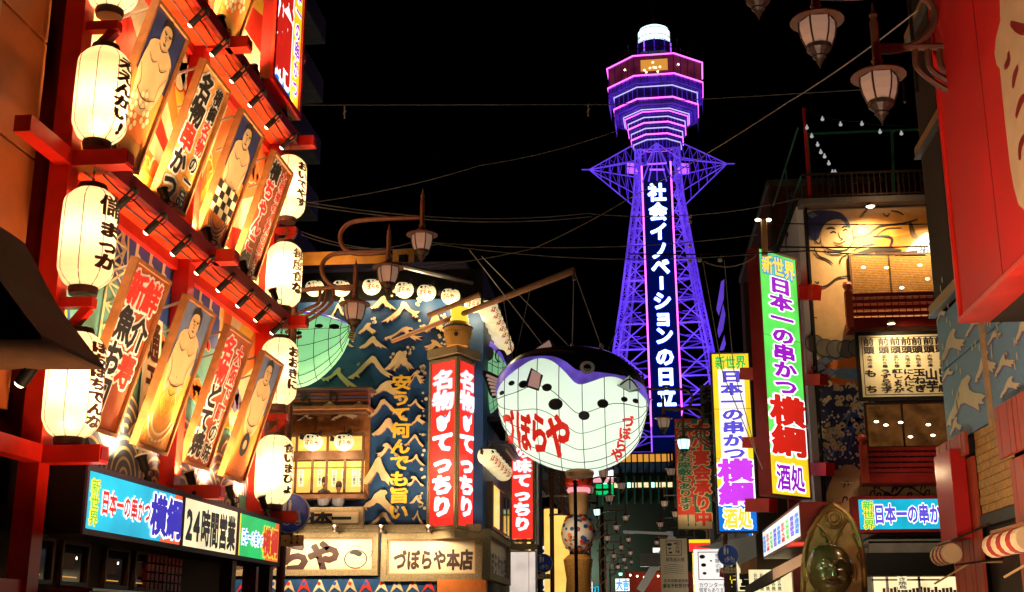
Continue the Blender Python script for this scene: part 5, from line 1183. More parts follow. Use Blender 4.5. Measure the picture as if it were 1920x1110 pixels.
# balconies with windows
def storey(y0,y1,x0,xm,ry0,ry1,by,lab):
    d=.0
    mb=MB(); mb.box(PM,uu(x0,y0),zz(y1+4),11,zz(y0),.0,.12,'wood_dark'); w=mp('window_frame',mb,label=lab)
    for (a,b) in ((x0+4,xm-2),(xm+2,1840)):
        mb=MB(); mb.box(PM,uu(a,y0),zz(y1),uu(b,y0),zz(y0+4),.1,.125,'dim_room' if y0>700 else 'reed'); obj('pane',mb,w)
    rr=random.Random(y0)
    for k in range(6): mb=MB(); mb.disc(PM,uu(rr.uniform(x0+8,1752),y0),zz(y0+(y1-y0)*rr.uniform(.3,.9)),.07,.13,'bulb',10,ry=.035); obj('pane_glint',mb,w)  # glowing discs at random spots imitate glints in the panes
    mb=MB()
    if y0<700:
        for k in range(26): mb.box(PM,uu(x0+5,y0),zz(y0+6)-k*.052,11,zz(y0+6)-k*.052+.01,.126,.134,'wood_dark')
    else: mb.box(PM,uu(x0+8,y0),zz(y0+12),uu(x0+30,y0),zz(y0+9),.126,.13,'trim_tan')
    obj('blind_slat_row' if y0<700 else 'menu_strip',mb,w)
    n=5
    for k in range(n):
        z=zz(ry0+(ry1-ry0)*k/(n-1)*.92,.9); mb=MB(); mb.box(PM,uu(x0,ry0,.9),z-.05,11,z+.05,.85,.93,'dark_red'); mp('balcony_rail',mb)
    mb=MB(); mb.box(PM,uu(x0,ry0,.9),zz(by+14,.9),11,zz(by-4,.9),.0,.98,'dark_red'); mp('balcony_slab',mb)
    mb=MB(); u=uu(x0,ry0,.9); z=zz(ry0,.9); mb.box(PM,u-.1,zz(by+14,.9),u+.1,z+.12,.8,1.0,'slat_red'); mb.lathe(PM(u,z+.12,.9),[(.05,0),(.09,.02),(.07,.05),(.14,.13),(.15,.2),(.1,.28),(0,.31)],'slat_red',14); mp('newel_post',mb)
    mb=MB()
    for k in range(26): mb.box(PM,uu(x0,ry0,.9)+.2+k*.2,zz(by,.9),uu(x0,ry0,.9)+.23+k*.2,zz(ry0,.9),.87,.89,'dark_red')
    mp('baluster_row',mb)
storey(478,556,1590,1664,553,604,600,'upper window with brown reed blind')
storey(756,838,1618,1688,842,886,892,'lower window with dark glass')
# rooftop
zt_=PM.uv(1600,325,.4)[1]
mb=MB(); mb.box(PM,xl-.2,zr,11,zr+.18,-8,.42,'concrete'); mp('roof_slab',mb)
mb=MB(); mb.box(PM,xl+.3,zr+.18,11,zt_-.4,-2.6,-2.4,'reed'); 
for k in range(30): mb.bar(PM(xl+.4+k*.2,zr+.2,-2.38),PM(xl+.9+k*.2,zt_-.5,-2.38),.02,'wood_dark'); mb.bar(PM(xl+.9+k*.2,zr+.2,-2.37),PM(xl+.4+k*.2,zt_-.5,-2.37),.02,'wood_dark')
mp('roof_screen',mb)
for k in range(34):
    u=xl+.0+k*.17; mb=MB(); mb.box(PM,u,zr+.18,u+(.025 if k%8 else .06),zt_,.33,.37,'iron'); mp('railing_bar',mb)
mb=MB(); mb.box(PM,xl-.1,zt_,11,zt_+.06,.31,.39,'iron'); mb.box(PM,xl-.1,zr+.25,11,zr+.3,.32,.36,'iron'); mp('railing_rail',mb)
mb=MB()
for k in range(16): mb.bar(PM(xl-.1,zt_ - 0,.3-.5*k),PM(xl-.1,zr+.18,.3-.5*k),.03,'green_steel')
mb.bar(PM(xl-.1,zt_+1.6,.3),PM(xl-.1,zt_+1.6,-7),.05,'green_steel'); mb.bar(PM(xl-.1,zt_,.3),PM(xl-.1,zt_,-7),.05,'green_steel'); mb.bar(PM(xl-.1,zt_+1.6,-3),PM(xl-.1,zt_,-3),.05,'green_steel')
mp('side_fence',mb)
mb=MB(); d=-1.0
h=[aY(1513,251,MY+1),aY(1715,243,MY+1),aY(1519,330,MY+1),aY(1672,330,MY+1),aY(1672,244,MY+1)]
mb.bar(h[0],h[1]+V(1.5,0,0),.06,'green_steel'); mb.bar(h[0],h[2]+V(0,0,-1),.08,'green_steel'); mb.bar(h[4],h[3]+V(0,0,-1),.08,'green_steel'); mp('roof_frame',mb)
mb=MB(); mb.bar(aY(1507,203,MY),PM(aY(1507,203,MY).x,zr+.1,0),.09,'red_steel'); mp('roof_pole',mb)
sl=thing('string_lights',aY(1507,205,MY),'string of small pale bulbs drooping from the red roof pole','string lights')
mb=MB(); A_=[(1509,205),(1540,218),(1580,226),(1620,229),(1640,234),(1700,236)];B_=[(1509,208),(1513,234),(1522,250),(1533,266),(1540,281),(1546,290),(1554,302),(1562,322)]
for P in (A_,B_): mb.tube([aY(x,y,MY-.2) for x,y in smooth(P,3)],.012,'black',4)
obj('cable',mb,sl)
for x,y in ((1542,222),(1576,232),(1616,231),(1650,246),(1690,249),(1513,238),(1522,254),(1533,270),(1539,284),(1546,292),(1554,305),(1561,322),(1566,322)):
    mb=MB(); mb.lathe(aY(x,y,MY-.2),[(.02,.07),(.025,.03),(.055,-.02),(.05,-.06),(0,-.09)],'bulb_cool',8); obj('bulb',mb,sl)
# side wall of the mural building and neighbour
PMs=Pl((xl-.25,0,0),(0,-1,0)); mb=MB(); mb.box(PMs,-(MY+7.9),0,-(MY+.1),zr+.1,-.2,0,'white')
for (x,y,a) in ((1478,400,1),(1470,430,-1),(1484,380,1),(1476,455,1)):
    u,w=PMs.uv(x,y); mb.stroke(PMs,[(u-.5,w),(u,w+.25*a),(u+.5,w+.1)],.18,.01,'ink'); mb.stroke(PMs,[(u,w+.4),(u-.1,w-.3)],.16,.012,'ink')
mp('side_wall',mb)
nb=thing('brick_neighbour',(6.8,52,0),'dark red brick building receding behind the green lit sign','building')
mb=MB(); Pn=Pl((0,46,0),(1,0,0)); a=Pn.uv(1440,350); b=Pn.uv(1600,350); mb.box(Pn,a[0],0,b[0]+3,a[1],-14,0,'brick_red'); obj('wall',mb,nb)
mb=MB(); mb.box(Pn,a[0]-.05,a[1],b[0]+3,a[1]+.25,-14,.1,'concrete'); obj('roof_edge',mb,nb)
mb=MB(); mb.tube([Pn(Pn.uv(1450,480)[0],0,.3),Pn(Pn.uv(1450,480)[0],a[1],.3)],.06,'metal'); obj('drainpipe',mb,nb)
t=thing('pole_lamp',aY(1432,470,34),'tan pole with two small lit lamps rising above the green sign','lamp')
mb=MB(); mb.tube([aY(1434,480,34),aY(1432,412,34)],.09,'trim_tan',8); mb.tube([aY(1420,412,34),aY(1444,411,34)],.02,'trim_tan',5); obj('pole',mb,t)
for x in (1421,1441): mb=MB(); mb.lathe(aY(x,412,34),[(0,.05),(.09,0),(.07,-.03),(0,-.04)],'bulb',10); obj('lamp_head',mb,t)
# menu board
a=PM.rect(1607,622,1766,750,1.0)
t=thing('menu_board',PM((a[0]+a[2])/2,a[1],1.0),'cream menu board in a black frame with seven columns topped 前頭','signboard')
mb=MB(); mb.frame(PM,a[0],a[1],10.2,a[3],.09,.9,1.06,'black'); obj('frame',mb,t)
mb=MB(); mb.box(PM,a[0]+.09,a[1]+.09,10.11,a[3]-.09,.9,1.0,'cream'); mb.frame(PM,a[0]+.17,a[1]+.15,10.0,a[3]-.15,.02,1.0,1.004,'ink'); obj('board',mb,t)
mb=MB(); H=a[3]-a[1]-.36
cols=[('も ち',1631,.42),('うずら玉子',1659,.36),('紅しょうが',1681,.36),('にんにく',1702,.36),('玉ねぎ',1722,.4),('山芋',1744,.42),('しし唐',1766,.4),('なす',1788,.4)]
for s,x,w_ in cols:
    u=uu(x,680,1.0); mb.vtext(PM,'前頭',u,a[3]-.17,.31,.235,1.006,'ink',.035); mb.vtext(PM,'変わり種' if 'う' in s else '大地の幸',u,a[3]-.67,.15,.095,1.006,'ink',.02)
    mb.vtext(PM,s,u,a[3]-1.08,w_*.85,(H-.93)/len(s),1.006,'ink',.04)
obj('lettering',mb,t)
mb=MB(); p=PM(a[0]+.9,a[3]+.1,1.7); mb.bar(PM(a[0]+.9,a[3]+.1,1),p,.04,'iron'); mb.lathe(p,[(0,.1),(.08,.08),(.11,-.03),(0,-.03)],'iron',10,mats=['iron','iron','bulb']); obj('board_lamp',mb,t)
light('beam','SPOT',p+V(0,-.3,-.05),260,(1,.72,.4),t,.08,target=p+V(.5,.8,-1.2),angle=120,blend=1)
# blue lit sign
a=PM.rect(1604,934,1762,994,1.2); t=thing('lit_sign',PM(8,a[1],1.2),'horizontal cyan lit sign reading 日本一の串かつ below the wave mural','sign')
mb=MB(); mb.box(PM,a[0]-.05,a[1]-.06,10.5,a[3]+.06,.6,1.19,'dark_red'); obj('casing',mb,t)
mb=MB(); mb.quad(PM,a[0]+.1,a[1]+.03,10.4,a[3]-.03,1.2,'e_cyan'); obj('face_panel',mb,t)
mb=MB(); mb.vtext(PM,'新世界',uu(1628,960,1.2),a[3]-.06,.3,.26,1.206,'t_green',.02,.09,'t_yellow'); u,w=PM.uv(1638,964,1.2); mb.htext(PM,'日本一の串かつ 横綱',u,w,.298,.56,1.206,'t_violet',.04,.09,'t_white'); obj('lettering',mb,t)
# shop awning and interior
mb=MB(); a=PM.rect(1630,1018,1764,1036,2.0); mb.box(PM,a[0],a[1]+.25,11,a[1]+.35,0,2.0,'concrete'); mb.box(PM,a[0],a[1],11,a[1]+.3,1.9,2.0,'concrete'); mb.box(PM,a[0]-.2,a[1]-.6,11,a[1],1.2,1.9,'black'); mp('awning',mb)
mb=MB(); a=PM.rect(1632,1058,1760,1110,.3); mb.quad(PM,a[0],0,a[2]+.6,a[3],.3,'warm_room2'); 
for x in (1632,1660,1690,1720): mb.box(PM,uu(x,1080,.35),0,uu(x,1080,.35)+.06,a[3],.31,.4,'steel_white')
mb.box(PM,a[0],a[3]-.45,a[2],a[3]-.4,.31,.4,'steel_white')
for k in range(24): mb.box(PM,a[0]+.3+k*.1,a[3]-1.3,a[0]+.37+k*.1,a[3]-.6-.1*rr.random(),.32,.38,'wood')
mp('shop_front',mb)
t=thing('paper_strip',PM(uu(1690,1080,1.5),zz(1100,1.5),1.5),'narrow cream paper strip with brush writing hanging under the awning','banner'); a=PM.rect(1682,1058,1700,1106,1.5); mb=MB(); mb.box(PM,a[0],a[1],a[2],a[3],1.5,1.51,'e_cream'); mb.vtext(PM,'ほねつき焼鳥',(a[0]+a[2])/2,a[3]-.03,.22,(a[3]-a[1]-.05)/6,1.515,'ink',.02); obj('sheet',mb,t)
# ================= LIT SIGNS ON THE RIGHT =================
def casebox(t,f,W,H,dp,m='dark_red'):
    mb=MB(); mb.box(f,-.05,-.05,W+.05,H+.05,-dp,-.004,m); mb.frame(f,-.05,-.05,W+.05,H+.05,.05,-.004,.03,m); obj('casing',mb,t)
gp=aY(1447,925,34.0); az=math.radians(43); U=V(math.sin(az),math.cos(az),0)
fG=Pl(gp,U); H=(aY(1426,466,34.0).z-gp.z); r_=fG.uv(1519,933)[0]; W=r_
t=thing('lit_sign',fG(W/2,0,0),'tall green lit sign in a red box reading 日本一の串かつ 横綱, yellow foot with 酒処','sign')
casebox(t,fG,W,H,.38)
mb=MB(); mb.quad(fG,0,H*.155,W,H,0,'e_lime'); mb.quad(fG,0,0,W,H*.155,0,'e_yellow'); obj('face_panel',mb,t)
mb=MB(); [mb.box(fG,0,H*q_,W,H*q_+.012,.001,.004,'concrete') for q_ in (.35,.64)]; mb.htext(fG,'新世界',W*.06,H*.945,W*.3,.6,.006,'t_yellow',.03,.1,'t_lblue')
mb.vtext(fG,'日本一の串かつ',W*.53,H*.9,W*.62,H*.071,.006,'t_purple',.05,.11,'t_white'); mb.vtext(fG,'横綱',W*.53,H*.4,W*.92,H*.122,.008,'t_red',.05,.1,'t_white'); mb.htext(fG,'酒処',W*.14,H*.07,W*.37,.75,.006,'t_purple',.03,.1,'t_white'); obj('lettering',mb,t)
Py=Pl((0,37.0,0),(1,0,0)); a=Py.rect(1349,662,1409,998); xo=aY(1349,998,37).x; fY=Pl((xo,37,aY(1349,996,37).z),(1,0,0)); W=aY(1420,998,37).x-xo; H=aY(1340,664,37).z-fY.O.z
t=thing('lit_sign',fY(W/2,0,0),'tall yellow-edged lit sign reading 日本一の串かつ 横綱, blue foot, beside the green one','sign')
casebox(t,fY,W,H,.35,'steel_dark')
mb=MB(); mb.quad(fY,0,H*.14,W,H,0,'e_yellow'); mb.quad(fY,0,0,W,H*.14,0,'e_blue'); mb.quad(fY,W*.14,H*.14,W*.86,H*.92,.003,'e_white'); obj('face_panel',mb,t)
mb=MB(); [mb.box(fY,0,H*q_,W,H*q_+.012,.004,.006,'concrete') for q_ in (.4,.68)]; mb.htext(fY,'新世界',W*.08,H*.95,W*.28,.42,.006,'t_green',.03,.1,'t_yellow')
mb.vtext(fY,'日本一の串かつ',W*.5,H*.905,W*.62,H*.073,.006,'t_violet',.05,.09,'t_white'); mb.vtext(fY,'横綱',W*.5,H*.4,W*.95,H*.13,.008,'t_magenta',.05,.1,'t_white'); mb.htext(fY,'酒処',W*.12,H*.07,W*.38,.6,.008,'t_yellow',.04,.1,'t_white'); obj('lettering',mb,t)
# small lit sign behind the green one
f=Pl(aY(1513,860,37.5),(1,0,0)); Ht=aY(1508,722,37.5).z-f.O.z; t=thing('lit_sign',f(.3,0,0),'narrow white lit sign with blue writing squeezed behind the green sign','sign')
mb=MB(); mb.box(f,0,0,.5,Ht,-.2,0,'steel_dark'); obj('casing',mb,t); mb=MB(); mb.quad(f,.02,.02,.48,Ht-.02,.002,'e_white'); mb.vtext(f,'居酒屋生ビール',.25,Ht-.1,.42,(Ht-.2)/7,.006,'t_lblue',.05); obj('face_panel',mb,t)
# red carrier beams
sf_=thing('sign_carrier',aY(1500,900,36),'dark red steel beams carrying the tall lit signs','frame')
for (x0,y0,x1,y1) in ((1490,535,1532,562),(1497,702,1545,722),(1512,868,1557,892),(1395,690,1430,712),(1400,820,1440,840),(1405,935,1450,960)):
    p=aY(x0,(y0+y1)/2,36.2);q=aY(x1,(y0+y1)/2,35.2); h=aY(x0,y0,36).z-aY(x0,y1,36).z; mb=MB(); mb.bar(p,q,.3,'red_steel',h); obj('beam',mb,sf_)
mb=MB(); mb.box(Pl(aY(1482,1000,36.6),(1,0,0)),0,-3,.35,aY(1482,420,36.6).z-aY(1482,1000,36.6).z-1,-.3,0,'dark_red'); obj('column',mb,sf_)
mb=MB(); mb.box(Pl(aY(1418,1000,38.6),(1,0,0)),0,-3,1.0,8,-.3,0,'dark_wall'); obj('back_wall',mb,sf_)
# red and green banner
f=Pl(aY(1271,993,43),(1,0,0)); W=aY(1337,993,43).x-f.O.x; H=aY(1258,785,43).z-f.O.z
t=thing('vertical_banner',f(W/2,0,0),'red and green painted banner reading 大小宴会承り中, green lettering on its red half','banner')
mb=MB(); mb.box(f,0,0,W,H,-.1,0,'wood_dark'); mb.quad(f,.02,.02,W*.5,H-.02,.003,'paint_red'); mb.quad(f,W*.5,.02,W-.02,H-.02,.003,'green_steel'); mb.quad(f,.02,.02,W*.5,.5,.006,'foam'); mb.quad(f,W*.5,.02,W-.02,.25,.006,'foam'); obj('board',mb,t)
mb=MB(); mb.vtext(f,'広々としたお座敷もあります',W*.26,H-.1,W*.42,(H-.75)/13,.01,'green_steel',.035,.1,'foam'); mb.vtext(f,'大小宴会承り中',W*.75,H-.08,W*.5,(H-.2)/7,.01,'paint_red',.05,.11,'foam'); mb.htext(f,'!!',W*.2,.35,.25,.6,.012,'green_steel',.04); obj('lettering',mb,t)
light('wash','SPOT',f(W/2,-.6,2.0),220,(1,.75,.45),None,.2,target=f(W/2,2.5,0),angle=80)  # fixtureless fill spot added for the banner
# brown vertical sign behind
f=Pl(aY(1318,870,46),(1,0,0)); H=aY(1313,722,46).z-f.O.z; t=thing('brown_sign',f(.3,0,0),'dim brown upright sign partly hidden behind the yellow lit sign','sign'); mb=MB(); mb.box(f,0,-1,.75,H,-.1,0,'concrete'); mb.vtext(f,'お食事処やま',.3,H-.1,.5,H/6,.01,'ink',.05); obj('board',mb,t)
# white banners
def whiteboard(nm,lab,x0,y0,x1,y1,Y,fn,m='white',tilt=0):
    f=Pl(aY(x0,y1,Y),(1,0,0)); W=aY(x1,y1,Y).x-f.O.x; H=aY(x0,y0,Y).z-f.O.z
    t=thing(nm,f(W/2,0,0),lab,'banner'); mb=MB(); mb.box(f,0,-.6,W,H,-.06,0,m); obj('sheet',mb,t); mb=MB(); fn(mb,f,W,H); obj('lettering',mb,t)
def wb1(mb,f,W,H):
    mb.frame(f,W*.22,H*.66,W*.8,H*.96,.02,.001,.004,'ink')
    for k,(u,w,r) in enumerate(((.35,.88,.09),(.36,.8,.05),(.38,.72,.06),(.55,.9,.04))): mb.disc(f,W*u,H*w,r,.006,'ink',10,ry=r*.6)
    mb.vtext(f,'旬の味',W*.65,H*.94,.16,H*.08,.006,'ink',.01); mb.htext(f,'鮮魚炭火焼',W*.2,H*.58,.13,.16,.006,'foam_side',.01)
    mb.htext(f,'忘年会歓送迎会',W*.1,H*.16,.12,.12,.006,'ink',.01); mb.htext(f,'宴会予約受付中',W*.06,H*.06,.135,.15,.006,'ink',.02)
    for k in range(5): mb.stroke(f,[(W*.1,H*(.45-.04*k)),(W*.4,H*(.48-.04*k)),(W*.85,H*(.46-.04*k))],.015,.005,'concrete')
whiteboard('white_banner','pale hanging banner with a framed brush drawing, reading 宴会予約受付中 at its foot',1240,1010,1291,1104,44,wb1,'plate_cream')
def wb2(mb,f,W,H):
    mb.frame(f,W*.12,H*.26,W*.95,H*.94,.025,.001,.004,'ink')
    for (u,w,r) in ((.25,.82,.1),(.28,.62,.09),(.3,.42,.07),(.5,.72,.04)): mb.disc(f,W*u,H*w,r,.006,'ink',10,ry=r*.7)
    mb.vtext(f,'季節の肴',W*.7,H*.9,.2,H*.12,.006,'ink',.01); mb.prism(f,[(W*.72,H*.34),(W*.98,H*.28),(W*1.0,H*.48),(W*.76,H*.55)],.006,.012,'paint_red'); mb.htext(f,'カウンター席',W*.12,H*.14,W*.14,.18,.006,'ink',.01); mb.htext(f,'個室もあります',W*.12,H*.02,W*.12,.16,.006,'ink',.01)
whiteboard('white_signboard','white lit board with black framed brush dots and a red seal, under a white canopy',1303,1030,1368,1108,42.4,wb2,'e_white')
t=thing('white_canopy',aY(1360,1030,42),'slanting white canopy panel above the white board, behind the right round sign','canopy'); Pc=Pl((0,42,0),(1,0,0)); mb=MB(); mb.prism(Pc,[Pc.uv(*p) for p in ((1303,1026),(1420,1002),(1422,1045),(1388,1066),(1370,1030))],-.2,0,'steel_white'); obj('panel',mb,t)
t=thing('yellow_sign',aY(1310,1012,45),'small red and yellow sign behind the white banner','sign'); f=Pl(aY(1292,1018,45),(1,0,0)); mb=MB(); mb.box(f,0,0,.75,.12,-.1,0,'e_yellow'); mb.box(f,0,-.3,.75,0,-.1,0,'e_redp'); mb.box(f,.1,-1.7,.7,-.35,-.1,0,'t_yellow'); mb.vtext(f,'焼肉ホル',.4,-.4,.3,.3,.01,'paint_red',.04); obj('panel',mb,t)
# slanted menu lightbox on the right walk
Pv=Pl((3.5,0,0),(0,-1,0)); a=Pv.uv(1431,1020);b=Pv.uv(1499,975); zt1=Pv.uv(1499,946)[1]; zb1=Pv.uv(1499,1006)[1]
t=thing('menu_lightbox',Pv(b[0],zb1,0),'white lit menu box with blue and red scribbles facing the street beside the arch','sign')
mb=MB(); mb.box(Pv,a[0]-.1,zb1-.06,b[0]+.1,zt1+.06,-.9,-.004,'dark_red'); obj('casing',mb,t); mb=MB(); mb.quad(Pv,a[0],zb1,b[0],zt1,0,'e_white'); obj('face_panel',mb,t)
mb=MB(); n=9; w_=(b[0]-a[0])/n
for k in range(n): mb.vtext(Pv,'串揚げ酒肴飯生天',a[0]+w_*(k+.5),zt1-.1-.05*(k%3),w_*.8,(zt1-zb1-.2)/4.2,.005,['t_lblue','t_red','t_green','t_violet'][k%4],.05) if False else mb.vtext(Pv,('串揚酒肴','生中大盛','天丼定食','焼鳥野菜')[k%4],a[0]+w_*(k+.5),zt1-.12,w_*.85,(zt1-zb1-.2)/4,.005,['t_lblue','t_red','t_green','t_violet'][k%4],.05)
obj('lettering',mb,t)
t=thing('dark_awning',Pv(a[0],zb1-.4,0),'dark awning with a tan side flap under the slanted menu box','awning'); mb=MB()
A0=Pv(a[0]-.8,zb1-.45,-.3);B0=Pv(b[0]-2.2,zb1-.25,-.3);A1=Pv(a[0]-.8,zb1-.8,.5);B1=Pv(b[0]-2.2,zb1-.6,.4)
mb.add([A0,B0,B1,A1,A0-V(0,0,.25),B0-V(0,0,.25),B1-V(0,0,.25),A1-V(0,0,.25)],[(0,1,2,3),(4,7,6,5),(0,3,7,4),(3,2,6,7),(2,1,5,6),(1,0,4,5)],'dark_wall'); obj('cover',mb,t)
mb=MB(); p=aY(1385,1045,40); f=Pl((p.x,39.5,p.z-.55),(1,0,0)); mb.prism(f,[(0,0),(.5,.1),(.52,.55),(0,.3)],-.1,0,'bamboo'); obj('side_flap',mb,t)
t=thing('lit_shopfront',aY(1450,1105,38),'warm lit shop front with paper menus behind the dark awning','shopfront'); Pq=Pl((0,38.2,0),(1,0,0)); a=Pq.rect(1405,1068,1510,1130); mb=MB(); mb.quad(Pq,a[0],a[1],a[2],a[3],0,'warm_room2'); obj('screen',mb,t)
for k in range(5):
    mb=MB(); u=Pq.uv(1412+k*11,1090)[0]; mb.box(Pq,u,a[1],u+.15,a[3]-.05,.02,.03,'e_cream'); mb.vtext(Pq,'お好み焼',u+.075,a[3]-.1,.11,.13,.035,'ink',.02); obj('paper_menu',mb,t)
# ================= BRONZE NICHE WITH A SEATED STATUE =================
bx=aY(1563,1100,27); t=thing('bronze_arch',(bx.x,27,0),'pointed bronze arch panel with a ring at its tip and tracery ribs','niche')
f=Pl((0,27,0),(1,0,0)); 
def U_(x,y): return f.uv(x,y)
arch=smooth([U_(*p) for p in ((1562,943),(1585,960),(1602,985),(1613,1015),(1619,1050),(1622,1110))],4); archl=smooth([U_(*p) for p in ((1505,1110),(1506,1060),(1512,1020),(1524,990),(1541,962),(1562,943))],4)
out=archl+arch[1:]; zb0=0
P=[(out[0][0],zb0)]+out+[(out[-1][0],zb0)]
mb=MB(); mb.prism(f,P[::-1],-.35,0,'bronze_flat'); obj('panel',mb,t)
c=U_(1563,1060); ins=[(c[0]+(p[0]-c[0])*.93,c[1]+(p[1]-c[1])*.955) for p in out]
mb=MB(); mb.tube([f(p[0],p[1],.03) for p in out],.05,'bronze',8); mb.tube([f(p[0],p[1],.02) for p in ins],.022,'bronze',6); obj('rim',mb,t,smoothed=True)
mb=MB(); r1=U_(1563,972)
for rr_,th_ in ((.2,.03),(.155,.015),(.085,.02)): mb.tube([f(r1[0]+rr_*math.cos(k*.2618),r1[1]+rr_*math.sin(k*.2618),.03) for k in range(25)],th_,'bronze',6)
obj('ring_ornament',mb,t,smoothed=True)
mb=MB(); mb.tube([f(*U_(*p),.03) for p in smooth([(1527,978),(1540,990),(1552,1006),(1558,1022)],4)],.035,'bronze',6); mb.tube([f(*U_(*p),.03) for p in smooth([(1588,976),(1578,990),(1569,1006),(1564,1022)],4)],.035,'bronze',6)
for L_ in ([(1524,984),(1514,1000),(1524,1004),(1518,1016),(1512,1030),(1518,1036),(1512,1050)],[(1529,982),(1538,992),(1540,1004),(1548,1008),(1550,1018)],[(1592,978),(1603,998),(1598,1004),(1606,1018),(1611,1032),(1607,1040),(1612,1052)],[(1584,982),(1578,992),(1579,1002),(1571,1008)]): mb.tube([f(*U_(*p),.01) for p in smooth(L_,3)],.018,'bronze',5)
obj('tracery',mb,t,smoothed=True)
# plain bronze guardian bust (generic): head, neck, shoulders in one body
s=thing('bronze_statue',(bx.x-.05,26.2,0),'dark polished bronze bald statue smiling in front of the pointed arch','statue')
hc=f(*U_(1556,1075),.75); hc=aY(1556,1070,26.2); hr=.47
mb=MB(); n=40;m_=30; vs=[];
for i in range(m_+1):
    th=math.pi*i/m_
    for j in range(n):
        ph=2*math.pi*j/n; x=math.sin(th)*math.cos(ph);y=math.sin(th)*math.sin(ph);z=math.cos(th)
        r=hr*(1+.06*max(0,z)**2); 
        fr=max(0,-y)   # face towards -y
        g=lambda cx,cz,sx,sz: math.exp(-(((x-cx)/sx)**2+((z-cz)/sz)**2))*(fr>0)
        r+=1.5*hr*(.24*g(0,-.12,.1,.17)+.17*g(.38,-.28,.2,.18)+.17*g(-.38,-.28,.2,.18)-.09*g(.28,.1,.17,.05)-.09*g(-.28,.1,.17,.05)+.08*g(.28,.26,.22,.07)+.08*g(-.28,.26,.22,.07)+.07*g(0,-.66,.2,.1)-.13*g(0,-.47-.1*0,.34,.045)+.05*g(0,-.55,.25,.05))
        vs.append(hc+V(x*r*.98,y*r*.95,z*r*1.12))
mb.add(vs,[(i*n+j,(i+1)*n+j,(i+1)*n+(j+1)%n,i*n+(j+1)%n) for i in range(m_) for j in range(n)],'bronze_dark' if 'bronze_dark' in MATS else 'bronze')
mb.lathe(hc,[(.2,-.3),(.22,-.5),(.5,-.62),(.62,-.85),(.6,-1.4),(.7,-2.2),(0,-2.2)],'bronze',24,ey=V(0,.7,0)); obj('body',mb,s,smoothed=True)
def hs(x,z,k=1.0):
    r=hr*1.0; y=-math.sqrt(max(.05,1-x*x-z*z)); return hc+V(x*r,y*r*k,z*r*1.12)
mb=MB(); mb.tube([hs(x,-.46+.55*x*x,1.09) for x in [-.5+.1*k for k in range(11)]],.03,'ink_brown',6,rs=[.012+.028*math.sin(math.pi*k/10) for k in range(11)]); mb.tube([hs(x,-.58+.5*x*x,1.08) for x in [-.36+.09*k for k in range(9)]],.045,'bronze_dark',6,rs=[.02+.03*math.sin(math.pi*k/8) for k in range(9)]); obj('mouth',mb,s,smoothed=True)
for sx in (-1,1):
    mb=MB(); mb.tube([hs(sx*x,.1+.1*math.sin(math.pi*(x-.12)/.4),1.1) for x in [.12+.05*k for k in range(9)]],.014,'ink',5); obj('eye',mb,s)
    mb=MB(); mb.tube([hs(sx*x,.27+.13*math.sin(math.pi*(x-.1)/.5),1.09) for x in [.1+.06*k for k in range(9)]],.025,'bronze_dark',6); obj('brow',mb,s,smoothed=True)
mb=MB(); mb.lathe(hs(0,-.1,1.12),[(0,.14),(.04,.1),(.075,-.02),(.085,-.07),(.05,-.11),(0,-.12)],'bronze_dark',12); obj('nose',mb,s,smoothed=True)
for sx in (-1,1):
    mb=MB(); e=hc+V(sx*hr*.98,.02,-.02); mb.tube([e+V(sx*.03*math.sin(a)+sx*.03,.0,.17*math.cos(a)) for a in [k*.35 for k in range(10)]]+[e+V(0,0,-.15)],.04,'bronze',7); mb.lathe(e,[(.0,.12),(.06,.08),(.07,-.06),(0,-.14)],'bronze',8,ey=V(0,.4,0)); obj('ear',mb,s,smoothed=True)
light('glow','POINT',hc+V(-1.5,-2.2,-2.2),45,(1,.72,.4),None,.2); light('glow','SPOT',hc+V(-1.5,-4,-2.0),230,(1,.7,.38),None,.3,target=hc,angle=60); light('glow','POINT',hc+V(1.4,-.6,1.9),40,(1,.65,.35),None,.08); light('glow','POINT',hc+V(-1.2,-1.4,.6),40,(.3,1,.5),None,.1)  # added fill lamps round the statue; the green one makes a green reflection
# ================= FAR RIGHT BUILDING =================
RX=6.0; PR=Pl((RX,0,0),(0,-1,0)); rb=thing('right_building',(RX+3,18,0),'dark brown building with blue wave cladding and red slatted front at the right edge','building')
def rp_(nm,mb,**k): return obj(nm,mb,rb,**k)
ue=-24.2; un=-9.0
zl=PR.uv(1752,592)[1]; zwb=PR.uv(1776,838)[1]; 
mb=MB(); mb.box(PR,ue,zl,un,18,-6,0,'dark_wall'); mb.box(PR,ue,0,un,zl,-6,-.1,'dark_wall'); rp_('wall',mb)
for (x,y) in ((1727,288),(1748,594),(1700,90)):
    z=PR.uv(x,y)[1]; mb=MB(); mb.box(PR,ue-.1,z-.05,un,z+.16,0,.1,'trim_tan'); mb.box(PR,ue-.12,z-.08,un,z-.05,-.02,.12,'metal'); rp_('ledge',mb)
for u in (ue+1.6,ue+3.4,ue+5):
    mb=MB(); mb.box(PR,u,zl+.2,u+.05,18,.0,.03,'black'); rp_('wall_joint',mb)
mb=MB(); mb.tube([PR(ue+.8,12,.15),PR(ue+.8,17,.15)],.04,'iron'); mb.tube([PR(*PR.uv(1712,150),.2),PR(*PR.uv(1745,190),.5)],.03,'iron'); rp_('conduit',mb)
zj=PR.uv(1757,705)[1]; 
for (a_,b_) in ((ue,PR.uv(1852,700)[0]-.05),(PR.uv(1852,700)[0]+.1,un)):
    for (w0,w1) in ((zwb,zj-.015),(zj+.015,zl-.15)):
        mb=MB(); mb.box(PR,a_,w0,b_,w1,-.09,.0,'sky_blue'); o=rp_('cladding_panel',mb)
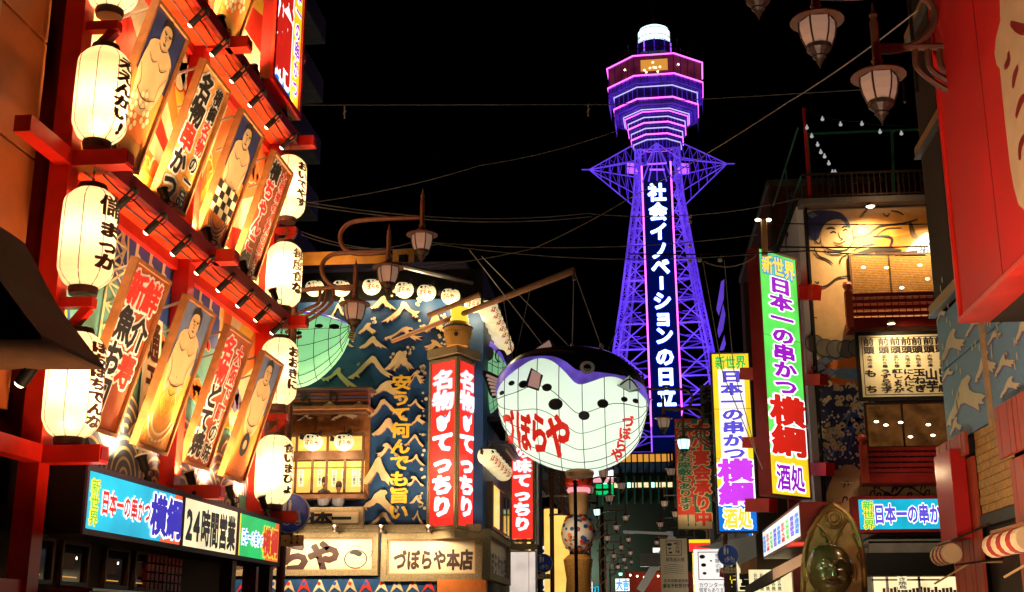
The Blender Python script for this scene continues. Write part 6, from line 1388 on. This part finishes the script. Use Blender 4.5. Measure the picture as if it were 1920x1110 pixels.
mb=MB(); u=PR.uv(1852,700)[0]; mb.box(PR,u-.05,zwb-.1,u+.1,zl-.15,-.05,.06,'trim_tan'); rp_('cover_strip',mb)
rr=random.Random(11)
for (x0,y0,x1,y1) in ((1758,615,1812,675),(1770,700,1850,790),(1825,655,1870,712),(1850,620,1880,640),(1862,660,1905,700),(1873,705,1915,740),(1780,780,1805,815),(1765,690,1790,710),(1808,590,1850,620),(1900,590,1940,640),(1755,575,1775,600)):
    a_=PR.uv(x0,(y0+y1)/2);b_=PR.uv(x1,(y0+y1)/2); c_=PR.uv((x0+x1)/2,y1)[1]; d_=PR.uv((x0+x1)/2,y0)[1]
    P=[(a_[0]+(b_[0]-a_[0])*p,c_+(d_-c_)*(q+.05)/.7) for p,q in CREST2]; mb=MB(); mb.poly(PR,[(p+.05,q-.04) for p,q in P],.008,'violet'); mb.poly(PR,P,.013,'cream')
    for k in range(4): mb.disc(PR,b_[0]-(b_[0]-a_[0])*rr.random(),d_+.1+.12*k,.035,.013,'cream',8,ry=.07)
    rp_('wave_crest',mb)
# slatted front
def slats(u0,u1,w0,w1,d):
    n=int((u1-u0)/.24)
    for k in range(n):
        mb=MB(); a_=u0+(u1-u0)*k/n; mb.box(PR,a_+.012,w0,a_+(u1-u0)/n-.012,w1,d-.05,d+rr.uniform(0,.012),'slat_red'); rp_('slat',mb)
u1=PR.uv(1822,900,.15)[0]; u2=PR.uv(1890,900,.15)[0]
slats(ue+.05,u1,0,zwb-.45,.1); slats(ue-.02,u1+.1,zwb-.43,zwb-.02,.22); slats(u2,un,0,PR.uv(1890,800,.15)[1]-.5,.1); slats(u2-.12,un,PR.uv(1890,805,.2)[1]-.4,PR.uv(1890,752,.2)[1],.22)
for k in range(10):
    for j in range(5):
        zb_=PR.uv(1860,960)[1]; z1_=PR.uv(1850,800)[1]; ua=u1+.02;ub=u2-.02; mb=MB(); w_=(ub-ua)/5; h_=(z1_-zb_)/10
        if k<10: mb.box(PR,ua+w_*j+.004,zb_+h_*k+.006,ua+w_*(j+1)-.004,zb_+h_*(k+1)-.006,.0,.03+rr.uniform(0,.02),'reed'); rp_('shingle',mb)
mb=MB(); mb.box(PR,u1,zb_-.22,u2,zb_-.02,-.1,.08,'iron'); rp_('lintel',mb)
mb=MB(); mb.box(PR,u1,0,u2,zb_-.22,-.5,-.4,'black'); rp_('shop_opening',mb)
Pb5=Pl((5.75,0,0),(0,-1,0)); a_=Pb5.uv(1752,850);b_=Pb5.uv(1778,862)
t=thing('red_sign_box',(5.75,23.6,2.9),'plain dark red sign box in front of the slatted wall','sign'); mb=MB(); f=Pl((aY(1765,1015,23.8).x,23.8,aY(1765,1017,23.8).z),(1,0,0)); mb.box(f,0,0,.26,aY(1750,858,23.8).z-f.O.z,-.0,1.2,'red_matte'); obj('casing',mb,t)
# red billboard box
PB5=Pl((3.6,0,0),(0,-1,0)); t=thing('billboard',(4.2,10,4.85),'huge red projecting billboard with a cream figure shape, dark underside','billboard')
zb_=PB5.uv(1803,600)[1]; uf=PB5.uv(1803,600)[0]
mb=MB(); mb.box(PB5,uf,zb_,-5,12.5,-1.1,0,'red_matte' if 'red_matte' in MATS else 'red_steel'); obj('panel',mb,t)
mb=MB(); mb.frame(PB5,uf-.03,zb_-.03,-5,12.5,.06,-.3,.03,'red_steel'); mb.box(PB5,uf,zb_-.035,-5,zb_-.005,-1.1,-.3,'dark_wall'); obj('edge_trim',mb,t)
mb=MB(); P=[PB5.uv(*p) for p in ((1875,-80),(1877,0),(1878,40),(1870,70),(1867,100),(1871,122),(1877,128),(1882,180),(1888,240),(1896,310),(1903,350),(1912,384),(1925,395),(2000,380),(2000,-80))]; mb.prism(PB5,P,0,.012,'flesh'); obj('figure_shape',mb,t)
mb=MB()
for pts in ([(1898,44),(1910,52),(1925,56),(1940,50)],[(1886,126),(1894,115),(1893,98)],[(1902,165),(1905,145),(1912,125)],[(1908,220),(1915,195),(1925,180)],[(1915,300),(1916,275),(1925,255)]): mb=MB(); mb.stroke(PB5,[PB5.uv(*p) for p in pts],.1,.016,'dark_red'); obj('figure_line',mb,t)
light('wash','SPOT',(1.2,9.5,1.7),1500,(1,.7,.5),None,.2,target=(3.6,11.5,7.5),angle=90,blend=1); light('wash','SPOT',(3.2,12.4,1.8),60,(1,.7,.4),None,.1,target=(3.8,12.9,5.2),angle=40,blend=1)  # spots added low in the street to brighten the billboard
light('wash','SPOT',(2.6,16,1.8),900,(1,.72,.5),None,.3,target=(6,20,5),angle=90,blend=1)  # another added spot, stands in for shop spill on the right wall
mat('awning_red',(.35,.02,.015),.8,noise=.2,ns=6)
# striped awnings, rolled up
def awn(lab,x,y0,y1,z):
    t=thing('rolled_awning',(x,(y0+y1)/2,z),lab,'awning'); n=7
    for k in range(n):
        a_=y0+(y1-y0)*k/n;b_=y0+(y1-y0)*(k+1)/n; mb=MB(); mb.lathe((x,0,z),[(.0,a_),(.15,a_+.01),(.17,a_+.02),(.17,b_-.02),(.15,b_-.01),(0,b_)],'awning_red' if k%2 else 'foam',14,ey=V(0,0,1),ez=V(0,1,0)); obj('fabric_band',mb,t)
    mb=MB(); mb.tube([V(x,y0,z+.2),V(x+.9,y0-.2,z+.6)],.022,'iron'); mb.tube([V(x,y0-.1,z-.2),V(x+.8,y0-.1,z-.1)],.02,'iron'); mb.tube([V(x,y1,z+.2),V(x,y0,z+.2)],.03,'wood'); mb.tube([V(x-.3,y0+.2,z-.5),V(x+.3,y0,z-.15),V(x+.9,y0,z-.15)],.018,'trim_tan'); obj('folding_arm',mb,t)
p=aX(1774,1040,5.3); awn('red and cream striped awning roll, the farther one by the slatted wall',5.3,p.y-.45,p.y+.5,p.z)
p=aX(1890,1018,5.2); awn('red and cream striped awning roll at the right edge, nearer one',5.2,p.y-.9,p.y+.75,p.z)
light('wash','POINT',(5.0,18.5,1.6),30,(1,.75,.5),None,.2)  # fill point added beside the awning rolls
# ================= BACKGROUND =================
# apartment block behind the left restaurant
ap=thing('apartment_block',(-20,50,0),'dark apartment block with slanting balcony undersides behind the red restaurant','building')
AX=-15.0; PA=Pl((AX,0,0),(0,1,0)); ye=aX(605,200,AX).y
mb=MB(); mb.box(PA,25,0,ye-1.2,45,-8,-1.6,'dark_wall'); obj('wall',mb,ap)
for k,(x,y) in enumerate(((612,-20),(612,86),(607,196),(603,312),(600,420),(596,520))):
    z=aX(x,y,AX).z; mb=MB(); mb.box(PA,25,z,ye,z+.15,-1.6,0,'concrete'); b_=obj('balcony_slab',mb,ap); mb=MB(); mb.box(PA,25,z+.15,ye,z+1.25,-.12,0,'steel_dark'); mb.box(PA,ye-.1,z+.15,ye,z+1.25,-1.6,-.12,'steel_dark'); obj('parapet',mb,b_)
light('wash','SPOT',(-11.5,37.5,14.4),2500,(1,.75,.5),None,.2,target=(-15,40,26),angle=60,blend=1)  # spot added above the corner roof to brighten the block, no fixture
# shop rows down the street
rr=random.Random(21)
def row(side):
    y=62 if side<0 else 47; k=0
    while y<158:
        L_=rr.uniform(7,12); h=rr.uniform(7,10.5); x=-6.0 if side<0 else 6.6; f=Pl((x,0,0),(0,1,0)) if side<0 else Pl((x,0,0),(0,-1,0)); s=1 if side<0 else -1
        t=thing('far_shop',(x,y,0),'far shop on the %s side of the street, %s from the crossing'%('left' if side<0 else 'right',(ordn+['ninth','tenth','eleventh','twelfth','thirteenth'])[k]),'building','small shops lining the far street')
        a_,b_=sorted((y*s,(y+L_-.3)*s)); mb=MB(); mb.box(f,a_,0,b_,h,-6,0,'dark_wall'); obj('wall',mb,t)
        mb=MB(); mb.box(f,a_+.3,.3,b_-.3,2.6,.01,.05,rr.choice(['warm_room2','warm_room','e_cream','amber_room'])); obj('shop_window',mb,t)
        mb=MB(); mb.box(f,a_,2.8,b_,3.0,0,1.4,rr.choice(['brick_red','dark_concrete','wood_dark'])); obj('awning',mb,t)
        for j in range(3): 
            mb=MB(); u=a_+(b_-a_)*(j+.3)/3; mb.box(f,u,4.2,u+1.2,5.6,.0,.06,rr.choice(['glass_dark','warm_room','glass_dark'])); obj('window',mb,t)
        y+=L_; 
        # projecting lit sign
        yy=y-L_/2; fs=Pl((x+ (0 if side<0 else -1.3),yy,rr.uniform(3.2,4.2)),(1,0,0)); c=rr.choice(['e_redp','e_yellow','e_cyan','e_cream','e_white','e_blue'])
        g=thing('projecting_sign',fs(.5,0,0),'small %s lit projecting sign on the %s of the far street, %s from the crossing'%({'e_redp':'red','e_yellow':'yellow','e_cyan':'cyan','e_cream':'cream','e_white':'white','e_blue':'blue'}[c],'left' if side<0 else 'right',(ordn+['ninth','tenth','eleventh','twelfth','thirteenth'])[k]),'sign','lit signs down the far street')
        mb=MB(); mb.box(fs,0.1,0,1.2,2.4,-.25,0,'steel_dark'); mb.quad(fs,.15,.05,1.15,2.35,.005,c); mb.vtext(fs,rr.choice(['食堂','麻雀','将棋','寿司','酒場']),.65,2.3,.8,1.1,.012,'t_black' if c not in('e_redp','e_blue') else 't_white',.05); obj('panel',mb,g)
        k+=1
row(-1);row(1)
# tall round ornament below the big fish
t=thing('festive_ornament',aY(1085,1110,52),'tall street ornament with an orange knobbly top over a round patterned white and blue belly','ornament'); p=aY(1085,1110,52)
q=lambda x,y: aY(x,y,52)
mb=MB(); c=q(1085,905); 
for k in range(7): a_=k*.9; mb.lathe(c+V(.36*math.cos(a_),.25*math.sin(a_),.12*(k%3)),[(0,-.26),(.22,-.15),(.26,0),(.2,.2),(0,.26)],'orange_soffit',10)
obj('top_knob',mb,t,smoothed=True)
mb=MB(); mb.lathe(q(1085,915),[(.0,.0),(.46,0),(.5,-.1),(.46,-.2)],'neon_pink_soft' if 'neon_pink_soft' in MATS else 't_halo',16); mb.lathe(q(1085,935),[(.36,.5),(.42,.1),(.4,-.4),(.34,-.9)],'flesh',14); obj('neck',mb,t,smoothed=True)
mb=MB(); cc=q(1084,1000); rad=.72; mb.lathe(cc,[(rad*math.sin(k*math.pi/12)+.001,-.85*math.cos(k*math.pi/12)) for k in range(13)],'white',18); obj('belly',mb,t,smoothed=True)
mb=MB(); 
for k in range(80):
    th=rr.uniform(.4,2.6);ph=rr.uniform(3.4,6.0); n_=V(math.sin(th)*math.cos(ph),math.sin(th)*math.sin(ph),math.cos(th)); pp=cc+V(n_.x*.735,n_.y*.735,n_.z*.865); f=Pl(pp,V(0,0,1).cross(n_) if abs(n_.z)<.9 else V(1,0,0)); mb.disc(Pl(pp,V(0,0,1).cross(n_),n_.cross(V(0,0,1).cross(n_))),0,0,rr.uniform(.03,.12),k*.0004,rr.choice(['mural_blue','paint_red','paint_orange','mural_blue']),7)
obj('belly_pattern',mb,t)
mb=MB(); mb.lathe(q(1084,1040),[(.4,0),(.62,-.2),(.5,-1.0),(.6,-2.2),(0,-2.2)],'reed',16); obj('pedestal',mb,t,smoothed=True)
light('glow','POINT',q(1060,1000)+V(0,-2.5,0),120,(1,.7,.4),None,.3)  # fill point added in front of the ornament, not a lamp of it
# glowing yellow standing lanterns left of it
for k,(x,y0,y1,w_,l) in enumerate(((1034,955,1115,.3,'tall narrow glowing yellow paper column by the 味てっちり sign'),(1050,968,1115,.42,'shorter broad glowing yellow paper column beside the ornament'))):
    Y=54-k*1.0; p=aY(x,y1,Y); h=aY(x,y0,Y).z-p.z; t=thing('paper_column',p,l,'lantern'); mb=MB(); mb.lathe(p,[(w_,0),(w_,h),(w_*.9,h+.03)],'warm_room',16); obj('shade',mb,t); mb=MB(); mb.lathe(p,[(w_*1.05,h),(w_*1.05,h+.08),(0,h+.1)],'wood_dark',16); obj('cap',mb,t)
t=thing('tiled_eave',aY(1050,880,58),'dark slanting roof eave with timber slats right of the 味てっちり sign','eave'); mb=MB()
for k in range(8): mb.bar(aY(1006,835+k*9,54),aY(1090,930+k*10,62),.12,'wood_dark' if k%2 else 'brick_red')
obj('rafter',mb,t); mb=MB(); mb.bar(aY(1006,836,53.9),aY(1090,935,61.9),.2,'steel_dark'); mb.bar(aY(1000,930,54),aY(1110,930,54),.05,'cable'); obj('gutter',mb,t)
# poles in the middle distance
for x,y0,Y,lab,m in ((1013,870,46,'slim grey-blue pole carrying the middle round blue sign','steel_dark'),(1081,905,48,'thin black pole in front of the patterned ornament','black')):
    p=aY(x,1100,Y); t=thing('utility_pole',(p.x,Y,0),lab,'pole'); mb=MB(); mb.tube([V(p.x,Y,0),V(p.x,Y,aY(x,y0,Y).z)],.1 if x<1050 else .07,m,8); obj('shaft',mb,t); mb=MB(); mb.lathe((p.x,Y,aY(x,y0,Y).z),[(.1,0),(.12,.05),(0,.12)],m,8); obj('cap',mb,t)
t=thing('rope_pole',aY(1131,1100,60),'pole wound with rope lights left of the far lamps','pole'); mb=MB(); p=aY(1131,1100,60); top=aY(1131,950,60); mb.tube([V(p.x,60,0),V(p.x,60,top.z)],.09,'iron',8); mb.tube([V(p.x+.12*math.cos(k*.7),60+.12*math.sin(k*.7),k*top.z/120) for k in range(121)],.03,'cream',5); obj('shaft',mb,t)
# round blue road signs with hour plates
def road_sign(lab,x,y,Y,rpx,mirror=False):
    c=aY(x,y,Y); r=(aY(x+rpx,y,Y).x-c.x); t=thing('road_sign',c,lab,'road sign','round blue pedestrian and bicycle signs'); f=Pl(c,(1,0,0))
    mb=MB(); mb.disc(f,0,0,r,.03,'steel_white',32); mb.disc(f,0,0,r*.96,.034,'blue_sign',32); mb.lathe(c,[(r,-.03),(r,.03)],'metal',32,ey=V(0,0,1),ez=V(0,1,0)); obj('disc',mb,t)
    mb=MB(); s=r
    for (u,w,k) in ((-.3,.5,1),(-.02,.42,.7)):
        mb.disc(f,s*u,s*(w+.24*k),s*.09*k,.04,'white',12); mb.prism(f,[(s*(u-.1*k),s*(w-.05)),(s*(u-.12*k),s*(w+.14*k)),(s*(u+.12*k),s*(w+.14*k)),(s*(u+.1*k),s*(w-.05)),(s*(u+.07*k),s*(w-.45*k)),(s*(u+.01),s*(w-.45*k)),(s*u,s*(w-.1)),(s*(u-.02),s*(w-.45*k)),(s*(u-.09*k),s*(w-.45*k))][::-1],.036,.04,'white')
    for u in (-.15,.42): mb.ring(f,s*u,-s*.45,s*.14,s*.18,.04,'white',18)
    mb.stroke(f,[(-.15*s,-.45*s),(.08*s,-.45*s),(.3*s,-.2*s),(-.05*s,-.2*s),(-.15*s,-.45*s)],s*.045,.041,'white',False,1); mb.stroke(f,[(.42*s,-.45*s),(.28*s,-.12*s),(.36*s,-.1*s)],s*.045,.041,'white',False,1); mb.stroke(f,[(.08*s,-.45*s),(-.08*s,-.12*s)],s*.045,.041,'white',False,1)
    obj('symbol',mb,t)
    mb=MB(); h=r*.42; mb.box(f,-r*.75,-r-h*1.4-.02,r*.75,-r-.04,0,.03,'plate_cream'); mb.htext(f,'9-22',-r*.62,-r-h*.72,r*.3,r*.62,.034,'ink',.02); obj('hour_plate',mb,t)
    mb=MB(); mb.box(f,-.06,-r-h*1.6,.06,.1,-.09,0,'metal'); obj('clamp',mb,t)
road_sign('large round blue road sign on the near left lamp pole, its plate showing 9-22',545,962,22.1,36)
road_sign('small round blue road sign in mid street beside the blank white box',1019,1056,45.8,17.5)
road_sign('round blue road sign on the right, under the yellow lit sign foot',1365,1041,34,20)
p=aY(1352,1100,34.2); 
# shopfront light on the walls is imitated by the spots below
# unseen lit shop windows, then fixtureless spots added as their spill
mb=MB()
for k in range(6): mb.quad(PL,13.9+k*1.25,.5,14.95+k*1.25,1.65,-.15,'warm_room2')
obj('lit_shop_windows',mb,rest)
light('shop_fill','SPOT',(3.0,28,2.1),1500,(1,.74,.45),None,.3,target=(7.5,36,8),angle=75,blend=1)
light('shop_fill','SPOT',(-6.4,31,2.1),1300,(1,.76,.5),None,.3,target=(-8,38,9),angle=80,blend=1)
light('facade_fill','SPOT',(-4.0,13.0,1.75),1150,(1,.5,.22),None,.3,target=(-7,15.5,8.5),angle=95,blend=1)
light('facade_fill','SPOT',(-4.2,18.2,1.9),900,(1,.5,.22),None,.3,target=(-7,19,8.5),angle=95,blend=1)
light('facade_fill','SPOT',(-5.2,11.0,1.7),330,(1,.55,.25),None,.3,target=(-7.2,12.5,7.5),angle=80,blend=1)

# far end of the street
t=thing('red_canopy',aY(1230,1100,118),'dim red lit canopy low at the far end of the street','canopy'); f=Pl((0,118,0),(1,0,0)); a=f.rect(1172,1072,1300,1112); mb=MB(); mb.box(f,a[0],a[1]-1,a[2],a[3],-2,0,'brick_red'); obj('cover',mb,t); mb=MB()
for k in range(9): mb.disc(f,a[0]+.5+k*.65,a[3]-.3-.1*(k%3),.1,.03,'bulb',6)
obj('lamp_row',mb,t); light('glow','POINT',f(a[0]+3,a[3]-.5,3),300,(1,.25,.12),t,.3)  # canopy, its lamp row and red point are added to imitate a red glow
t=thing('small_lit_sign',aY(1165,1095,100),'small bluish white lit square sign far down the street','sign'); f=Pl((0,100,0),(1,0,0)); a=f.rect(1154,1085,1180,1108); mb=MB(); mb.box(f,a[0],a[1],a[2],a[3],-.2,0,'e_white'); mb.htext(f,'大吉',a[0]+.05,(a[1]+a[3])/2,(a[2]-a[0])/2.1,.9,.01,'t_lblue',.05); obj('panel',mb,t)
t=thing('slanted_roof_beam',aY(1250,1040,90),'pale slanted roof beam rising to the right in the dark street end','beam'); mb=MB(); mb.bar(aY(1200,1108,90),aY(1262,1005,90),.55,'steel_white'); obj('strut',mb,t); mb=MB(); mb.bar(aY(1168,997,88),aY(1262,1001,88),.18,'steel_white'); obj('crossbar',mb,t); mb=MB(); mb.bar(aY(1200,1050,90),aY(1290,1052,90),.9,'concrete'); obj('eave_board',mb,t)
t=thing('white_lamp_panel',aY(1232,1032,92),'small glowing white panel above the slanted beam','sign'); f=Pl((0,92,0),(1,0,0)); a=f.rect(1224,1027,1240,1036); mb=MB(); mb.box(f,a[0],a[1],a[2],a[3],-.1,0,'e_white'); obj('panel',mb,t)
for y_,x_ in ((70,0),(95,.5),(125,1.5)): light('street_fill','POINT',(x_,y_,4),1300,(.9,.95,.85),None,.4)  # points added over the road to brighten the far street
light('roof_fill','POINT',(7.5,34.6,14.1),25,(1,.6,.3),None,.05)  # added point without fixture brightens the roof screen
# billboard seams and rivets
for k in range(3):
    mb=MB(); u=uf+1.6+k*2.2; mb.box(PB5,u,zb_,u+.012,12.5,0,.006,'dark_red'); obj('seam',mb,bpy.data.objects['billboard'])
